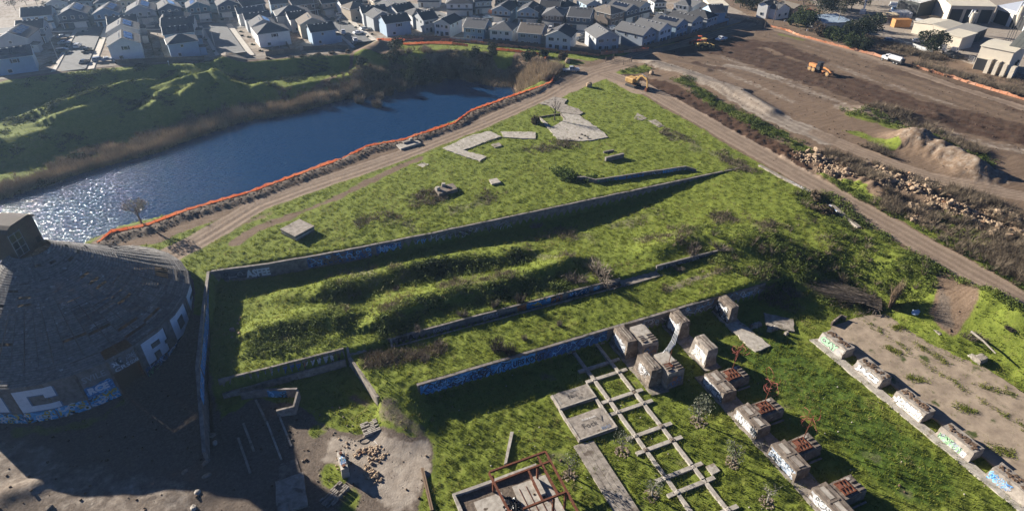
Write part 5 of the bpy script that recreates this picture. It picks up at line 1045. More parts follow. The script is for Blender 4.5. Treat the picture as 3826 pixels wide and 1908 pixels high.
for i in range(ROWS):
    for k in range(NP):
        hole = False
        if i < 9 and k in (1, 2) and rr.random() < (.34 if i in (2, 4, 6) else .16): hole = True
        if i in (1, 2, 3, 4) and k == 0: hole = True
        if i in (9, 10, 11, 12, 13) and k == 5 : hole = True
        if rr.random() < .03: hole = True
        if hole: continue
        v = board(k, i, rr.random() * .05 + (.12 if rr.random() < .025 else 0), rr.random() * .03 - .02, rr.random() * .03 - .02)
        if i < 25 and -5 <= k <= 6 and single < 300:
            b = MB(); b.v = v; b.f = BF; b.m = [0] * 6; b.build('roof_board', ROOF_M, t); single += 1
        else:
            n = len(rest.v); rest.v += v; rest.f += [tuple(n + q for q in f) for f in BF]; rest.m += [0] * 6
kind(rest.build('roof_boards', ROOF_M, t), 'stuff')
for k in range(NP * 2):
    a = ca(k / 2 - .5); MB().tube([cylp(a, RE - .2, ZE - .16), tuple(Vector(cylp(a, RT, ZT - .4)) + Vector((-1.7, 2.1, 0)))], .09, 4).build('rafter', WOODPOST, t)
# head house on the roof
e = Vector((0.49, 0.87, 0)); n_ = Vector((0.87, -0.49, 0)); c0 = Vector((-3.6, 3.9, 0)) + n_ * 2.0; CUP = paint((.115, .085, .058), .85, .3)
Wd, Dp, Hh = 5.8, 5.0, 6.4; zb = HW + 10.8
def cp(u, d, z): return tuple(c0 + e * u - n_ * d + Vector((0, 0, z)))
b = MB()
prof = [(-Wd / 2, zb), (Wd / 2, zb), (Wd / 2, zb + Hh - .9), (Wd / 2 - .35, zb + Hh - .35), (Wd / 2 - 1.1, zb + Hh), (-Wd / 2 + 1.1, zb + Hh), (-Wd / 2 + .35, zb + Hh - .35), (-Wd / 2, zb + Hh - .9)]
n = len(prof); b.v = [cp(u, 0, z) for u, z in prof] + [cp(u, Dp, z) for u, z in prof]; b.f = [tuple(range(n)), tuple(n + q for q in reversed(range(n)))] + [(q, n + q, n + (q + 1) % n, (q + 1) % n) for q in range(n)]; b.m = [0] * len(b.f); head = b.build('head_house', CUP, t)
b = MB(); ov = [(u * 1.06, z + .12) for u, z in prof[2:]]; n = len(ov); b.v = [cp(u, -.35, z) for u, z in ov] + [cp(u, Dp + .3, z) for u, z in ov] + [cp(u, -.35, z - .16) for u, z in ov] + [cp(u, Dp + .3, z - .16) for u, z in ov]
for q in range(n - 1): b.f += [(q, n + q, n + q + 1, q + 1), (2 * n + q + 1, 3 * n + q + 1, 3 * n + q, 2 * n + q), (q + 1, 2 * n + q + 1, 2 * n + q, q)]; b.m += [0] * 3
b.build('roof_cap', paint((.085, .07, .06), .9, .3), head)
for u in (-2.3, -1.1):
    for v in range(3):
        b = MB(); q = [(u - .55, zb + .9 + v * 1.35), (u + .5, zb + .9 + v * 1.35), (u + .5, zb + 2.1 + v * 1.35), (u - .55, zb + 2.1 + v * 1.35)]; b.quad(*[cp(x, -.02, z) for x, z in q]); b.build('pane', GLASS, head)
for u in (-2.92, -1.68, -.5): MB().tube([cp(u, -.06, zb + .7), cp(u, -.06, zb + 5.1)], .07, 4).build('mullion', paint((.36, .36, .36), .6), head)
for z in (.8, 2.15, 3.5, 4.9): MB().tube([cp(-2.92, -.06, zb + z), cp(-.5, -.06, zb + z)], .06, 4).build('mullion', paint((.36, .36, .36), .6), head)
b = MB(); b.quad(*[cp(x, -.03, zb + z) for x, z in ((1.6, .9), (2.5, .9), (2.5, 2.0), (1.6, 2.0))]); b.build('vent_opening', BLACK, head)
# ---------------------------------------------------------------- streets of the estate
TAR = mat('street_asphalt', (0.155, 0.155, 0.155), 0.9, 0.2, 0.6, 0.01); PAVE = mat('pavement_concrete', (0.50, 0.46, 0.40), 0.9, 0.15, 0.8); PATHM = mat('gravel_path', (0.21, 0.175, 0.14), 0.95, 0.25, 1.0, 0.02)
def strip(name, line, w, m, dz, k='structure', off=0.0):
    """ribbon lying on the ground along a world polyline"""
    P = []
    for (ax, ay), (bx, by) in zip(line[:-1], line[1:]):
        n = max(1, int(math.hypot(bx - ax, by - ay) / 3))
        for j in range(n): P.append((ax + (bx - ax) * j / n, ay + (by - ay) * j / n))
    P.append(line[-1]); b = MB(); L = []; n = len(P)
    for i in range(n):
        a, c = P[max(i - 1, 0)], P[min(i + 1, n - 1)]; dx, dy = c[0] - a[0], c[1] - a[1]; q = math.hypot(dx, dy); L.append((-dy / q, dx / q))
    E = [[(p[0] + l[0] * (off + s * w / 2), p[1] + l[1] * (off + s * w / 2)) for p, l in zip(P, L)] for s in (-1, 1)]
    zs = [T(np.array([p[0] for p in e]), np.array([p[1] for p in e])) for e in E]
    for i in range(n):
        z = max(zs[0][i], zs[1][i]) + dz
        b.v += [(E[0][i][0], E[0][i][1], z), (E[1][i][0], E[1][i][1], z), (E[0][i][0], E[0][i][1], z - .4), (E[1][i][0], E[1][i][1], z - .4)]
    for i in range(n - 1):
        q = 4 * i; b.f += [(q, q + 4, q + 5, q + 1), (q, q + 2, q + 6, q + 4), (q + 1, q + 5, q + 7, q + 3)]; b.m += [0] * 3
    o = b.build(name, m); return kind(o, k) if k else o
SL = [(-58.5, 266), (-59.2, 331)]; SM = [(-4.0, 271), (-10.3, 326)]; SR_ = [(47.5, 268.5), (43.2, 324)]
SX = [(-150, 352), (-95, 338), (-60, 331), (-10, 326), (43, 324), (70, 327), (100, 335)]
SE = GX([(1745, 80), (1690, 66), (1640, 52), (1590, 38), (1545, 22), (1500, 8), (1470, -10)], .6)
SF = GX([(2520, 40), (2600, 66), (2640, 90)], .0); SG = GX([(2150, 150), (2300, 112), (2470, 72), (2540, 45), (2440, 32), (2330, 10)], .3)
for i, (l, w) in enumerate(((SX, 9.5), (SL, 9.0), (SM, 9.5), (SR_, 8.5), (SE, 8.0), (SG, 8.0))): strip('street', l, w, TAR, .03 + .004 * i)
for i, (l, o) in enumerate(((SL, -5.9), (SM, -6.3), (SR_, -5.6), (SL, 5.6), (SM, 5.8), (SR_, 5.4), (SX, -6.2))): strip('pavement', l, 2.2 if i < 3 else 1.3, PAVE, .15 + .004 * i, off=o)
strip('path', [(x, y + 3.4) for x, y in RIM[:8]], 4.6, PATHM, .05)
def mark(name, txt, x, y, w, h, rz, z=None, col=(.7, .7, .68)):
    z = Tz(x, y) + .05 if z is None else z; c, s = math.cos(rz), math.sin(rz); t = thing(name, 'white word STOP painted on the street' if txt else 'yellow centre line painted at the street mouth', 'road marking', (x, y, z))
    if txt: lettering(Frame((0, 0, 0), (c, s, 0), (-s, c, 0), (0, 0, 1)), txt, 0, 0, w, h, col, t, .02, 0.0)
    else: MB().box(0, 0, 0, w, h, .004, rz).build('painted_line', paint(col, .7), t)
mark('road_marking', 'STOP', -9.3, 318.0, 3.2, 2.6, .1, z=Tz(-9, 319) + .052); mark('road_marking', '', -10.0, 312.5, .35, 7.5, .11, z=Tz(-10, 312) + .052, col=(.5, .33, .06))
# ---------------------------------------------------------------- houses
WALLC = {'blue': (.22, .31, .40), 'pale': (.62, .63, .63), 'grey': (.36, .38, .40), 'white': (.72, .71, .68), 'navy': (.055, .08, .125), 'teal': (.075, .15, .20), 'tan': (.46, .39, .30), 'brown': (.13, .105, .09), 'dark': (.12, .12, .125), 'cream': (.60, .54, .44), 'sky': (.30, .40, .50), 'steel': (.27, .31, .36)}
ROOFC = {'g': (.135, .135, .138), 'd': (.058, .058, .062), 't': (.175, .150, .125), 'm': (.10, .10, .104)}
_rm = {k: mat('shingles_' + k, v, .95, .25, 2.0, .02) for k, v in ROOFC.items()}
_wm = {k: mat('siding_' + k, v, .8, .10, .6) for k, v in WALLC.items()}
SOLAR = paint((.015, .02, .035), .12, .1, spec=.9)
TRIM = paint((.66, .66, .64), .6)
VENT_ME = MB().box(0, 0, 0, .55, .4, .22).data('roof_vent', paint((.5, .5, .5), .5))
def window(t, x, z, w, h, face, W_, D_):
    e = .06; b = MB(); p = MB()
    if face == 'f': b.box(x, -.03, z, w + .24, .1, h + .24); p.quad((x - w / 2, -.09, z + .12), (x + w / 2, -.09, z + .12), (x + w / 2, -.09, z + .12 + h), (x - w / 2, -.09, z + .12 + h))
    elif face == 'r': b.box(W_ + .03, x, z, .1, w + .24, h + .24); p.quad((W_ + .09, x - w / 2, z + .12), (W_ + .09, x + w / 2, z + .12), (W_ + .09, x + w / 2, z + .12 + h), (W_ + .09, x - w / 2, z + .12 + h))
    else: b.box(-.03, x, z, .1, w + .24, h + .24); p.quad((-.09, x + w / 2, z + .12), (-.09, x - w / 2, z + .12), (-.09, x - w / 2, z + .12 + h), (-.09, x + w / 2, z + .12 + h))
    f = b.build('window', TRIM, t); p.build('pane', GLASS, f)
    if w > 1.3 and face == 'f':
        m = MB()
        for k in range(1, 3 if w > 1.9 else 2): m.box(x - w / 2 + w * k / (3 if w > 1.9 else 2), -.10, z + .12, .09, .02, h)
        m.build('mullion', TRIM, f)
def slopes(b, polys, th=.16):
    for P in polys:
        n = len(b.v); k = len(P); b.v += list(P) + [(x, y, z - th) for x, y, z in P]
        b.f += [tuple(n + i for i in range(k)), tuple(n + k + i for i in reversed(range(k)))] + [(n + i, n + k + i, n + k + (i + 1) % k, n + (i + 1) % k) for i in range(k)]; b.m += [0] * (k + 2)
def house(L, Rr, dep, roof, wc, rc, style, label, eave=5.7, sol=None, side='r', hr=random.Random(1)):
    z = 1.0
    for _ in range(3):
        a, c = G(L[0], L[1], z + eave), G(Rr[0], Rr[1], z + eave); z = Tz((a[0] + c[0]) / 2, (a[1] + c[1]) / 2 + 2)
    ux, uy = c[0] - a[0], c[1] - a[1]; w = math.hypot(ux, uy); rz = math.atan2(uy, ux)
    t = thing('house', label, 'house', (a[0], a[1], z), rz, 'houses of the estate'); wm = _wm[wc]; rm = _rm[rc]; o = .45; pt = .46
    b = MB()
    if roof == 'front':
        rh = (w / 2) * pt; n = [(0, -.5), (w, -.5), (w, eave), (w / 2, eave + rh), (0, eave)]
        b.v = [(x, 0, zz) for x, zz in n] + [(x, dep, zz) for x, zz in n]; b.f = [(0, 1, 2, 3, 4), (9, 8, 7, 6, 5)] + [(i, 5 + i, 5 + (i + 1) % 5, (i + 1) % 5) for i in range(5)]; b.m = [0] * 7
        rf = MB(); e = eave - o * pt; slopes(rf, [[(-o, -o, e + .14), (w / 2, -o, eave + rh + .14), (w / 2, dep + o, eave + rh + .14), (-o, dep + o, e + .14)], [(w / 2 + .003, -o, eave + rh + .14), (w + o, -o, e + .14), (w + o, dep + o, e + .14), (w / 2 + .003, dep + o, eave + rh + .14)]])
        top = [(w / 2 - .9, dep * q, eave + rh - .9 * pt + .16) for q in (.2, .36, .52, .68)]; edge = [[(-o, -o - .03, e + .05), (w / 2, -o - .03, eave + rh + .05), (w + o, -o - .03, e + .05)]]
    elif roof == 'side':
        rh = (dep / 2) * pt; n = [(0, -.5), (dep, -.5), (dep, eave), (dep / 2, eave + rh), (0, eave)]
        b.v = [(0, y, zz) for y, zz in n] + [(w, y, zz) for y, zz in n]; b.f = [(4, 3, 2, 1, 0), (5, 6, 7, 8, 9)] + [((i + 1) % 5, 5 + (i + 1) % 5, 5 + i, i) for i in range(5)]; b.m = [0] * 7
        rf = MB(); e = eave - o * pt; slopes(rf, [[(-o, -o, e + .14), (w + o, -o, e + .14), (w + o, dep / 2, eave + rh + .14), (-o, dep / 2, eave + rh + .14)], [(-o, dep / 2 + .003, eave + rh + .14), (w + o, dep / 2 + .003, eave + rh + .14), (w + o, dep + o, e + .14), (-o, dep + o, e + .14)]])
        top = [(w * q, dep / 2 - .7, eave + rh - .7 * pt + .16) for q in (.25, .42, .6, .78)]; edge = [[(-o, -o - .03, e + .05), (w + o, -o - .03, e + .05)], [(-o - .03, -o, e + .05), (-o - .03, dep / 2, eave + rh + .05)], [(w + o + .03, -o, e + .05), (w + o + .03, dep / 2, eave + rh + .05)]]
    else:
        m_ = min(w, dep) / 2; rh = m_ * pt; b.box(w / 2, dep / 2, -.5, w, dep, eave + .5); e = eave - o * pt + .14; h = eave + rh + .14
        r1, r2 = ((m_, dep / 2, h), (w - m_, dep / 2, h)) if w > dep else ((w / 2, m_, h), (w / 2, dep - m_, h))
        A_, B_, C_, D_ = (-o, -o, e), (w + o, -o, e), (w + o, dep + o, e), (-o, dep + o, e); rf = MB()
        slopes(rf, [[A_, B_, r2, r1], [B_, C_, r2], [C_, D_, r1, r2], [D_, A_, r1]] if w > dep else [[A_, B_, r1], [B_, C_, r2, r1], [C_, D_, r2], [D_, A_, r1, r2]])
        top = [(w / 2 + (q - .5) * w * .5, dep / 2 + (q - .5) * .6, h - .5) for q in (.3, .5, .7)]; edge = [[A_, B_], [B_, C_], [A_, D_]]; edge = [[(x, y, zz - .1) for x, y, zz in q] for q in edge]
    wall_o = b.build('wall', wm, t); roof_o = rf.build('roof', rm, t)
    for ed in edge: MB().tube(ed, .09, 4).build('fascia', TRIM, roof_o)
    for p in top: link('roof_vent', VENT_ME, roof_o, p)
    if sol:
        for k in range(sol[1]):
            q = .12 + .8 * k / max(1, sol[1]); sw = .72 / sol[1]; b = MB()
            if roof == 'front':
                s = -1 if sol[0] == 'l' else 1; x0, x1 = w / 2 + s * .7, w / 2 + s * (w / 2) * .62; y0, y1 = dep * q, dep * (q + sw); zf = lambda x: eave + rh - abs(x - w / 2) * pt + .24
                b.quad(*( [(x0, y0, zf(x0)), (x1, y0, zf(x1)), (x1, y1, zf(x1)), (x0, y1, zf(x0))] if s > 0 else [(x1, y0, zf(x1)), (x0, y0, zf(x0)), (x0, y1, zf(x0)), (x1, y1, zf(x1))]))
            else:
                y0, y1 = dep * .12, dep * .42; zf = lambda y: eave + y * pt + .24; x0, x1 = w * q, w * (q + sw); b.quad((x0, y0, zf(y0)), (x1, y0, zf(y0)), (x1, y1, zf(y1)), (x0, y1, zf(y1)))
            b.build('solar_panel', SOLAR, roof_o)
    s = min(1.0, w / 9.5)
    if style == 'back':
        window(t, w * .22, 3.6, 2.1 * s, 1.2, 'f', w, dep); window(t, w * .50, 3.9, .7, .9, 'f', w, dep); window(t, w * .78, 3.6, 1.5 * s, 1.2, 'f', w, dep)
        window(t, w * .20, .9, 1.3 * s, 1.2, 'f', w, dep); window(t, w * .80, .7, 2.0 * s, 1.4, 'f', w, dep); window(t, w * .47, .05, 1.7 * s, 2.0, 'f', w, dep)
    elif style == 'garage':
        for q in (.2, .48, .78): window(t, w * q, 3.7, 1.1, 1.2, 'f', w, dep)
        gx = w * (.33 if side == 'r' else .67); MB().box(gx, -.05, 0, 4.7 * s, .12, 2.3).build('garage_door', TRIM, t)
        px_ = w * (.82 if side == 'r' else .18); MB().box(px_, -.04, 0, 1.0, .1, 2.1).build('door', paint((.10, .07, .05), .6), t)
        pr = MB(); slopes(pr, [[(-.2, -1.3, 2.75), (w + .2, -1.3, 2.75), (w + .2, .0, 3.3), (-.2, .0, 3.3)]]); po = pr.build('porch_roof', rm, t); MB().tube([(-.2, -1.33, 2.68), (w + .2, -1.33, 2.68)], .09, 4).build('fascia', TRIM, po)
        MB().box(px_ + .9 * (1 if side == 'r' else -1), -1.1, 0, .22, .22, 2.7).build('porch_post', TRIM, t)
        dw = strip_drive(t, gx, 5.0 * s)
    elif style == 'end':
        window(t, w * .45, 3.9, .9, .9, 'f', w, dep); window(t, w * .3, .7, 1.0, 1.1, 'f', w, dep)
        pr = MB(); slopes(pr, [[(w, .4, 3.2), (w + 2.6, .4, 2.9), (w + 2.6, 4.6, 2.9), (w, 4.6, 3.2)]]); pr.build('porch_roof', rm, t); MB().box(w + 1.3, 2.5, -.3, 2.2, 3.8, 3.1).build('porch', wm, t)
    elif style == 'shut':
        window(t, w * .52, 3.7, 1.2, 1.1, 'f', w, dep)
        for k in (-1, 1): MB().box(w * .52 + k * 1.05, -.03, 3.75, .5, .1, 1.3).build('shutter', paint((.05, .05, .055), .6), t)
        window(t, w * .3, .6, 1.2, 1.1, 'f', w, dep)
    for q in (.25, .6): 
        if style in ('back', 'garage'): window(t, dep * q, 3.8, 1.0, 1.1, 'r', w, dep); window(t, dep * q, 3.8, 1.0, 1.1, 'l', w, dep)
    return t
def strip_drive(t, x, w): return MB().box(x, -3.2, -.2, w, 6.0, .26).build('driveway', PAVE, t)
HS = [
 ((-28, 224), (118, 205), 10, 'side', 'sky', 'g', 'shut', 'blue house at the left edge, long wall facing the pond', ('n', 2), 'r'),
 ((-20, 150), (98, 142), 14, 'front', 'grey', 'g', 'end', 'house with two solar arrays directly behind the blue house at the left edge', ('r', 3), 'r'),
 ((60, 112), (158, 104), 10, 'side', 'steel', 'm', 'garage', 'dark-roofed house third back from the left end of the bank path', None, 'r'),
 ((80, 64), (190, 55), 11, 'side', 'sky', 'm', 'garage', 'light blue house beside the pale open ground at top left', None, 'l'),
 ((215, 58), (322, 50), 12, 'front', 'navy', 'g', 'garage', 'navy house with white bay, facing the left street mouth', ('r', 3), 'l'),
 ((347, 53), (442, 47), 12, 'front', 'blue', 'g', 'garage', 'pale blue house with small gabled bay, right of the navy one', ('r', 2), 'l'),
 ((469, 47), (577, 38), 12, 'front', 'grey', 'g', 'garage', 'grey house with white bay between the left and middle streets', ('r', 4), 'l'),
 ((402, 174), (522, 160), 13, 'front', 'white', 'm', 'shut', 'white gabled house with timber end on the corner of the left street', ('r', 2), 'r'),
 ((398, 122), (516, 110), 11, 'front', 'grey', 'g', 'end', 'grey house with big solar array behind the white corner house', ('r', 2), 'r'),
 ((405, 92), (510, 82), 9, 'side', 'grey', 'm', 'end', 'dark-roofed house closing the row on the left street', None, 'r'),
 ((626, 166), (737, 152), 9, 'hip', 'sky', 'm', 'end', 'pale blue corner house with hipped roof and porch by the middle street', None, 'r'),
 ((612, 130), (722, 119), 9, 'side', 'blue', 'm', 'end', 'second house up the left side of the middle street', ('n', 2), 'r'),
 ((603, 98), (722, 90), 9, 'side', 'grey', 'm', 'end', 'third house up the left side of the middle street', None, 'r'),
 ((598, 73), (700, 66), 9, 'hip', 'grey', 'm', 'end', 'fourth house up the left side of the middle street', ('n', 2), 'r'),
 ((588, 38), (676, 28), 11, 'front', 'navy', 'g', 'garage', 'navy house with a long solar array above the middle street', ('r', 3), 'l'),
 ((698, 30), (782, 22), 11, 'front', 'teal', 'g', 'garage', 'teal house with white garage at the head of the middle street', ('l', 1), 'l'),
 ((812, 22), (896, 14), 11, 'front', 'navy', 'g', 'garage', 'navy house right of the teal one, garage in shade', None, 'r'),
 ((908, 25), (990, 13), 11, 'side', 'dark', 'm', 'garage', 'charcoal house behind the hipped row of the middle street', None, 'r'),
 ((1014, 17), (1088, 10), 11, 'side', 'blue', 'm', 'garage', 'light blue house with shuttered windows right of the charcoal one', None, 'l'),
 ((962, 128), (1080, 113), 11, 'hip', 'white', 'm', 'shut', 'white hipped house with a brown panel on the right corner of the middle street', None, 'r'),
 ((940, 100), (1030, 90), 9, 'front', 'grey', 'g', 'end', 'grey house with solar panels behind the white hipped corner house', ('r', 2), 'r'),
 ((918, 74), (1010, 64), 8, 'side', 'grey', 'm', 'end', 'third house up the right side of the middle street', None, 'r'),
 ((890, 52), (985, 42), 8, 'side', 'white', 'g', 'end', 'fourth house up the right side of the middle street', None, 'r'),
 ((1163, 121), (1252, 110), 9, 'side', 'sky', 'd', 'end', 'white house with black roof on the left corner of the right street', None, 'r'),
 ((1120, 94), (1216, 84), 10, 'front', 'tan', 't', 'end', 'tan gabled house behind the black-roofed corner house', None, 'r'),
 ((1084, 74), (1150, 66), 10, 'side', 'white', 'd', 'end', 'white house with black roof behind the tan gabled house', None, 'r'),
 ((1035, 62), (1160, 50), 12, 'hip', 'grey', 'g', 'end', 'broad grey hipped house midway between the middle and right streets', None, 'r'),
 ((1096, 22), (1188, 10), 11, 'side', 'brown', 't', 'garage', 'brown house with a white garage facing down the cross street', None, 'r'),
 ((1204, 14), (1272, 6), 11, 'side', 'tan', 'm', 'garage', 'tan house with a shuttered white bay at the head of the right street', None, 'r'),
 ((1442, 89), (1533, 77), 10, 'side', 'sky', 'd', 'shut', 'white house with dark roof on the right corner of the right street', None, 'r'),
 ((1394, 68), (1465, 58), 9, 'front', 'grey', 'g', 'end', 'grey house right behind the white corner house of the right street', None, 'l'),
 ((1356, 50), (1444, 42), 9, 'side', 'grey', 'd', 'end', 'dark-roofed grey house third up the right street', None, 'l'),
 ((1308, 35), (1372, 24), 9, 'hip', 'tan', 't', 'end', 'tan hipped house fourth up the right street', None, 'l'),
 ((1280, 22), (1355, 12), 9, 'side', 'white', 'd', 'end', 'white house fifth up the right street under a black roof', None, 'l'),
 ((1440, 36), (1512, 26), 11, 'front', 'grey', 'g', 'end', 'grey-roofed house behind the right street row', None, 'l'),
 ((1486, 46), (1552, 34), 10, 'side', 'white', 'd', 'end', 'white gabled house with black roof behind the right street row', None, 'l'),
 ((1540, 60), (1602, 52), 10, 'hip', 'white', 'm', 'end', 'white hipped house tucked between two black roofs', None, 'l'),
 ((1582, 76), (1636, 68), 11, 'side', 'grey', 'd', 'back', 'grey house with black roof left of the white pergola house', None, 'l'),
 ((1622, 84), (1680, 91), 11, 'front', 'pale', 'd', 'back', 'white gabled house with a pergola behind the brown fence', None, 'r'),
 ((1732, 101), (1808, 107), 11, 'side', 'blue', 'g', 'back', 'blue house behind the white fence section', None, 'r'),
 ((1830, 109), (1912, 115), 11, 'hip', 'pale', 'g', 'back', 'white hipped house with a dark awning, right of the blue house', None, 'r'),
 ((1936, 120), (2020, 127), 11, 'side', 'steel', 't', 'back', 'slate-blue house with brown roof behind the row of shrubs', None, 'r'),
 ((2040, 132), (2131, 140), 11, 'front', 'pale', 'd', 'back', 'white gabled house with brown awning near the wooden gate', None, 'r'),
 ((2228, 142), (2314, 136), 13, 'front', 'grey', 'g', 'back', 'grey gabled house standing on the fence corner', None, 'r'),
 ((2402, 132), (2453, 115), 14, 'front', 'steel', 'g', 'back', 'slate house with long blank wall right of the white van', None, 'r'),
 ((2464, 115), (2511, 100), 13, 'front', 'pale', 'g', 'back', 'white gabled house next right of the long blank wall', None, 'r'),
 ((2527, 98), (2572, 84), 13, 'front', 'blue', 'm', 'back', 'blue house with a black solar roof in the right-hand row', ('l', 1), 'r'),
 ((2586, 83), (2628, 71), 13, 'front', 'grey', 'd', 'back', 'grey house with cream side wall, fifth along the right-hand row', None, 'r'),
 ((2643, 70), (2683, 57), 12, 'hip', 'grey', 'd', 'back', 'grey hipped house at the end of the right-hand row', None, 'r'),
 ((2662, 49), (2712, 47), 11, 'side', 'sky', 't', 'end', 'blue-walled house with a broad brown roof at the far right end', None, 'r'),
 ((1668, 14), (1764, 14), 11, 'hip', 'pale', 'm', 'garage', 'pale house with a corner porch across the curving street', None, 'r'),
 ((1775, 8), (1836, 4), 11, 'side', 'grey', 'm', 'garage', 'grey house with white garage beside the pale porch house', None, 'l'),
 ((1838, 36), (1905, 41), 12, 'front', 'blue', 'd', 'garage', 'blue gabled house with white garage in the second row', None, 'r'),
 ((1936, 42), (2010, 46), 12, 'front', 'blue', 'd', 'garage', 'blue house with black shutters and a bright white garage door', None, 'l'),
 ((2028, 55), (2102, 59), 12, 'hip', 'brown', 'g', 'garage', 'dark brown house with the white car in its drive', None, 'r'),
 ((2122, 61), (2202, 67), 12, 'side', 'navy', 'm', 'garage', 'navy house with twin small gables and white garage', None, 'l'),
 ((2016, 26), (2086, 30), 11, 'side', 'grey', 'd', 'end', 'black-roofed house behind the bright white garage door', None, 'l'),
 ((2106, 28), (2164, 20), 11, 'hip', 'white', 'd', 'back', 'white house with black hipped roof in the third row', None, 'r'),
 ((2192, 18), (2244, 14), 12, 'front', 'sky', 'g', 'back', 'blue gabled house behind the tan and brown house', None, 'r'),
 ((2282, 54), (2334, 42), 13, 'hip', 'brown', 't', 'back', 'tan and dark brown house above the white van', None, 'r'),
 ((2338, 42), (2388, 30), 12, 'front', 'navy', 'm', 'garage', 'navy house with solar panels right of the tan and brown house', ('l', 1), 'r'),
 ((2390, 28), (2432, 18), 12, 'front', 'steel', 'd', 'garage', 'blue-grey gabled house beside the white people carrier', None, 'l'),
 ((2520, 14), (2572, 22), 11, 'hip', 'white', 'g', 'garage', 'white house with lit garage across from the right-hand row', None, 'l'),
 ((2590, 24), (2650, 20), 12, 'front', 'pale', 'm', 'end', 'white gabled house with small porch before the cream warehouse', None, 'r'),
 ((2446, 10), (2490, 8), 9, 'hip', 'pale', 'm', 'garage', 'white house with small square porch at the top edge', None, 'r'),
 ((2556, 6), (2600, 8), 10, 'side', 'white', 'd', 'back', 'white-walled house at the top edge behind the lit garage house', None, 'r'),
]
for i, h in enumerate(HS): house(h[0], h[1], h[2], h[3], h[4], h[5], h[6], h[7], sol=h[8], side=h[9])
# upper rows cut by the top edge
far_rows = [((170, 14), (250, 10), 'grey', 'g'), ((262, 8), (340, 4), 'steel', 'm'), ((352, 14), (430, 8), 'cream', 'g'), ((440, 6), (520, 2), 'tan', 't'), ((556, 8), (600, 5), 'cream', 't'), ((650, 4), (712, 0), 'white', 'g'), ((745, -6), (820, -10), 'grey', 'g'), ((1296, -8), (1370, -14), 'white', 'd'), ((1398, 8), (1440, 4), 'tan', 't'), ((1560, -16), (1640, -16), 'pale', 'm'), ((1850, -4), (1920, 0), 'brown', 'm'), ((1936, 4), (1990, 4), 'navy', 'm'), ((2060, -8), (2140, -6), 'grey', 'd'), ((2250, 2), (2320, -6), 'grey', 'm'), ((2340, -4), (2400, -10), 'white', 'g')]
for i, (a, c, wc, rc) in enumerate(far_rows):
    house(a, c, 11, ['front', 'side', 'hip'][i % 3], wc, rc, 'garage', f'{ {"grey":"grey","steel":"slate","cream":"cream","tan":"tan","white":"white","pale":"pale","brown":"brown","navy":"navy"}[wc]} house cut by the top edge, {["first","second","third","fourth","fifth","sixth","seventh","eighth","ninth","tenth","eleventh","twelfth","thirteenth","fourteenth","fifteenth"][i]} from the left', side='l')
# ---------------------------------------------------------------- fences
def runpts(pts, step):
    o = []
    for (ax, ay), (bx, by) in zip(pts[:-1], pts[1:]):
        n = max(1, round(math.hypot(bx - ax, by - ay) / step))
        for j in range(n): o.append((ax + (bx - ax) * j / n, ay + (by - ay) * j / n))
    return o + [pts[-1]]
FENW = mat('fence_boards', (.17, .125, .09), .9, .3, 2.5, .01, obj_var=.18); FENG = mat('pale_fence', (.50, .49, .47), .8, .1, 1)
def wood_fence(label, pts, h=1.8, m=FENW, step=2.4):
    P = runpts(pts, step); t = thing('wooden_fence', label, 'fence', (P[0][0], P[0][1], Tz(*P[0])))
    for i, (a, c) in enumerate(zip(P[:-1], P[1:])):
        za, zc = Tz(*a) - t.location.z, Tz(*c) - t.location.z; x0, y0, x1, y1 = a[0] - P[0][0], a[1] - P[0][1], c[0] - P[0][0], c[1] - P[0][1]; L = math.hypot(x1 - x0, y1 - y0); nx, ny = -(y1 - y0) / L * .03, (x1 - x0) / L * .03
        b = MB(); b.prism([(x0 + nx, y0 + ny), (x0 - nx, y0 - ny), (x1 - nx, y1 - ny), (x1 + nx, y1 + ny)], [za - .3, za - .3, zc - .3, zc - .3], [za + h, za + h, zc + h, zc + h]); b.build('fence_panel', m, t)
        MB().box(x0, y0, za - .3, .12, .12, h + .42).build('post', WOODPOST, t)
wood_fence('tan wooden fence in front of the white corner house on the left street', GX([(432, 236), (585, 222), (760, 206)], 3.5))
wood_fence('shaded wooden fence below the blue house at the left edge', GX([(-60, 288), (0, 278), (110, 262)], 4))
wood_fence('brown wooden fence under the white hipped corner house', GX([(990, 190), (1060, 180), (1120, 175)], 2.4))
wood_fence('grey-brown wooden fence under the black-roofed corner house', GX([(1133, 172), (1260, 166), (1300, 168)], 2))
wood_fence('dark wooden fence behind the pale-leaved bushes', GX([(1515, 149), (1600, 148), (1680, 150)], .3))
wood_fence('white fence section in front of the blue house', GX([(1681, 151), (1740, 156), (1804, 160)], .3), m=FENG)
wood_fence('long dark wooden fence behind the orange mesh up to the gate', GX([(1806, 161), (1900, 168), (2000, 178), (2128, 190), (2200, 200), (2240, 204)], .1))
wood_fence('long wooden fence behind the right-hand row of houses', GX([(2244, 204), (2330, 196), (2400, 188), (2480, 168), (2570, 143), (2660, 112), (2720, 92)], 0))
for i, (a, c) in enumerate((((575, 205), (556, 120)), ((1080, 170), (1040, 110)), ((536, 205), (520, 150)), ((612, 208), (590, 130)))): wood_fence(['back garden fence of the left street row', 'back garden fence behind the tan gabled house', 'side fence of the white corner house', 'back garden fence of the middle street row'][i], GX([a, c], 3 if i != 1 else 2), 1.7)
ORM = None
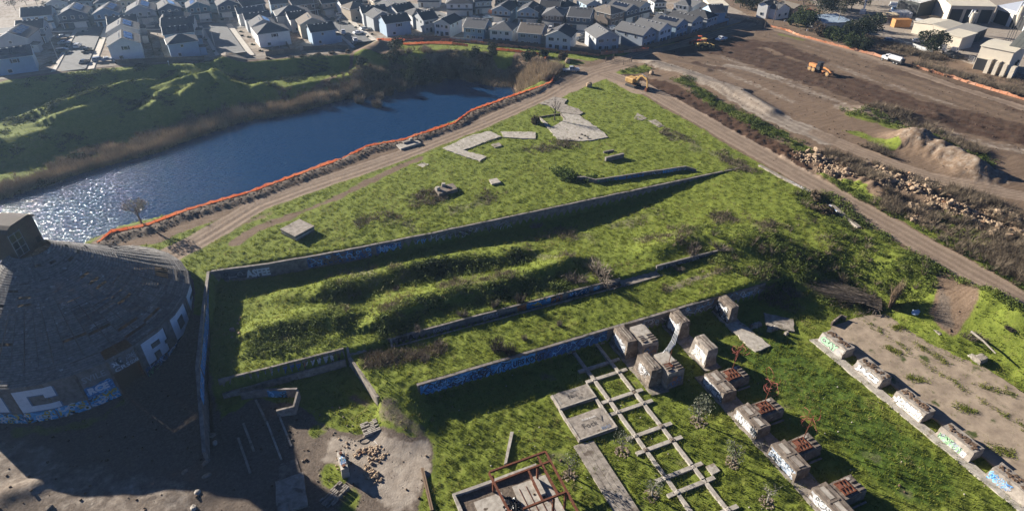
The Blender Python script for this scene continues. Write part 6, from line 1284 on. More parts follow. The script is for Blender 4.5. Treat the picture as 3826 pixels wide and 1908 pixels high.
def orange_mat():
    m, t, b = newmat('orange_barrier_mesh'); N = t.nodes; L = t.links; g = N.new('ShaderNodeNewGeometry'); n = N.new('ShaderNodeTexNoise'); n.inputs['Scale'].default_value = 1.4; n.inputs['Detail'].default_value = 4; L.new(g.outputs['Position'], n.inputs['Vector'])
    r = N.new('ShaderNodeValToRGB'); r.color_ramp.elements[0].position = .35; r.color_ramp.elements[0].color = (.70, .27, .11, 1); r.color_ramp.elements[1].position = .7; r.color_ramp.elements[1].color = (.78, .42, .26, 1); L.new(n.outputs['Fac'], r.inputs[0]); oi = N.new('ShaderNodeObjectInfo'); fd = N.new('ShaderNodeMixRGB'); fd.inputs[2].default_value = (.80, .52, .36, 1); mm = N.new('ShaderNodeMath'); mm.operation = 'MULTIPLY'; mm.inputs[1].default_value = .7; L.new(oi.outputs['Random'], mm.inputs[0]); L.new(mm.outputs[0], fd.inputs[0]); L.new(r.outputs[0], fd.inputs[1]); r = fd; L.new(r.outputs[0], b.inputs['Base Color']); b.inputs['Roughness'].default_value = .6
    tr = N.new('ShaderNodeBsdfTranslucent'); L.new(r.outputs[0], tr.inputs[0]); mx = N.new('ShaderNodeMixShader'); mx.inputs[0].default_value = .5; L.new(b.outputs[0], mx.inputs[1]); L.new(tr.outputs[0], mx.inputs[2]); L.new(mx.outputs[0], N['Material Output'].inputs[0]); return m
ORM = orange_mat()
def mesh_fence(label, pts, h=1.15, seed=0, step=2.6):
    P = runpts(pts, step); t = thing('barrier_fence', label, 'barrier fence', (P[0][0], P[0][1], Tz(*P[0]))); r = random.Random(seed); hs = [h * (.75 + .3 * r.random()) for _ in P]; ln = [(r.random() - .5) * .5 for _ in P]
    for i in range(len(P) - 1):
        a, c = P[i], P[i + 1]; L = math.hypot(c[0] - a[0], c[1] - a[1]); nx, ny = -(c[1] - a[1]) / L, (c[0] - a[0]) / L; b = MB(); n = 3
        for k in range(n + 1):
            u = k / n; sag = .22 * math.sin(math.pi * u) * (0.5 + r.random()); x, y = a[0] + (c[0] - a[0]) * u - P[0][0], a[1] + (c[1] - a[1]) * u - P[0][1]; z = Tz(x + P[0][0], y + P[0][1]) - t.location.z; hh = hs[i] * (1 - u) + hs[i + 1] * u - sag; q = ln[i] * (1 - u) + ln[i + 1] * u; w = .02
            b.v += [(x, y, z + .02), (x + nx * q, y + ny * q, z + hh), (x + nx * (q + w), y + ny * (q + w), z + hh), (x + nx * w, y + ny * w, z + .02)]
        for k in range(n):
            for j in range(4): b.f.append((4 * k + j, 4 * k + (j + 1) % 4, 4 * k + 4 + (j + 1) % 4, 4 * k + 4 + j)); b.m.append(0)
        b.build('mesh_panel', ORM, t); MB().box(a[0] - P[0][0], a[1] - P[0][1], Tz(*a) - t.location.z - .3, .07, .07, hs[i] + .45).build('post', WOODPOST, t)
mesh_fence('long orange mesh fence along the near bank of the pond', FENCE_POND[:-2], .98, 1)
mesh_fence('slack orange mesh fence turning up past the silver pickup', FENCE_POND[-3:] + GX([(2035, 222), (2050, 216)], 0), 1.2, 2)
mesh_fence('upper orange mesh fence along the green strip behind the houses', GX([(1412, 157), (1500, 153), (1620, 150), (1700, 156), (1800, 166), (1900, 176), (1990, 184), (2120, 200), (2240, 211)], 0), 1.3, 3)
mesh_fence('lower orange mesh fence on the pond side of the green strip', GX([(1506, 168), (1600, 164), (1690, 166), (1748, 175)], 0), 1.3, 4)
mesh_fence('bleached orange mesh fence between the dark shrubs on the pond rim', GX([(1828, 186), (1900, 192), (1960, 199), (2020, 208)], 0), 1.2, 5)
mesh_fence('bright orange mesh fence in front of the grey corner house', GX([(2243, 207), (2330, 199), (2423, 190)], 0), 1.5, 6)
mesh_fence('orange mesh fence right of the dozed field, up to the water truck', GX([(2878, 102), (2935, 115), (2984, 135), (3130, 174), (3260, 207), (3292, 216)], 0), 1.2, 7)
mesh_fence('orange mesh fence running off the right edge behind the water truck', GX([(3403, 249), (3560, 294), (3700, 338), (3826, 375), (3960, 415)], 0), 1.2, 8)
mesh_fence('short orange mesh end at the street corner above the dark tree', GX([(1408, 156), (1416, 175)], 0), 1.2, 9)
def log(px, py, qx, qy, lb, r_=.18):
    a, c = G(px, py, 0), G(qx, qy, 0); o = MB().tube([(0, 0, r_), (c[0] - a[0], c[1] - a[1], r_)], r_, 8).build('straw_wattle', paint((.34, .21, .085), .95)); o.location = (a[0], a[1], Tz(a[0], a[1])); tag(o, lb, 'straw roll')
log(2512, 158, 2650, 122, 'straw roll at the foot of the right-hand fence, lower piece'); log(2655, 120, 2765, 86, 'straw roll at the foot of the right-hand fence, upper piece'); log(2440, 183, 2538, 160, 'straw roll lying short of the right-hand fence')
# gates at the track junction
def gate(px, py, qx, qy, lb):
    a, c = G(px, py, 0), G(qx, qy, 0); L = math.hypot(c[0] - a[0], c[1] - a[1]); rz = math.atan2(c[1] - a[1], c[0] - a[0]); t = thing('field_gate', lb, 'gate', (a[0], a[1], Tz(a[0], a[1])), rz)
    for k in range(5): MB().tube([(0, 0, .3 + k * .28), (L, 0, .3 + k * .28)], .035, 5).build('bar', WOODPOST, t)
    for k in range(5): MB().tube([(L * k / 4, 0, .25), (L * k / 4, 0, 1.5)], .035, 5).build('upright', WOODPOST, t)
    for x in (-.15, L + .15): MB().box(x, 0, -.3, .22, .22, 2.3).build('gate_post', WOODPOST, t)
gate(2264, 232, 2292, 222, 'open field gate on the far side of the track junction'); gate(2330, 243, 2358, 233, 'open field gate on the near side by the green island')
# ---------------------------------------------------------------- cars
CARC = {'white': (.72, .72, .72), 'black': (.015, .015, .017), 'silver': (.38, .40, .42), 'grey': (.12, .125, .13), 'blue': (.06, .12, .22), 'orange': (.55, .11, .03), 'dark': (.03, .035, .045), 'steel': (.20, .23, .27)}
_cp = {k: paint(v, .28, .05, .1, spec=.6) for k, v in CARC.items()}
PROF = {'sedan': ([(-2.3, .35), (2.3, .35), (2.32, .75), (1.5, .92), (.9, .95), (-1.5, .98), (-2.25, .85)], [(-1.75, .96), (-1.0, 1.42), (.3, 1.44), (1.05, .95)], 4.7),
        'suv': ([(-2.3, .4), (2.3, .4), (2.32, .9), (1.4, 1.05), (-2.25, 1.08)], [(-2.2, 1.06), (-1.95, 1.68), (.5, 1.70), (1.35, 1.05)], 4.7),
        'van': ([(-2.6, .4), (2.6, .4), (2.62, 1.0), (1.9, 1.2), (-2.6, 1.25)], [(-2.6, 1.24), (-2.5, 2.05), (1.0, 2.05), (1.9, 1.2)], 5.2),
        'pickup': ([(-2.8, .5), (2.85, .5), (2.85, 1.0), (1.6, 1.12), (-.6, 1.12), (-.62, .8), (-2.7, .8), (-2.7, 1.12), (-2.8, 1.12)], [(-.6, 1.11), (-.45, 1.78), (.7, 1.80), (1.5, 1.11)], 5.7)}
def car(p, hd, typ, col, label, w=1.85, wheel=.36, grp='parked cars', z=None, sc=1.0):
    g = GT(*p) if len(p) == 2 else p
    t = thing('pickup_truck' if typ == 'pickup' else 'van' if typ == 'van' else 'parked_car', label, 'pickup' if typ == 'pickup' else 'van' if typ == 'van' else 'car', (g[0], g[1], (Tz(g[0], g[1]) + .05) if z is None else z), R(hd), grp); t.scale = (sc, sc, sc)
    body, cab, L = PROF[typ]
    def loft(prof, y0, y1, sq=0.0):
        b = MB(); n = len(prof); zt = max(p[1] for p in prof); zl = min(p[1] for p in prof)
        for s in (-1, 1): b.v += [(x, s * (y1 if sq and zz > zl + .1 else y0), zz) for x, zz in prof]
        b.f = [tuple(reversed(range(n))), tuple(n + i for i in range(n))] + [(i, (i + 1) % n, n + (i + 1) % n, n + i) for i in range(n)]; b.m = [0] * len(b.f); return b
    loft(body, w / 2, w / 2).build('body', _cp[col], t, bevel=.05)
    k = loft(cab, w / 2 - .05, w / 2 - .22, 1).build('cabin', _cp[col], t)
    lo, hi = cab[0], cab[-1]; zt = cab[1][1]; zb = cab[0][1]
    def glz(pts, nm): b = MB(); b.quad(*pts); b.build(nm, GLASS, k)
    f = lambda s, a, c, u, v: None
    for s in (-1, 1):
        def P(u, v): # u along 0..1, v height 0..1 on the cabin side
            xb = cab[0][0] + (cab[-1][0] - cab[0][0]) * u; xt = cab[1][0] + (cab[2][0] - cab[1][0]) * u; x = xb + (xt - xb) * v; y = (w / 2 - .05) + (-.17) * v; return (x, s * (y + .012), zb + (zt - zb) * v)
        for u0, u1 in ((.10, .46), (.52, .90)):
            q = [P(u0, .15), P(u1, .15), P(u1, .88), P(u0, .88)]; glz(q if s < 0 else q[::-1], 'side_window')
    def W_(e0, e1, d): 
        return [(e0[0] + (e1[0] - e0[0]) * .15 + d, -(w / 2 - .2), e0[1] + (e1[1] - e0[1]) * .15 + .012), (e0[0] + (e1[0] - e0[0]) * .15 + d, (w / 2 - .2), e0[1] + (e1[1] - e0[1]) * .15 + .012), (e0[0] + (e1[0] - e0[0]) * .9 + d, (w / 2 - .28), e0[1] + (e1[1] - e0[1]) * .9 + .012), (e0[0] + (e1[0] - e0[0]) * .9 + d, -(w / 2 - .28), e0[1] + (e1[1] - e0[1]) * .9 + .012)]
    glz(W_(cab[3], cab[2], .015), 'windscreen'); glz(W_(cab[0], cab[1], -.015)[::-1], 'rear_window')
    for x in (-L * .31, L * .31):
        for s in (-1, 1):
            o = MB().cyl((x, s * (w / 2 - .12) - .11, wheel), wheel, .22, 12, 'y').build('wheel', TYRE, t); MB().cyl((x, s * (w / 2 - .12) - .118, wheel), wheel * .55, .236, 10, 'y').build('rim', GALV, o)
    for s in (-1, 1): MB().box(body[1][0] + .0, s * (w / 2 - .3), .68, .06, .35, .14).build('headlight', paint((.8, .8, .75), .2), t)
    return t
for p, hd, ty, co, lb in [
 ((293, 178), 80, 'suv', 'white', 'white SUV rolling down the left street'), ((327, 196), 75, 'pickup', 'black', 'black pickup stopped behind the white SUV on the left street'), ((317, 237), 72, 'sedan', 'dark', 'dark hatchback at the foot of the left street'), ((372, 230), 5, 'suv', 'steel', 'grey truck with a rack by the white corner house'), ((404, 228), 5, 'sedan', 'silver', 'silver car nose to the white corner house wall'),
 ((238, 143), 10, 'sedan', 'steel', 'silver-blue car in the first drive off the left street'), ((242, 166), 8, 'sedan', 'silver', 'pale car in the second drive off the left street'), ((236, 196), 6, 'suv', 'dark', 'dark car in the third drive off the left street'), ((580, 95), 5, 'sedan', 'steel', 'blue-grey car parked by the white shed roof'), ((1032, 56), 5, 'sedan', 'silver', 'silver car in a drive behind the hipped row'),
 ((1243, 74), 80, 'suv', 'dark', 'dark SUV parked at the kerb of the right street, farther one'), ((1265, 85), 80, 'suv', 'dark', 'dark SUV parked at the kerb of the right street, nearer one'), ((1271, 62), 10, 'suv', 'white', 'white SUV in the drives beside the right street'), ((1268, 54), 10, 'suv', 'dark', 'black car behind the white SUV in the drives'), ((1280, 72), 10, 'sedan', 'blue', 'blue sedan in the drives beside the right street'), ((1284, 127), 82, 'pickup', 'white', 'white pickup parked beside the black-roofed corner house'), ((1328, 154), 84, 'sedan', 'white', 'white sedan at the mouth of the right street'), ((1340, 127), 12, 'sedan', 'white', 'white saloon by the pavement of the right street'), ((1366, 112), 12, 'sedan', 'silver', 'silver coupe in a drive on the right street'), ((1265, 28), 10, 'sedan', 'silver', 'silver car at the head of the right street'),
 ((1774, 70), -20, 'sedan', 'silver', 'silver car parked by the orange-leaved tree'), ((1748, 51), 70, 'suv', 'dark', 'dark SUV in the drive of the pale porch house'), ((1768, 50), 70, 'sedan', 'dark', 'black sedan beside the dark SUV'), ((2057, 111), 60, 'suv', 'white', 'white SUV in the drive of the dark brown house'), ((2184, 134), 20, 'sedan', 'grey', 'dark grey sedan left of the grey corner house'), ((2171, 154), 10, 'suv', 'dark', 'black SUV by the side fence of the grey corner house'), ((2288, 114), 15, 'van', 'white', 'white van parked behind the grey corner house'), ((2467, 64), -25, 'van', 'white', 'white people carrier on the far street'), ((2426, 90), 10, 'sedan', 'dark', 'black sedan in the drive behind the right-hand row'), ((1605, 8), 10, 'sedan', 'silver', 'silver car at the far top street corner'), ((1616, 38), 20, 'sedan', 'grey', 'grey car by the garden fence at the bend'), ((1822, 70), -15, 'sedan', 'white', 'white car half hidden by the orange-leaved tree')]:
    car(p, hd, ty, co, lb)
car((2133, 268), -22, 'pickup', 'silver', 'silver crew-cab pickup parked by the big boulder', 2.0, .42, None, sc=1.12)
car((2694, 152), 190, 'pickup', 'white', 'white pickup on the dirt below the right-hand row', 1.95, .4, None)
# ---------------------------------------------------------------- plants
L_GREEN = leafmat('shrub_leaves', [(.3, (.014, .022, .008)), (.55, (.040, .058, .017)), (.75, (.085, .10, .032))], .2, 'noise')
L_OLIVE = leafmat('olive_leaves', [(.3, (.075, .085, .055)), (.6, (.16, .17, .12)), (.8, (.24, .24, .18))], .2, 'noise')
L_DARK = leafmat('dark_leaves', [(.3, (.012, .016, .008)), (.55, (.030, .040, .016)), (.8, (.062, .070, .030))], .15, 'noise')
L_BROWN = leafmat('brown_leaves', [(.3, (.05, .036, .022)), (.6, (.11, .082, .052)), (.8, (.16, .12, .08))], .2, 'noise')
L_LIME = leafmat('ivy_leaves', [(.3, (.025, .048, .009)), (.55, (.065, .10, .018)), (.8, (.12, .155, .035))], .2, 'noise')
TWIG = leafmat('bare_twigs', [(.3, (.085, .068, .053)), (.55, (.17, .138, .108)), (.8, (.28, .23, .18))], .05, 'noise')
TWIG_D = leafmat('dark_twigs', [(.3, (.030, .024, .019)), (.55, (.070, .056, .043)), (.8, (.13, .105, .08))], .05, 'noise')
TWIG_R = leafmat('tan_twigs', [(.3, (.11, .078, .05)), (.55, (.20, .145, .095)), (.8, (.31, .235, .165))], .05, 'noise')
BARK = mat('bark', (.13, .105, .085), .95, .35, 4, .02); BARK_L = mat('pale_bark', (.26, .235, .20), .95, .3, 4, .02)
def crown_mesh(name, n, leaf, rx, ry, rz_, seed, m, z0=0.0, lumps=7, hollow=.55):
    """leaf-sized faces gathered in uneven clumps through the crown's volume"""
    r = np.random.RandomState(seed); c = r.randn(lumps, 3); c /= np.linalg.norm(c, axis=1)[:, None]; c *= (.35 + .5 * r.rand(lumps))[:, None]; rad = .32 + .30 * r.rand(lumps)
    k = r.randint(0, lumps, n); d = r.randn(n, 3); d /= np.linalg.norm(d, axis=1)[:, None]; q = c[k] + d * (rad[k] * (hollow + (1 - hollow) * r.rand(n) ** .5))[:, None]
    q[:, 2] = np.abs(q[:, 2]) if z0 == 0 else q[:, 2]
    P = q * np.array([rx, ry, rz_]) + np.array([0, 0, z0]); u = r.randn(n, 3); u /= np.linalg.norm(u, axis=1)[:, None]; w = np.cross(u, r.randn(n, 3)); w /= np.linalg.norm(w, axis=1)[:, None]; s = (leaf * (.6 + .8 * r.rand(n)))[:, None]
    V = np.stack([P - u * s, P + w * s * .7, P + u * s, P - w * s * .7], 1).reshape(-1, 3); F = np.arange(4 * n).reshape(-1, 4)
    me = bpy.data.meshes.new(name); me.vertices.add(len(V)); me.vertices.foreach_set('co', V.astype(np.float32).ravel()); me.loops.add(F.size); me.loops.foreach_set('vertex_index', F.ravel().astype(np.int32)); me.polygons.add(n); me.polygons.foreach_set('loop_start', np.arange(0, F.size, 4, dtype=np.int32)); me.polygons.foreach_set('loop_total', np.full(n, 4, np.int32)); me.update(calc_edges=True); me.materials.append(m); return me
def twig_mesh(name, n, rx, ry, h, w, seed, m, mode='dome'):
    r = random.Random(seed); b = MB()
    for i in range(n):
        a = r.random() * 6.283
        if mode == 'dome': p = Vector((math.cos(a) * rx * .5 * r.random(), math.sin(a) * ry * .5 * r.random(), 0)); e = Vector((math.cos(a) * rx * (.3 + .7 * r.random()), math.sin(a) * ry * (.3 + .7 * r.random()), h * (.35 + .65 * r.random())))
        elif mode == 'fan': q = r.random() - .5; p = Vector((q * rx * .5, (r.random() - .5) * ry * .4, 0)); e = Vector((q * rx * 2 + r.gauss(0, .2), r.gauss(0, .3) * ry, h * (.6 + .5 * r.random())))
        else: p = Vector((0, r.gauss(0, .2) * ry, .3 + .5 * r.random())); e = Vector((rx * (.5 + .6 * r.random()), ry * r.gauss(0, .55), h * r.random()))
        mid = (p + e) / 2 + Vector((r.gauss(0, .1) * rx, r.gauss(0, .1) * ry, h * .12)); c = r.random() * 6.28; d = Vector((math.cos(c), math.sin(c), .3)) * w
        k = len(b.v); b.v += [tuple(p - d), tuple(p + d), tuple(mid + d * .7), tuple(mid - d * .7), tuple(e)]; b.f += [(k, k + 1, k + 2, k + 3), (k + 3, k + 2, k + 4)]; b.m += [0, 0]
        if r.random() < .6:
            f = mid + Vector((r.gauss(0, .22) * rx, r.gauss(0, .22) * ry, h * .25 * r.random())); k = len(b.v); b.v += [tuple(mid - d * .5), tuple(mid + d * .5), tuple(f)]; b.f.append((k, k + 1, k + 2)); b.m.append(0)
    return b.data(name, m)
def trunk_mesh(name, h, r0, seed, m, limbs=5, spread=1.5, lean=(0, 0), top=.35, twigs=0, up=.8):
    r = random.Random(seed); b = MB(); p = [Vector((0, 0, -.3)), Vector((lean[0] * .3 + r.gauss(0, .08), lean[1] * .3 + r.gauss(0, .08), h * .4)), Vector((lean[0] * .7, lean[1] * .7, h * .75)), Vector((lean[0], lean[1], h))]; b.tube(p, r0, 7, r0 * top)
    for i in range(limbs):
        s = p[1].lerp(p[3], .15 + .85 * i / max(1, limbs)); a = i * 2.4 + r.random(); L = spread * (.6 + .5 * r.random()); e = s + Vector((math.cos(a) * L, math.sin(a) * L, L * up * (.6 + .6 * r.random()))); md = s.lerp(e, .5) + Vector((0, 0, -.08 * L)); b.tube([s, md, e], r0 * .45, 5, r0 * .12)
        for k in range(twigs):
            q = md.lerp(e, r.random()); f = q + Vector((r.gauss(0, .35) * L, r.gauss(0, .35) * L, L * (.3 + .5 * r.random()))); b.tube([q, f], r0 * .16, 3, r0 * .04)
    return b.data(name, m)
BUSH = [crown_mesh('shrub', 420, .17, 1, 1, .85, s, L_GREEN, 0, 8) for s in range(4)]
BUSH_D = [crown_mesh('shrub', 420, .15, 1, 1, .85, 10 + s, L_DARK, 0, 9) for s in range(4)]
BUSH_B = [crown_mesh('shrub', 360, .14, 1, 1, .8, 20 + s, L_BROWN, 0, 9) for s in range(3)]
DRYB = [twig_mesh('dry_shrub', 150, 1, 1, .9, .022, 30 + s, TWIG) for s in range(4)]
DRYD = [twig_mesh('dry_shrub', 170, 1, 1, 1.0, .020, 40 + s, TWIG_D) for s in range(4)]
def plant(name, px, meshes, s, label, group=None, cat='shrub', seed=0, z=None):
    r = random.Random(seed * 7 + int(px[0] * 3 + px[1])); g = GT(*px) if z is None else G(px[0], px[1], z); s = s if isinstance(s, tuple) else (s, s, s)
    ms = meshes if isinstance(meshes[0], (list, tuple)) else [meshes]; o = None
    if len(ms) == 1: o = link(name, r.choice(ms[0]), None, (g[0], g[1], g[2] - .1), r.random() * 6.28); o.scale = s; return tag(o, label, cat, group)
    t = thing(name, label, cat, (g[0], g[1], g[2] - .1), r.random() * 6.28, group)
    for k, q in enumerate(ms): o = link(['foliage', 'twigs', 'stem'][k], r.choice(q), t); o.scale = s
    return t
def tree(px, h, cr, label, leafm=L_DARK, n=1300, leaf=.24, r0=.25, seed=0, group=None, z=None, lean=(0, 0), flat=.75, cz=.72, name='tree', lumps=10, bark=BARK):
    g = GT(*px) if z is None else G(px[0], px[1], z); t = thing(name, label, 'tree', (g[0], g[1], g[2]), seed * .7, group)
    link('trunk', trunk_mesh('trunk', h * .72, r0, seed, bark, 6, cr * .75, lean), t); link('crown', crown_mesh('crown', n, leaf, cr, cr, cr * flat, seed, leafm, h * cz, lumps), t, (lean[0], lean[1], 0)); return t
# olive saplings on the lawn
OLV = [(55.2, 52.4, 'largest olive tree, round crown, right of the ladder beams', 1.25), (40.7, 52.1, 'sparse olive tree touching the left rail of the ladder', 1.0), (31.1, 51.5, 'thin olive tree left of the grooved slab', 1.0), (40.5, 43.7, 'crooked olive tree leaning over the left rail lower down', 1.0), (55.1, 43.8, 'wispy olive tree above the small square pad', 1.05), (55.3, 36.3, 'nearly bare olive tree in front of the third machine foundation', .95)]
MULCH = mat('mulch', (.30, .235, .175), 1, .4, 4, .03)
for i, (x, y, lb, s) in enumerate(OLV):
    t = thing('olive_tree', lb, 'tree', (x, y, ZL), i * 1.3, 'olive trees on the front lawn'); t.scale = (s, s, s)
    link('trunk', trunk_mesh('trunk', 2.6, .17, 60 + i, BARK_L if i in (3, 5) else BARK, 7, 1.2, (.15, .1), .4, 5), t); link('crown', crown_mesh('crown', [520, 240, 210, 230, 330, 60][i], .12, 1.75, 1.75, 1.35, 60 + i, L_OLIVE, 3.1, 9, .35), t)
    b = MB(); r = random.Random(i)
    for k in range(50): a = r.random() * 6.28; q = r.random() ** .5 * 1.15; b.box(math.cos(a) * q, math.sin(a) * q, -.05, .3, .25, .12 + .14 * r.random() * (1.3 - q), r.random() * 3, .7)
    kind(b.build('mulch_mound', MULCH, t), 'stuff')
tree((532, 838), 7.0, 2.7, 'lone half-bare tree leaning over the orange fence by the pond', leafm=leafmat('thin_brown_leaves', [(.3, (.035, .030, .018)), (.6, (.07, .06, .036)), (.8, (.12, .10, .06))], .2, 'noise'), n=1000, leaf=.13, r0=.26, seed=3, z=-.1, lean=(-.9, .6), flat=.8, cz=.78)
t = thing('bare_tree', 'small bare tree with upswept branches in the slab pit', 'tree', GT(2073, 450)); link('trunk', trunk_mesh('trunk', 4.2, .22, 71, BARK, 9, 1.7, (.1, .2), .5, 9, 1.5), t)
plant('shrub', (2003, 462), [BUSH_B, DRYD], (1.6, 1.6, 3.6), 'tall twiggy shrub left of the slab pit')
plant('ivy_bush', (2110, 660), [[crown_mesh('shrub', 2400, .2, 5.2, 3.0, 2.3, 81, L_LIME, 0, 14)]], 1, 'wide dark green bush at the left end of the angled wall')
plant('ivy_bush', (2200, 672), [[crown_mesh('shrub', 900, .2, 3.6, 1.6, 1.3, 82, L_LIME, 0, 9)]], 1, 'low green tail of bush running along the angled wall')
# brush on the terraces
BR = [((2245, 1035), (7.0, 2.8, 3.0), DRYB, 'big grey-brown bramble mound above the channel wall'), ((2150, 1050), (4.0, 2.2, 2.2), DRYB, 'smaller bramble mound left of the big one'), ((2590, 935), (4.8, 2.0, 2.0), DRYB, 'brown bramble mound on the bank right of the meadow middle'), ((2690, 930), (3.4, 1.9, 1.7), DRYB, 'bramble mound trailing off towards the road side'), ((1860, 1305), (2.4, 2.4, 3.0), DRYD, 'dark twiggy bush standing above the blue front wall'), ((1905, 1320), (1.8, 1.8, 2.4), DRYD, 'dark twiggy bush just right of the first, above the front wall'), ((1945, 1130), (1.7, 1.5, 2.6), DRYD, 'brown upright bush on the channel wall beside the blue panel'), ((2005, 850), (2.4, 1.4, 1.7), DRYB, 'grey dry bush under the long meadow wall'), ((1640, 1285), (1.4, 1.2, 1.2), DRYB, 'pale dry bush on the lower terrace'), ((1590, 1340), (1.7, 1.2, 1.3), DRYB, 'thin dry bush near the sloping low wall'), ((2090, 1215), (.9, .9, 1.5), DRYB, 'small pale bush on the lower terrace, farther one'), ((1960, 1268), (.9, .9, 1.5), DRYB, 'small pale bush on the lower terrace, nearer one'), ((1560, 1235), (1.6, .9, 1.6), DRYB, 'pale brush hanging over the channel wall, left'), ((1730, 1180), (1.8, .9, 1.8), DRYB, 'pale brush hanging over the channel wall, middle'), ((1850, 1145), (1.8, .9, 1.8), DRYB, 'pale brush hanging over the channel wall, right'), ((1340, 1100), (1.2, 1, .9), DRYB, 'low dry bush at the foot of the long green ridge'), ((1480, 1080), (1.2, 1, .9), DRYB, 'low dry bush midway along the long green ridge'), ((2535, 1010), (1.8, 1, 1.4), DRYB, 'dry brush beside the concrete deck'), ((2870, 1070), (3.4, 2.4, 1.7), DRYB, 'dark brush heap right of the front wall end'), ((2960, 1100), (2.8, 2.0, 1.6), DRYB, 'dark brush heap beside the fallen branches'), ((3050, 745), (3.0, 1.8, 2.0), BUSH_B, 'brown bush over the broken wall by the road'), ((3075, 790), (3.2, 1.8, 2.4), BUSH_B, 'taller brown bush where the broken wall disappears'), ((3080, 730), (2.0, 1.2, 1.4), DRYB, 'grey bush on the road side of the broken wall')]
for px, s, ms, lb in BR: plant('brush', px, ms, s, lb, cat='brush')
t = thing('fallen_branches', 'heap of fallen grey branches sweeping left from the apron corner', 'branches', GT(3290, 1140)); d = Vector(GT(2960, 1040)) - Vector(t.location); t.rotation_euler = (0, 0, math.atan2(d.y, d.x)); link('branches', twig_mesh('branches', 420, d.length * .98, 3.6, 2.0, .06, 5, TWIG, 'lie'), t)
t = thing('dry_stems', 'upright fan of tan dry stems at the far corner of the apron', 'brush', GT(3325, 1145)); t.rotation_euler = (0, 0, .3); link('stems', twig_mesh('stems', 300, 2.6, 1.4, 6.0, .05, 6, TWIG_R, 'fan'), t)
t = thing('tree_stump', 'uprooted stump with splayed roots at the apron corner', 'stump', GT(3270, 1160)); b = MB(); r = random.Random(8)
for k in range(11): a = r.random() * 6.28; b.tube([(0, 0, .4), (math.cos(a) * 1.1, math.sin(a) * 1.1, .5 + .3 * r.random()), (math.cos(a) * (1.6 + r.random()), math.sin(a) * (1.6 + r.random()), .1 + .5 * r.random())], .16, 5, .03)
b.build('roots', BARK, t)
a, c = GT(3625, 1245), GT(3702, 1352); o = MB().tube([(0, 0, .5), ((c[0] - a[0]) * .5, (c[1] - a[1]) * .5, .6), (c[0] - a[0], c[1] - a[1], .25)], .24, 7, .12).build('dead_trunk', BARK_L); o.location = a; tag(o, 'pale dead tree trunk lying on the grass right of the apron', 'log')
plant('brush', (3640, 1265), [[twig_mesh('branches', 160, 3.6, 2.0, 1.6, .05, 9, TWIG)]], 1, 'heap of grey twigs at the head of the dead trunk', cat='brush'); plant('brush', (3760, 1235), [[twig_mesh('branches', 160, 7.0, 2.0, 1.4, .06, 10, TWIG_D, 'lie')]], 1, 'dark branches running off the right edge beyond the dead trunk', cat='brush')
bm = bmesh.new(); bmesh.ops.create_icosphere(bm, subdivisions=2, radius=.7); r = random.Random(3)
for v in bm.verts: v.co = Vector((v.co.x * 1.4, v.co.y, max(v.co.z, 0) * .9)) * (.6 + .7 * r.random())
me = bpy.data.meshes.new('plastic_bag'); bm.to_mesh(me); bm.free(); me.materials.append(paint((.42, .55, .72), .4)); g = GT(3425, 1168); tag(link('plastic_bag', me, None, g), 'pale blue plastic bag dumped in the grass by the apron', 'bag')
# ground cover masses
def clump(n, leaf, seed, h=.8):
    r = np.random.RandomState(seed); q = r.randn(n, 3); q /= np.linalg.norm(q, axis=1)[:, None]; q *= (.25 + .35 * r.rand(n))[:, None]; q[:, 2] = np.abs(q[:, 2]) * h + .05; V = []; F = []
    for p in q: u = r.randn(3); u /= np.linalg.norm(u); w = np.cross(u, r.randn(3)); w /= np.linalg.norm(w); k = len(V); V += [p - u * leaf, p + w * leaf, p + u * leaf]; F.append((k, k + 1, k + 2))
    return V, F
CL = [clump(26, .13, s) for s in range(4)]
def wline(px, z, w): P = GX(px, z); return np.clip(1 - (dline(gX, gY, P) - w / 2) / 2.5, 0, 1) * (0.25 + sst(_gn, -.1, .1))
hill = np.maximum.reduce([wline([(2780, 960), (2900, 990), (3050, 1010), (3200, 1030), (3330, 1030)], -2, 12), wline([(3060, 760), (3150, 860), (3260, 930), (3350, 990)], -1, 9), wline([(2650, 890), (2780, 900), (2900, 930)], -1.5, 8)])
ridg = np.maximum.reduce([wline([(1250, 1095), (1330, 1075), (1520, 1020), (1720, 985), (1930, 960)], -2, 2.2), wline([(1450, 1235), (1540, 1180), (1650, 1145), (1880, 1095), (2080, 1050)], -2, 2.8), wline([(1000, 1270), (1100, 1260), (1240, 1230), (1260, 1190)], -2, 5)])
lush_ = np.maximum.reduce([wline([(3120, 720), (3240, 790), (3400, 890), (3600, 1000), (3826, 1130)], 0, 9), wline([(2540, 300), (2660, 380), (2800, 450), (3010, 570)], 0, 3), wline([(3190, 420), (3330, 460), (3480, 500), (3660, 600)], 0, 4), wline([(2320, 262), (2420, 262)], 0, 3)]) * (gA[..., 1] < .2)
pc = np.concatenate([pick(hill, 1500, 21), pick(ridg, 1900, 22), pick(lush_, 2300, 23)]); tt = np.clip(.42 + fbm(pc[:, 0], pc[:, 1], 4, 3) * 1.8, 0, 1)
scatter('scrub', pc, CL, lambda r, n: .7 + 1.2 * r.rand(n) ** 2, leafmat('scrub_foliage', [(0, (.030, .046, .012)), (.35, (.085, .115, .022)), (.75, (.15, .18, .04)), (1, (.19, .165, .09))], .25), 25, tt)
TW = []
for s in range(3):
    r = np.random.RandomState(50 + s); V = []; F = []
    for i in range(22):
        a = r.rand() * 6.28; e = np.array([math.cos(a) * (.3 + .5 * r.rand()), math.sin(a) * (.3 + .5 * r.rand()), .5 + .6 * r.rand()]); c = r.rand() * 6.28; d = np.array([math.cos(c), math.sin(c), 0]) * .028; k = len(V); V += [-d, d, e]; F.append((k, k + 1, k + 2))
    TW.append((V, F))
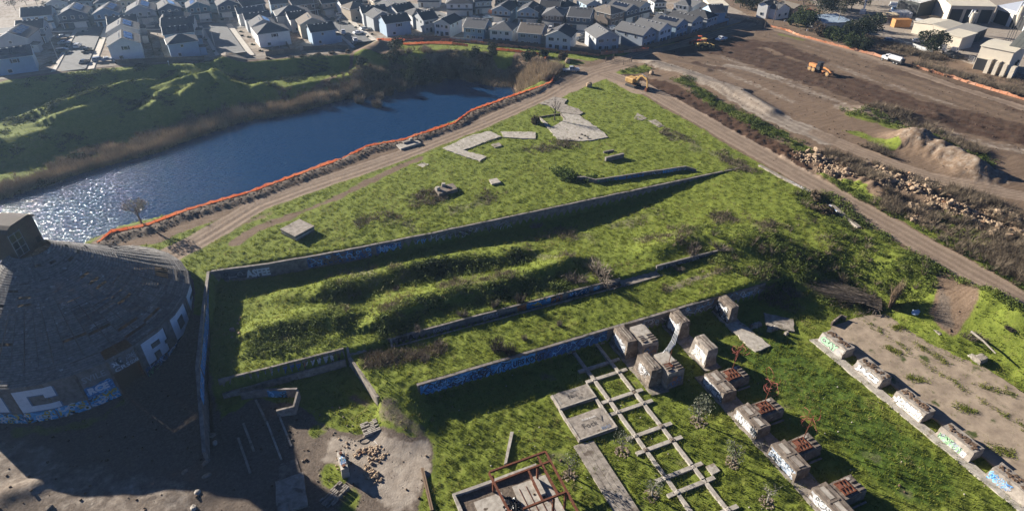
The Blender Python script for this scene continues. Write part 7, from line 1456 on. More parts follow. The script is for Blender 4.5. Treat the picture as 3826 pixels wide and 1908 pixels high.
dryline = np.maximum.reduce([wline([(3350, 770), (3500, 840), (3700, 900), (3860, 960)], 0, 8), wline([(3480, 700), (3650, 760), (3860, 850)], 0, 7), wline([(3540, 880), (3700, 950), (3860, 1040)], 0, 7), wline([(3120, 590), (3180, 620), (3280, 680)], 0, 4), wline([(3300, 420), (3450, 480), (3620, 560)], 0, 5), wline([(3260, 560), (3300, 600), (3330, 640)], 0, 3), wline([(3440, 250), (3560, 280), (3700, 320), (3850, 360)], 0, 5), wline([(3200, 145), (3330, 175), (3480, 215)], 0, 5), hill * .04])
pd = pick(dryline * (gA[..., 1] < .5), 4200, 26); scatter('dry_scrub', pd, TW, lambda r, n: .9 + 1.3 * r.rand(n), M_DRY, 27, tilt=.3)
fyy = np.interp(gX, _fsx, _fsy); shore = np.clip(1 - np.abs(gY - fyy - 3.0 - 1.5 * fbm(gX, gY, 9, 2) * 6) / 4.5, 0, 1) * (gX < 60) * (gX > -150)
pr = pick(shore ** .5 * (gZ > ZW - .4), 6500, 31); tr_ = np.clip(.5 + fbm(pr[:, 0], pr[:, 1], 8, 3) * 1.6, 0, 1)
scatter('reeds', pr, [blades(8, 2.4, .10, .5, 41, .3), blades(8, 1.9, .12, .55, 42, .4), blades(7, 2.9, .09, .4, 43, .35)], lambda r, n: .6 + .6 * r.rand(n), M_REED, 33, tr_)
bs_ = pick(np.clip(1 - np.abs(gY - fyy - 6) / 6, 0, 1) * (gX < 70) * (gX > -150) * sst(_gn, -.05, .12), 2600, 34); scatter('bank_bushes', bs_, CL, lambda r, n: .9 + 1.5 * r.rand(n) ** 2, M_SCRUB, 37)
br = pick((np.clip(1 - np.abs(gY - fyy - 7) / 9, 0, 1) * (gX < 70) * (gX > -150)) * sst(_gn, -.15, .1), 5200, 35); scatter('bank_scrub', br, TW, lambda r, n: 1.0 + 1.5 * r.rand(n), M_DRY, 36, tilt=.3)
rb = pick(np.maximum.reduce([wline([(1990, 270), (1960, 300), (2020, 315), (2060, 290)], -3, 6), wline([(1760, 275), (1830, 290), (1890, 300)], -7, 4)]), 2600, 37); scatter('tan_reeds', rb, [blades(8, 2.8, .11, .5, 44, .3), blades(8, 2.2, .12, .55, 45, .4)], lambda r, n: .6 + .7 * r.rand(n), M_REED, 38)
dk = pick(np.maximum.reduce([sst(_gn, 0.02, .2) * (gY > np.interp(gX, _fsx, _fsy) + 6) * (gY < np.interp(gX, _rx, _ry)) * (gX < 30) * (gX > -140)]), 4200, 39); scatter('bank_brush', dk, CL, lambda r, n: .6 + 1.0 * r.rand(n), M_SCRUB, 40)
# thicket on the far bank: willows and dark oaks one can tell apart
WIL = [twig_mesh('bare_crown', 520, 3.2, 3.2, 5.0, .045, 90 + s, TWIG if s % 2 else TWIG_D) for s in range(4)]
k = 0
for px in [(1290, 330), (1330, 350), (1370, 365), (1420, 375), (1455, 360), (1500, 345), (1385, 320), (1430, 320), (1290, 365), (1345, 390), (1410, 405), (1530, 330), (1580, 320), (1640, 312), (1690, 300), (1240, 375), (1190, 395), (1140, 415), (1620, 280), (1560, 285), (1480, 300), (1660, 250), (1700, 262), (1730, 285), (1340, 300), (1250, 345)]:
    k += 1; plant('bare_willow', px, [WIL], .7 + .35 * random.Random(k).random(), 'bare grey-brown willow in the thicket on the far pond bank', 'willows in the thicket on the far pond bank', 'tree', k)
for px, h, cr, lb, lm in [((1490, 200), 7.5, 3.4, 'dark round tree at the corner of the orange fence by the street', L_DARK), ((1465, 240), 6, 3.2, 'black-green tree just below the corner tree, on the bank', L_DARK), ((1555, 285), 10, 5.4, 'largest grey-green tree in the middle of the pond thicket', L_GREEN), ((1600, 320), 8, 4.2, 'dark tree leaning over the water below the largest tree', L_DARK), ((1530, 320), 7, 3.6, 'grey-green tree at the water left of the dark leaning tree', L_GREEN), ((1650, 300), 6, 3.4, 'dusky tree right of the dark leaning tree', L_BROWN), ((1700, 255), 6.5, 3.6, 'dark oak in the hollow below the orange fence end', L_BROWN), ((1765, 225), 6, 3.3, 'dark oak on the rim at the end of the lower orange fence', L_DARK), ((1810, 255), 6.0, 3.6, 'rust-brown oak on the slope in deep shade', L_BROWN), ((1840, 215), 6, 3.4, 'dark oak beside the bleached orange fence', L_DARK), ((1790, 280), 4, 2.6, 'low dark bush above the tan reeds', L_DARK), ((1980, 235), 5, 3.0, 'round dark shrub on the pond rim by the slack fence', L_DARK), ((2034, 213), 3, 1.8, 'small dark shrub right of the round rim shrub', L_DARK), ((2100, 222), 2.6, 2.2, 'twiggy bush on the bare patch above the silver pickup', L_BROWN), ((1350, 250), 4, 2.4, 'small dark bush on the green shoulder above the thicket', L_DARK)]:
    tree(px, h, cr, lb, lm, 1900, .22, .2, int(px[0]), 'dark trees round the pond head', flat=.8, cz=.52, lumps=11)
plant('reed_clump', (300, 600), [BUSH_D], (4.2, 3.0, 3.2), 'rounded dark bush at the water edge on the left far bank'); plant('shrub', (175, 690), [BUSH_D], (3.4, 2.6, 2.6), 'dark rounded bush standing in the water at the far left')
for i, (px, s) in enumerate((((1727, 430), 1.3), ((1380, 520), .8))): plant('shrub', px, [DRYD], (s, s, s * 1.6), ['bare twiggy shrub between the pond and the orange fence bend', 'thin bare twigs at the fence corner by the water'][i])
for px, s in [((1190, 205), 1.2), ((1240, 200), 1.4), ((1300, 195), 1.3), ((1085, 215), 1.0), ((1130, 212), 1.1), ((1000, 220), .9)]: plant('shrub', px, [BUSH_B], s * 1.1, 'low brown bush on the crest below the bank path', 'bushes on the bank crest')
for i in range(9): plant('shrub', (1890 + i * 27 + 5 * (i % 2), 172 + i * 4.0), [BUSH], (.8, .8, 1.0), 'young green shrub planted along the dark wooden fence', 'shrubs planted along the dark fence')
for i in range(9): plant('garden_bush', (1520 + i * 14, 146), [[crown_mesh('shrub', 160, .16, .9, .9, 2.2, 70 + i % 3, leafmat('pale_bamboo', [(.3, (.12, .11, .04)), (.7, (.30, .26, .10))], .3, 'noise') if i == 0 else bpy.data.materials['pale_bamboo'], 0, 5)]], .9, 'yellowish bamboo clump behind the dark wooden fence', 'bamboo behind the fence')
for px in [(1010, 190), (975, 192), (955, 150), (930, 140), (900, 120), (905, 135), (945, 168), (770, 150), (765, 172), (800, 195), (760, 200), (205, 240), (190, 235), (1330, 105), (1345, 100), (1305, 90), (1390, 130), (1430, 148), (1450, 150), (1375, 140), (830, 75), (775, 78), (880, 62), (1700, 52), (1830, 78), (1950, 96), (2140, 112), (2260, 100), (2300, 100), (2340, 100), (2420, 80), (2480, 45), (2200, 170), (1160, 40), (1210, 34), (640, 200), (600, 190), (310, 120), (250, 178), (375, 145), (1880, 92), (2500, 100), (1640, 60), (1660, 70)]:
    plant('garden_shrub', px, [BUSH_D if (px[0] % 3) else BUSH], .8 + .5 * ((px[0] * 7) % 5) / 5, 'small garden shrub in a front yard of the estate', 'garden shrubs of the estate')
tree((1833, 68), 3.4, 1.7, 'small orange-leaved tree at the street corner in the estate', leafmat('autumn_leaves', [(.3, (.22, .06, .015)), (.7, (.48, .16, .04))], .3, 'noise'), 260, .16, .1, 5)
# trees round the timber yard
for px, h, cr, lb, lm in [((3240, 140), 11, 6.4, 'broad dark oak left of the timber yard', L_DARK), ((3180, 150), 8, 4.6, 'smaller oak touching the broad one', L_DARK), ((3470, 195), 10, 5.6, 'round dark oak in the timber yard beside the small metal shed', L_DARK), ((3010, 110), 8, 5.2, 'bushy green tree behind the orange fence, left', L_GREEN), ((2990, 90), 7, 4.4, 'green tree above the bushy one', L_GREEN), ((3060, 135), 5, 3.6, 'brownish bush in front of the white office', L_BROWN), ((3130, 160), 5.5, 4.2, 'green bush behind the orange fence, middle', L_GREEN), ((3180, 180), 5, 4.0, 'green bush behind the orange fence, near the water truck', L_GREEN), ((3220, 190), 5, 3.6, 'dark bush right by the orange fence before the water truck', L_DARK), ((3100, 145), 5, 3.4, 'low green bush left of the white office heap', L_GREEN), ((2810, 35), 10, 5.6, 'dark oak group by the cream warehouse', L_DARK), ((2765, 30), 8, 4.2, 'green oak left of the dark group by the cream warehouse', L_GREEN), ((3060, 50), 14, 8.0, 'tall dark pine clump at the top, left part', L_DARK), ((3110, 40), 14, 8.0, 'tall dark pine clump at the top, middle part', L_DARK), ((3180, 36), 14, 8.2, 'tall dark pine clump at the top, right part', L_DARK), ((3250, 20), 13, 7.5, 'dark tree behind the yard crane at the top', L_DARK), ((3000, 20), 12, 6.5, 'dark tree above the peach house', L_DARK), ((3770, 262), 4, 2.0, 'small dark tree by the bay doors of the cream mill', L_DARK), ((2955, 95), 3, 1.7, 'small bush beside the fence posts', L_GREEN), ((2948, 62), 4, 2.6, 'bush at the foot of the white cottage', L_GREEN)]:
    tree(px, h, cr, lb, lm, 1300 if cr < 4.3 else 3000, .30, .3, int(px[0] * 1.3), 'trees round the timber yard', z=0.0, flat=.8, cz=.55 if cr > 3 else .6, lumps=15)
t = thing('eucalyptus_tree', 'tall eucalyptus with bare pale trunks beside the white cottage', 'tree', G(2880, 66, 0)); link('trunk', trunk_mesh('trunk', 13, .5, 5, BARK_L, 6, 4.0, (1.5, .5)), t); link('crown', crown_mesh('crown', 1100, .4, 5.5, 5.5, 6.0, 6, L_DARK, 14, 10, .4), t, (1, .5, 0))
t = thing('eucalyptus_tree', 'thin tall grey tree standing in front of the white office', 'tree', G(3122, 112, 0)); link('trunk', trunk_mesh('trunk', 10, .22, 15, BARK_L, 5, 1.6, (.4, .2)), t); link('crown', crown_mesh('crown', 620, .26, 2.3, 2.3, 4.8, 16, leafmat('grey_leaves', [(.3, (.05, .048, .03)), (.7, (.12, .11, .07))], .2, 'noise'), 11, 8, .4), t, (.4, .2, 0))
for i, (px, h, cr) in enumerate((((180, 40), 5, 2.4), ((250, 35), 5, 2.2), ((470, 120), 4, 1.8), ((690, 60), 4, 1.8), ((1000, 60), 4, 1.8), ((1190, 45), 4, 1.6), ((1300, 60), 3.5, 1.5), ((1545, 95), 3.5, 1.6), ((1900, 70), 3.5, 1.5), ((2020, 95), 3.5, 1.5), ((2210, 90), 4, 1.7), ((2460, 60), 4, 1.7), ((100, 20), 6, 3.0), ((60, 40), 6, 3.2), ((140, 22), 6, 3.0))):
    tree(px, h, cr, 'small garden tree between houses of the estate', [L_DARK, L_BROWN, L_GREEN][i % 3], 420, .2, .12, 300 + i, 'garden trees of the estate', cz=.6, lumps=8)
# ---------------------------------------------------------------- machines on the site
YEL = paint((.50, .31, .11), .5, .2); ORA = paint((.58, .25, .085), .5, .2); MUDT = paint((.26, .17, .10), .95, .3); DKM = paint((.03, .03, .032), .6)
def wheel(t, x, y, r, w, m=TYRE, hub=YEL): o = MB().cyl((x, y - w / 2, r), r, w, 14, 'y').build('wheel', m, t); MB().cyl((x, y - w / 2 - .02, r), r * .5, w + .04, 10, 'y').build('hub', hub, o)
# excavator
g = GT(2365, 322); h = GT(2430, 345); an = math.atan2(h[1] - g[1], h[0] - g[0]); t = thing('excavator', 'dusty yellow excavator with its bucket down beside the dirt road', 'excavator', g, an); t.scale = (1.12,) * 3
for s in (-1, 1): 
    b = MB(); b.prism([(-2.2, s * 1.25 - .3), (2.2, s * 1.25 - .3), (2.2, s * 1.25 + .3), (-2.2, s * 1.25 + .3)], .0, .9, [(-1.9, s * 1.25 - .3), (1.9, s * 1.25 - .3), (1.9, s * 1.25 + .3), (-1.9, s * 1.25 + .3)]); tr = b.build('track', DKM, t, bevel=.12)
    for k in range(12): MB().box(-1.9 + k * .345, s * 1.25, .9, .16, .62, .06).build('track_plate', MUDT, tr)
MB().box(0, 0, .6, 2.4, 2.0, .5).build('undercarriage', DKM, t); b = MB(); b.box(-.7, 0, 1.15, 3.2, 2.7, 1.5); b.build('body', YEL, t, bevel=.18); MB().box(-1.9, 0, 1.3, 1.0, 2.8, 1.3).build('counterweight', YEL, t, bevel=.2)
c = MB().box(.7, .85, 1.2, 1.5, .95, 1.9, 0, .9).build('cab', YEL, t, bevel=.06)
for f in ([(1.46, .5, 1.8), (1.46, 1.25, 1.8), (1.4, 1.2, 2.9), (1.4, .55, 2.9)], [(.1, 1.335, 1.8), (.15, 1.29, 2.9), (1.25, 1.29, 2.9), (1.3, 1.335, 1.8)], [(.1, .36, 1.9), (1.3, .36, 1.9), (1.25, .40, 2.9), (.15, .40, 2.9)]): MB().quad(*f).build('cab_window', GLASS, c)
def arm(pts, w, d0, d1, nm, m=YEL):
    b = MB(); n = len(pts)
    for i, p in enumerate(pts):
        a = Vector(pts[min(i + 1, n - 1)]) - Vector(pts[max(i - 1, 0)]); q = Vector((-a.z, 0, a.x)).normalized(); d = d0 + (d1 - d0) * i / (n - 1); p = Vector(p); b.v += [tuple(p + q * d + Vector((0, -w, 0))), tuple(p + q * d + Vector((0, w, 0))), tuple(p - q * d + Vector((0, w, 0))), tuple(p - q * d + Vector((0, -w, 0)))]
    for i in range(n - 1):
        for k in range(4): b.f.append((4 * i + k, 4 * i + (k + 1) % 4, 4 * i + 4 + (k + 1) % 4, 4 * i + 4 + k)); b.m.append(0)
    b.f += [(3, 2, 1, 0), tuple(4 * n - 4 + k for k in range(4))]; b.m += [0, 0]; return b.build(nm, m, t)
arm([(.9, -.2, 1.7), (2.6, -.2, 3.9), (3.6, -.2, 4.3), (5.6, -.2, 3.5)], .22, .32, .24, 'boom'); arm([(5.0, -.2, 4.2), (5.6, -.2, 3.5), (5.9, -.2, 1.1)], .18, .16, .22, 'stick')
b = MB(); b.v = [(5.6, -.8, 1.2), (6.3, -.8, 1.0), (6.2, -.8, .0), (5.3, -.8, .1), (5.6, .4, 1.2), (6.3, .4, 1.0), (6.2, .4, .0), (5.3, .4, .1)]; b.f = [(0, 1, 2, 3), (7, 6, 5, 4), (0, 4, 5, 1), (1, 5, 6, 2), (2, 6, 7, 3)]; b.m = [0] * 5; b.build('bucket', RUST, t)
for p, q in (((1.5, -.2, 1.6), (3.0, -.2, 3.7)), ((3.2, -.2, 4.75), (5.1, -.2, 4.25)), ((5.55, -.2, 3.1), (5.95, -.2, 1.6))): MB().tube([p, q], .09, 6).build('hydraulic_ram', GALV, t)
# motor grader
g = GT(3062, 272); h = GT(3105, 287); an = math.atan2(h[1] - g[1], h[0] - g[0]); t = thing('motor_grader', 'orange motor grader working across the dark tilled soil', 'grader', g, an); t.scale = (1.15,) * 3
for x in (-3.3, -1.8):
    for y in (-1.05, 1.05): wheel(t, x, y, .72, .42, MUDT)
for y in (-1.0, 1.0): wheel(t, 3.6, y, .72, .4, MUDT)
MB().box(-2.8, 0, .9, 3.0, 1.5, 1.3).build('engine_body', ORA, t, bevel=.12); c = MB().box(-.5, 0, .9, 1.4, 1.5, 2.3, 0, .92).build('cab', DKM, t, bevel=.05)
MB().box(-.5, 0, 3.2, 1.6, 1.7, .1).build('cab_roof', DKM, c)
for y in (-.78, .78): MB().quad((-1.0, y, 2.0), (0, y, 2.0), (-.05, y * .96, 3.05), (-.95, y * .96, 3.05)).build('cab_window', GLASS, c)
arm([(.2, 0, 1.8), (1.6, 0, 2.0), (3.2, 0, 1.6), (4.0, 0, 1.1)], .2, .25, .2, 'front_frame', ORA); MB().box(1.5, 0, .15, .25, 3.8, .62, .35).build('blade', RUST, t); MB().cyl((1.5, 0, .8), .7, .2, 14).build('blade_circle', ORA, t); MB().box(4.3, 0, .6, .4, 1.6, .6).build('push_block', ORA, t); MB().box(-4.5, 0, .7, .5, 1.7, .8).build('ripper', DKM, t)
# wheel loader and the orange machine behind it
def tractor(px, qx, lb, m, tyre, nm, dx=1.0):
    global t
    g = GT(*px); h = GT(*qx); t = thing(nm, lb, 'earthmover', g, math.atan2(h[1] - g[1], h[0] - g[0])); t.scale = (dx,) * 3
    for x in (-1.5, 1.7):
        for y in (-1.15, 1.15): wheel(t, x, y, .85, .6, tyre, m)
    MB().box(-1.8, 0, .9, 2.4, 1.7, 1.2).build('engine_body', m, t, bevel=.15); MB().box(1.2, 0, .8, 1.6, 1.3, .8).build('front_body', m, t, bevel=.1)
    c = MB().box(-.1, 0, 1.0, 1.3, 1.5, .9).build('cab', m, t)
    for x in (-.7, .5):
        for y in (-.7, .7): MB().box(x, y, 1.9, .1, .1, 1.4).build('cab_post', DKM, c)
    MB().box(-.1, 0, 3.3, 1.7, 1.8, .12).build('cab_roof', m, c); MB().cyl((-1.6, .5, 2.1), .08, .9, 6).build('exhaust', DKM, t)
    arm([(1.6, 0, 1.5), (2.8, 0, 1.1), (3.3, 0, .5)], .5, .16, .12, 'lift_arm', m); MB().box(3.6, 0, .1, .9, 2.8, .9, 0, .85).build('bucket', m if 'yellow' in lb else RUST, t, bevel=.05)
tractor((2627, 180), (2662, 176), 'tan yellow wheel loader at the edge of the dark soil', paint((.48, .32, .10), .6, .2), TYRE, 'wheel_loader', 1.15); tractor((2610, 166), (2588, 165), 'red-orange tractor parked behind the wheel loader', paint((.50, .10, .03), .5), TYRE, 'tractor', 1.0)
# trucks
def truck(px, qx, lb, kindt, z=None):
    g = GT(*px) if z is None else G(px[0], px[1], z); h = GT(*qx) if z is None else G(qx[0], qx[1], z); t = thing('truck', lb, 'truck', g, math.atan2(h[1] - g[1], h[0] - g[0])); Wt = _cp['white']
    MB().box(.2, 0, .7, 8.0, .9, .3).build('chassis', DKM, t); MB().box(3.3, 0, .85, 1.6, 1.9, 1.1).build('bonnet', Wt, t, bevel=.15); c = MB().box(1.9, 0, .85, 1.5, 2.2, 1.9, 0, .9).build('cab', Wt, t, bevel=.08)
    MB().quad((2.66, -.9, 1.9), (2.66, .9, 1.9), (2.56, .8, 2.6), (2.56, -.8, 2.6)).build('windscreen', GLASS, c)
    for y in (-1.06, 1.06): MB().quad((1.4, y, 1.85), (2.45, y, 1.85), (2.4, y * .95, 2.55), (1.45, y * .95, 2.55)).build('side_window', GLASS, c)
    if kindt == 'tank':
        b = MB(); n = 14; b.v = [(x, 1.2 * math.cos(2 * math.pi * k / n), 1.95 + .88 * math.sin(2 * math.pi * k / n)) for x in (-4.0, 1.0) for k in range(n)]; b.f = [tuple(range(n)), tuple(n + k for k in reversed(range(n)))] + [(k, n + k, n + (k + 1) % n, (k + 1) % n) for k in range(n)]; b.m = [0] * (n + 2); b.build('tank', Wt, t); MB().box(-1.5, 0, 2.8, 4.4, .8, .1).build('tank_walkway', Wt, t); MB().box(-4.3, 0, .9, .5, 2.2, 1.4).build('spray_gear', DKM, t)
    else: MB().box(-1.8, 0, 1.05, 4.6, 2.3, .5).build('flat_bed', Wt if kindt == 'flat' else DKM, t)
    for x in (3.4, -1.6, -2.9):
        for y in (-1.0, 1.0): wheel(t, x, y, .52, .34, TYRE, GALV)
    return t
truck((3330, 234), (3290, 222), 'white tanker truck parked at the gap in the orange fence', 'tank'); truck((3525, 198), (3510, 188), 'white flatbed truck by the dark heap in the timber yard', 'flat', 0); truck((3552, 206), (3575, 196), 'second white truck behind the dark heap in the timber yard', 'dark', 0)
# ---------------------------------------------------------------- timber yard
def cladding(name, col):
    m, tt, b = newmat(name); N = tt.nodes; L = tt.links; tc = N.new('ShaderNodeTexCoord'); w = N.new('ShaderNodeTexWave'); w.inputs['Scale'].default_value = 1.6; w.inputs['Distortion'].default_value = 0; L.new(tc.outputs['Object'], w.inputs['Vector']); n = N.new('ShaderNodeTexNoise'); n.inputs['Scale'].default_value = .5; L.new(tc.outputs['Object'], n.inputs['Vector'])
    r = N.new('ShaderNodeValToRGB'); r.color_ramp.elements[0].color = (*[c * .82 for c in col], 1); r.color_ramp.elements[1].color = (*col, 1); L.new(n.outputs['Fac'], r.inputs[0]); L.new(r.outputs[0], b.inputs['Base Color']); bp = N.new('ShaderNodeBump'); bp.inputs['Distance'].default_value = .06; L.new(w.outputs['Fac'], bp.inputs['Height']); L.new(bp.outputs[0], b.inputs['Normal']); b.inputs['Roughness'].default_value = .55; return m
CREAM = cladding('cream_cladding', (.62, .55, .44)); CREAM_R = cladding('cream_roof', (.66, .60, .48)); BLUER = cladding('blue_roof', (.33, .42, .52)); WCLAD = cladding('white_cladding', (.70, .69, .66)); PEACH = paint((.62, .38, .20), .8); BLKC = cladding('dark_cladding', (.05, .055, .05))
def shed(L, Rr, z, dep, eave, label, wm, rm, pitch=.15, open_=0, roof='side', name='shed', wins=0, cat='shed', back=1.0):
    a, c = G(L[0], L[1], eave), G(Rr[0], Rr[1], eave); w = math.hypot(c[0] - a[0], c[1] - a[1]); t = thing(name, label, cat, (a[0], a[1], z), math.atan2(c[1] - a[1], c[0] - a[0])); rh = dep / 2 * pitch if roof == 'side' else dep * pitch if roof == 'mono' else w / 2 * pitch
    b = MB()
    if roof == 'side': n = [(0, 0), (dep, 0), (dep, eave), (dep / 2, eave + rh), (0, eave)]
    elif roof == 'mono': n = [(0, 0), (dep, 0), (dep, eave + rh), (0, eave)]
    if roof in ('side', 'mono'):
        k = len(n); b.v = [(0, y, q) for y, q in n] + [(w, y, q) for y, q in n]; b.f = [tuple(reversed(range(k))), tuple(k + i for i in range(k))] + [((i + 1) % k, k + (i + 1) % k, k + i, i) for i in range(k)]; b.m = [0] * (k + 2)
    else:
        n = [(0, 0), (w, 0), (w, eave), (w / 2, eave + rh), (0, eave)]; b.v = [(x, 0, q) for x, q in n] + [(x, dep, q) for x, q in n]; b.f = [(0, 1, 2, 3, 4), (9, 8, 7, 6, 5)] + [(i, 5 + i, 5 + (i + 1) % 5, (i + 1) % 5) for i in range(5)]; b.m = [0] * 7
    b.build('wall', wm, t); rf = MB(); o = .4
    if roof == 'side': slopes(rf, [[(-o, -o, eave + .15), (w + o, -o, eave + .15), (w + o, dep / 2, eave + rh + .2), (-o, dep / 2, eave + rh + .2)], [(-o, dep / 2 + .004, eave + rh + .2), (w + o, dep / 2 + .004, eave + rh + .2), (w + o, dep + o, eave + .15), (-o, dep + o, eave + .15)]])
    elif roof == 'mono': slopes(rf, [[(-o, -o, eave + .15), (w + o, -o, eave + .15), (w + o, dep + o, eave + rh + .2), (-o, dep + o, eave + rh + .2)]])
    else: slopes(rf, [[(-o, -o, eave + .15), (w / 2, -o, eave + rh + .2), (w / 2, dep + o, eave + rh + .2), (-o, dep + o, eave + .15)], [(w / 2 + .004, -o, eave + rh + .2), (w + o, -o, eave + .15), (w + o, dep + o, eave + .15), (w / 2 + .004, dep + o, eave + rh + .2)]])
    rf.build('roof', rm, t)
    for k in range(open_): x0, x1 = w * (k + .12) / open_, w * (k + .90) / open_; b = MB(); b.box((x0 + x1) / 2, -.05, 0, x1 - x0, .06, eave * .8); b.build('bay_opening', BLACK, t)
    for k in range(wins): window(t, w * (k + .5) / wins, 1.3, 1.3, 1.1, 'f', w, dep)
    return t
shed((3555, 22), (3722, 26), 0, 30, 7.5, 'long cream shed with open bays at the top of the timber yard', CREAM, CREAM_R, .12, 3); shed((3728, 24), (3850, 58), 0, 34, 7, 'pale blue roofed shed at the top right corner', WCLAD, cladding('pale_blue_roof', (.58, .62, .70)), .12, 2)
shed((3545, 112), (3612, 96), 0, 15, 4.6, 'cream-roofed lumber shed with an arched duct in mid-yard', CREAM, CREAM_R, .1, 1); shed((3530, 126), (3596, 142), 0, 9, 5.0, 'small ribbed metal shed standing in front of the lumber shed', CREAM, CREAM_R, .08, 0, 'mono'); shed((3598, 140), (3690, 106), 0, 8, 4.4, 'long open lean-to behind the small ribbed shed', BLKC, cladding('grey_roof', (.42, .40, .36)), .06, 4, 'mono')
t = shed((3668, 172), (3790, 196), 0, 14, 8.5, 'tall cream mill building with bay doors at the right edge', CREAM, CREAM_R, .08, 0); 
for k in range(4): MB().box(5.0 + k * 2.6, -1.2, 0, 1.3, 2.6, 5.0 - .3 * k).build('buttress', CREAM, t)
MB().box(2.2, -.06, 0, 4.2, .1, 4.2).build('bay_opening', BLACK, t)
hp = MB(); hp.prism([(7, 5.0), (13, 5.0), (13, 10.0), (7, 10.0)], 9.0, 15.5, [(9, 7.5), (15.0, 7.5), (15.0, 12.5), (9, 12.5)]); ho = hp.build('hopper', BLKC, t)
for k in range(4):
    for j in range(2): b = MB(); x = 7.4 + k * 1.45; z0 = 9.3 + j * 3.2; q = (z0 - 9) / 6.5; q2 = (z0 + 2.8 - 9) / 6.5; b.quad((x + 2 * q, 4.94 + 2.5 * q, z0), (x + 1.2 + 2 * q, 4.94 + 2.5 * q, z0), (x + 1.2 + 2 * q2, 4.94 + 2.5 * q2, z0 + 2.8), (x + 2 * q2, 4.94 + 2.5 * q2, z0 + 2.8)); b.build('hopper_panel', paint((.09, .095, .085), .6), ho)
def cyclone(px, z, h, lb):
    g = G(px[0], px[1], z); t = thing('dust_cyclone', lb, 'cyclone', (g[0], g[1], 0)); b = MB(); b.tube([(0, 0, z), (0, 0, z + h * .5)], .25, 10, 1.3); b.build('cone', CREAM, t); MB().cyl((0, 0, z + h * .5), 1.3, h * .35, 14).build('drum', CREAM, t); MB().tube([(0, 0, z + h * .8), (0, 0, z + h), (-2.0, 0, z + h), (-2.8, 0, z + h * .6)], .35, 8).build('duct', GALV, t)
    for x, y in ((.9, .9), (-.9, .9), (.9, -.9), (-.9, -.9)): MB().box(x, y, 0, .15, .15, z + h * .6).build('leg', DKM, t)
cyclone((3622, 100), 3, 7, 'cream dust cyclone with a bent duct at the lumber shed'); cyclone((3795, 98), 9, 9, 'tall cream dust cyclone above the black hopper')
g = G(3808, 160, 0); o = MB().cyl((0, 0, 0), .35, 16, 10).build('steel_stack', DKM); o.location = g; tag(o, 'dark steel stack standing by the hopper at the right edge', 'stack')
shed((3085, 88), (3185, 82), 0, 12, 4.0, 'white office with a blue flat roof left of the timber yard', paint((.72, .72, .70), .7), BLUER, .05, 0, 'mono', 'office', 5, 'office')
shed((2834, 16), (2870, 22), 0, 10, 6, 'small white house by the dark oaks', paint((.74, .73, .70), .7), _rm['m'], .5, 0, 'front', 'house', 1, 'house'); shed((2905, 38), (2952, 30), 0, 11, 4.6, 'white cottage with boats in front of it', paint((.74, .73, .70), .7), _rm['m'], .5, 0, 'front', 'house', 2, 'house'); shed((2966, 34), (3006, 28), 0, 10, 4.2, 'peach-coloured bungalow behind the white cottage', PEACH, _rm['t'], .4, 0, 'front', 'house', 2, 'house'); shed((2658, 22), (2722, 22), 0, 20, 7, 'cream warehouse with a flat roof behind the estate end', CREAM, CREAM_R, .03, 0, 'mono', 'warehouse', 0, 'warehouse'); shed((3360, -6), (3440, 12), 0, 16, 6.5, 'white-roofed open shed at the top of the yard', BLKC, WCLAD, .1, 2)
LUMBER = paint((.50, .40, .26), .8, .2)
def lumber(px, lb, nx, nz, m, rz, seed):
    g = G(px[0], px[1], 0); t = thing('lumber_stack', lb, 'lumber stack', g, rz); r = random.Random(seed)
    for i in range(nx):
        for k in range(nz): MB().box(i * 1.5 - nx * .75 + .1 * r.random(), r.gauss(0, .2), k * .85 + .1, 1.25, 5.5 + r.random(), .65).build('bundle', m, t); MB().box(i * 1.5 - nx * .75, 0, k * .85, 1.2, .3, .1).build('spacer', LUMBER, t)
lumber((3330, 72), 'tan lumber stacks at the left of the yard', 4, 3, LUMBER, -.5, 1); lumber((3365, 62), 'white wrapped lumber stacks in mid-yard', 6, 3, WHITE, -.5, 2); lumber((3410, 50), 'pale lumber stacks farther back by the open shed', 5, 3, paint((.62, .60, .55), .7), -.5, 3); lumber((3350, 28), 'long white wrapped stacks at the top of the yard', 8, 2, WHITE, .8, 4); lumber((3575, 60), 'white bagged stacks inside the first open bay', 3, 3, WHITE, .2, 5); lumber((3800, 90), 'white wrapped stacks behind the tall cyclone', 4, 2, WHITE, .2, 6); lumber((3575, 168), 'low lumber row below the small ribbed shed', 6, 1, paint((.60, .56, .5), .7), .75, 7)
o = MB().box(0, 0, 0, 7.5, 3.2, 3.4).build('shipping_container', paint((.42, .20, .06), .7, .3)); g = G(3362, 100, 0); o.location = g; o.rotation_euler = (0, 0, -.35); tag(o, 'orange-brown container in mid-yard', 'container')
bm_ = [((3475, 88), 'grey pipe bundle left of the lumber shed'), ((3440, 84), 'grey pipe bundle in front of the container'), ((3495, 72), 'tangle of pipe racks in mid-yard')]
for i, (px, lb) in enumerate(bm_):
    g = G(px[0], px[1], 0); t = thing('pipe_bundle', lb, 'pipes', g, -.4 + i * .5)
    for k in range(9): MB().tube([((k % 3) * .45, -3, .25 + (k // 3) * .4), ((k % 3) * .45 + .3, 3, .25 + (k // 3) * .4)], .2, 7).build('pipe', GALV if i < 2 else LUMBER, t)
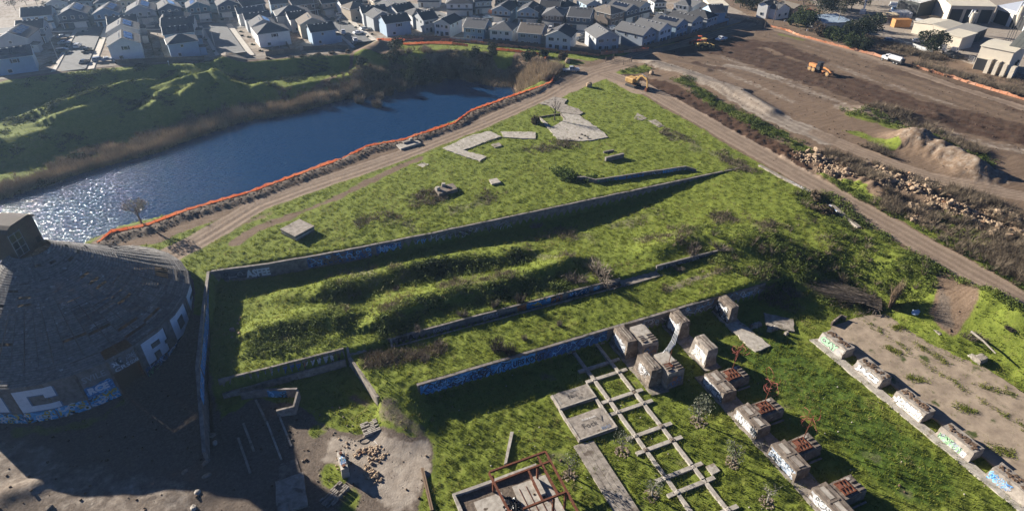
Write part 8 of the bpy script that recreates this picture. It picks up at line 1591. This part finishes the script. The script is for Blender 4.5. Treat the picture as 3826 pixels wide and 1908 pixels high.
for i, (px, s, m, lb) in enumerate((((3100, 122), (7, 3, 3.0), WHITE, 'white sheeted heap in front of the office, left one'), ((3165, 132), (9, 3.5, 3.0), WHITE, 'white sheeted heap in front of the office, right one'), ((3570, 215), (6.5, 4.5, 3.6), DKM, 'black heap beside the white trucks'), ((3088, 135), (3, 2, 1.6), PEACH, 'orange dirt heap by the white sheeted heaps'))):
    bm = bmesh.new(); bmesh.ops.create_icosphere(bm, subdivisions=3, radius=.5); r = random.Random(i + 9)
    for v in bm.verts: v.co = Vector((v.co.x * s[0], v.co.y * s[1], max(0, v.co.z) * s[2])) * (.8 + .35 * r.random())
    me = bpy.data.meshes.new('covered_heap'); bm.to_mesh(me); bm.free(); me.materials.append(m); tag(link('covered_heap', me, None, G(px[0], px[1], 0), -.5), lb, 'heap')
g = G(3222, 50, 0); t = thing('yard_crane', 'small white crane with raised jib among the dark trees', 'crane', g, .6); MB().box(0, 0, 0, 4, 2.4, 1.6).build('base', WHITE, t); MB().tube([(0, 0, 1.5), (-1.5, 0, 6), (-.5, 0, 7)], .3, 6).build('hook_arm', WHITE, t); MB().tube([(1, 0, 1.5), (5, 0, 7.5)], .5, 6, .2).build('jib', WHITE, t)
for px, c, lb in (((2940, 60), 'white', 'white boat-nosed car outside the white cottage'), ((2978, 58), 'silver', 'silver car outside the white cottage'), ((3024, 45), 'orange', 'orange car parked under the dark trees'), ((3322, 158), 'blue', 'blue car behind the yard hedge'), ((3430, 160), 'white', 'white car at the yard gate by the round oak'), ((3640, 72), 'orange', 'orange forklift-coloured car inside the third bay'), ((3350, 40), 'blue', 'blue car among the wrapped stacks')): car(G(px[0], px[1], .05), -30, 'suv' if c != 'orange' else 'sedan', c, lb, grp='cars round the timber yard', z=.06)
def pole(base, top_h, lean, lb, r_=.16, arm_=True):
    g = G(base[0], base[1], 0); t = thing('utility_pole', lb, 'pole', g); MB().tube([(0, 0, 0), (lean[0], lean[1], top_h)], r_, 7, r_ * .7).build('shaft', WOODPOST, t)
    if arm_: MB().box(lean[0], lean[1], top_h - .7, 2.6, .12, .14, .6).build('crossarm', WOODPOST, t); MB().box(lean[0], lean[1], top_h - 1.9, 1.6, .12, .14, .6).build('crossarm', WOODPOST, t)
pole((2886, 96), 12.5, (.6, 0), 'utility pole at the start of the right orange fence'); pole((2985, 90), 12.5, (.5, 0), 'utility pole among the bushes by the right orange fence'); pole((2855, 110), 7.5, (.3, 0), 'shorter bare post at the estate end of the dirt field', .12, False)
def lamp(px, z, h, lb, d=1.0):
    g = G(px[0], px[1], z); z = Tz(g[0], g[1]); g = G(px[0], px[1], z); t = thing('street_lamp', lb, 'lamp post', g); MB().tube([(0, 0, 0), (0, 0, h)], .10, 7, .06).build('shaft', GALV, t); MB().tube([(0, 0, h), (d * 1.3, 0, h + .25)], .05, 5).build('bracket', GALV, t); MB().box(d * 1.5, 0, h + .2, .7, .28, .12).build('lamp_head', GALV, t)
for px, z, h, lb in (((217, 222), 4, 8, 'lamp post left of the left street mouth'), ((562, 98), 3.5, 8, 'lamp post beside the blue-grey parked car'), ((805, 182), 3, 8, 'lamp post on the left side of the middle street'), ((758, 82), 3, 8, 'lamp post at the head of the middle street'), ((992, 40), 2, 8, 'lamp post behind the hipped row'), ((1181, 60), 2, 8, 'lamp post at the head of the right street'), ((1273, 110), 1, 8, 'lamp post beside the white pickup on the right street'), ((1997, 94), 0, 8, 'white lamp post by the bright white garage door'), ((2226, 106), 0, 8, 'lamp post left of the tan and brown house'), ((2524, 66), 0, 7, 'lamp post on the far street near the people carrier')): lamp(px, z, h, lb)
for i, px in enumerate(((632, 245), (1045, 178), (1213, 180), (1320, 170))): g = GT(*px); t = thing('sign_post', ['white marker post on the bank path, leftmost', 'white marker post by the brown fence', 'forked white marker on the bank path', 'marker post at the end of the right street'][i], 'sign post', g); MB().box(0, 0, 0, .09, .09, 1.6).build('post', WHITE, t); MB().box(0, .06, 1.3, .5, .04, .35).build('sign_plate', WHITE, t)
for i, (px, lb) in enumerate((((2928, 95), 'white sign on a post beside the right orange fence'), ((3012, 130), 'white box on the right orange fence'))): g = G(px[0], px[1], 0); t = thing('sign_post', lb, 'sign', g); MB().box(0, 0, 0, .1, .1, 2.2).build('post', WOODPOST, t); MB().box(0, -.08, 1.7, .9, .06, .7).build('sign_plate', WHITE, t)
# chain-link fence of the yard
CH = paint((.42, .43, .44), .5, .1, .5)
P = runpts(GX([(3310, 155), (3400, 175), (3480, 205)], 0), 3.0); t = thing('chain_fence', 'grey chain-link fence between the scrub strip and the yard', 'fence', (P[0][0], P[0][1], 0))
for a, c in zip(P[:-1], P[1:]): b = MB(); q = [(a[0] - P[0][0], a[1] - P[0][1]), (c[0] - P[0][0], c[1] - P[0][1])]; b.prism([q[0], q[1], (q[1][0], q[1][1] + .02), (q[0][0], q[0][1] + .02)], .1, 1.7); b.build('wire_panel', CH, t); MB().box(q[0][0], q[0][1], 0, .1, .1, 1.9).build('post', GALV, t)
P = runpts(GX([(3616, 230), (3650, 245), (3720, 270), (3826, 300)], 0), 3.0); t = thing('chain_fence', 'chain-link fence below the tall cream mill', 'fence', (P[0][0], P[0][1], 0))
for a, c in zip(P[:-1], P[1:]):
    q = [(a[0] - P[0][0], a[1] - P[0][1]), (c[0] - P[0][0], c[1] - P[0][1])]; MB().box(q[0][0], q[0][1], 0, .1, .1, 2.4).build('post', GALV, t)
    for k in range(5): MB().tube([(*q[0], .3 + k * .5), (*q[1], .3 + k * .5)], .03, 4).build('wire', GALV, t)
# stones on the road side and the long rubble heaps
for k, px in enumerate([(2770 + i * 8.5, 72 + i * 2.0) for i in range(8)]):
    o = link('boulder', COBB[k % 4], None, (*G(px[0], px[1], 0)[:2], .2), k * 1.1); o.scale = (1.5, 1.3, 1.3); tag(o, 'tan boulder in the short row by the warehouse track', 'boulder', 'boulder row by the warehouse track')
RUB = [([(3010, 600), (3060, 585), (3120, 605)], 4.0, 46, 'heap nearest the dirt road, left end'), ([(3080, 640), (3130, 650), (3170, 650)], 3.6, 40, 'pale heap below the left end'), ([(3230, 625), (3290, 640), (3340, 655)], 3.4, 34, 'heap under the dry brush'), ([(3300, 690), (3360, 700), (3430, 700), (3480, 740)], 4.6, 62, 'broad central heap with rusty stones'), ([(3400, 660), (3460, 690), (3520, 730)], 3.0, 24, 'heap along the soil bank'), ([(3400, 780), (3440, 790), (3480, 765)], 3.2, 26, 'low heap in front of the central one'), ([(3520, 780), (3600, 800), (3680, 840), (3790, 900)], 4.4, 60, 'long heap towards the right edge'), ([(3680, 790), (3760, 810), (3826, 830)], 3.4, 24, 'upper heap at the right edge'), ([(3410, 815), (3470, 825)], 2.6, 18, 'small heap on the green slope')]
BO = []
for k in range(6):
    bm = bmesh.new(); bmesh.ops.create_icosphere(bm, subdivisions=2, radius=.5); r = random.Random(100 + k)
    for v in bm.verts: v.co = Vector((v.co.x * (.9 + .4 * r.random()), v.co.y * (.7 + .3 * r.random()), v.co.z * (.6 + .3 * r.random()))) * (.8 + .35 * r.random())
    me = bpy.data.meshes.new('rubble_boulder'); bm.to_mesh(me); bm.free(); me.materials.append(STONE); BO.append(me)
def gz(x, y):  # height of the ground sheet itself
    i = np.argmin((gX - x) ** 2 + (gY - y) ** 2); return float(gZ.ravel()[i])
small = []; rr = random.Random(77); nb = 0
for line_, w, n, lb in RUB:
    P = GX(line_, 0); 
    for k in range(n * 8):
        u = rr.random() * (len(P) - 1); i = int(u); f = u - i; x = P[i][0] + (P[i + 1][0] - P[i][0]) * f + rr.gauss(0, w * .42); y = P[i][1] + (P[i + 1][1] - P[i][1]) * f + rr.gauss(0, w * .42)
        if abs(x - 126.3) < 3.6: continue
        if k < n * .92 and nb < 298:
            s = .6 + 1.05 * rr.random() ** 2; z = gz(x, y); o = link('rubble_boulder', BO[rr.randrange(6)], None, (x, y, z + s * .18 + .25 * rr.random()), rr.random() * 6.28); o.scale = (s * (.9 + .4 * rr.random()), s, s * (.8 + .3 * rr.random())); o.rotation_euler = (rr.gauss(0, .3), rr.gauss(0, .3), rr.random() * 6.28); tag(o, 'tan boulder in the rubble, ' + lb, 'boulder', 'rubble: ' + lb); nb += 1
        else: small.append((x, y, 0.0))
small = np.array(small); sx = np.array([gz(x, y) for x, y, _ in small]); small[:, 2] = sx
pv = [tuple(v.co) for v in COBB[0].vertices]; pf = [tuple(p.vertices) for p in COBB[0].polygons]; pv2 = [tuple(v.co) for v in COBB[1].vertices]
scatter('small_rubble', small, [(pv, pf), (pv2, pf)], lambda r, n: .3 + .5 * r.rand(n), STONE, 60, tilt=.1)
cl = pick(np.clip(gA[..., 0] + gA[..., 2] * .6 - gA[..., 1] * 1.2, 0, 1) * (1 - gTOWN) * (gX > 60) * (gX < 300) * sst(_gn, -.15, .1), 3400, 61); cl2 = pick((1 - sst(dline(gX, gY, [(x + .5, y - 2.4) for x, y in FENCE_POND[:-1]]) - 1.6, -1, 1.5)) * (1 - gA[..., 1]), 2200, 62); cl3 = pick(gB[..., 1] * (gY < 95) * (1 - gTOWN), 500, 63)
scatter('soil_clods', np.concatenate([cl, cl2, cl3]), [(pv, pf), (pv2, pf)], lambda r, n: .12 + .42 * r.rand(n) ** 3, SOIL, 64, tilt=.1)
lp = pick(np.clip(gGD * (gY < 75) * (gX > 18) * (gX < 88), 0, 1), 160, 65); scatter('lawn_stones', lp, [(pv, pf)], lambda r, n: .12 + .2 * r.rand(n), CONC_L, 66, tilt=.1)
db = np.array([(x, y, ZL) for x, y in [(blob(gq(*c), sx, sy)(rr)) for c, sx, sy, n in (((150, 300), 5, 5, 90), ((600, 330), 5, 3, 50), ((230, 560), 3.5, 5, 60), ((1300, 330), 5, 2.5, 40), ((1000, 560), 7, 5, 60), ((700, 1000), 5, 3, 40)) for _ in range(n)]])
scatter('yard_debris', db, [(pv, pf), (pv2, pf)], lambda r, n: .10 + .32 * r.rand(n) ** 3, STONE_G, 68, tilt=.1)
for i, (a_, c_, h_) in enumerate((((-13.5, 80.5), (-12.4, 74.5), -5.3), ((-14.5, 78), (-13.2, 70.5), -5.55), ((-11.2, 84.6), (-10.2, 80.3), -4.9))): wall('broken_wall', ['stub of broken wall in the shade beside the kerb lines', 'low broken wall nearest the narrow blue wall, in shade', 'broken wall running from the ruined wall towards the kerb lines'][i], [a_, c_], .35, [h_, h_ - .25], [-6.4, -6.4], CONC, seed=60 + i)
# ---------------------------------------------------------------- haze
hz = MB(); hz.prism([(-2600, -2600), (2600, -2600), (2600, 2600), (-2600, 2600)], -11.6, 76.0)
hm = bpy.data.materials.new('haze'); hm.use_nodes = True; hn = hm.node_tree; hn.nodes.clear(); hv = hn.nodes.new('ShaderNodeVolumePrincipled'); ho_ = hn.nodes.new('ShaderNodeOutputMaterial')
hv.inputs['Color'].default_value = (.48, .70, 1.0, 1); hv.inputs['Density'].default_value = .00013; hv.inputs['Anisotropy'].default_value = .4; hn.links.new(hv.outputs[0], ho_.inputs['Volume'])
kind(hz.build('haze', hm), 'stuff')
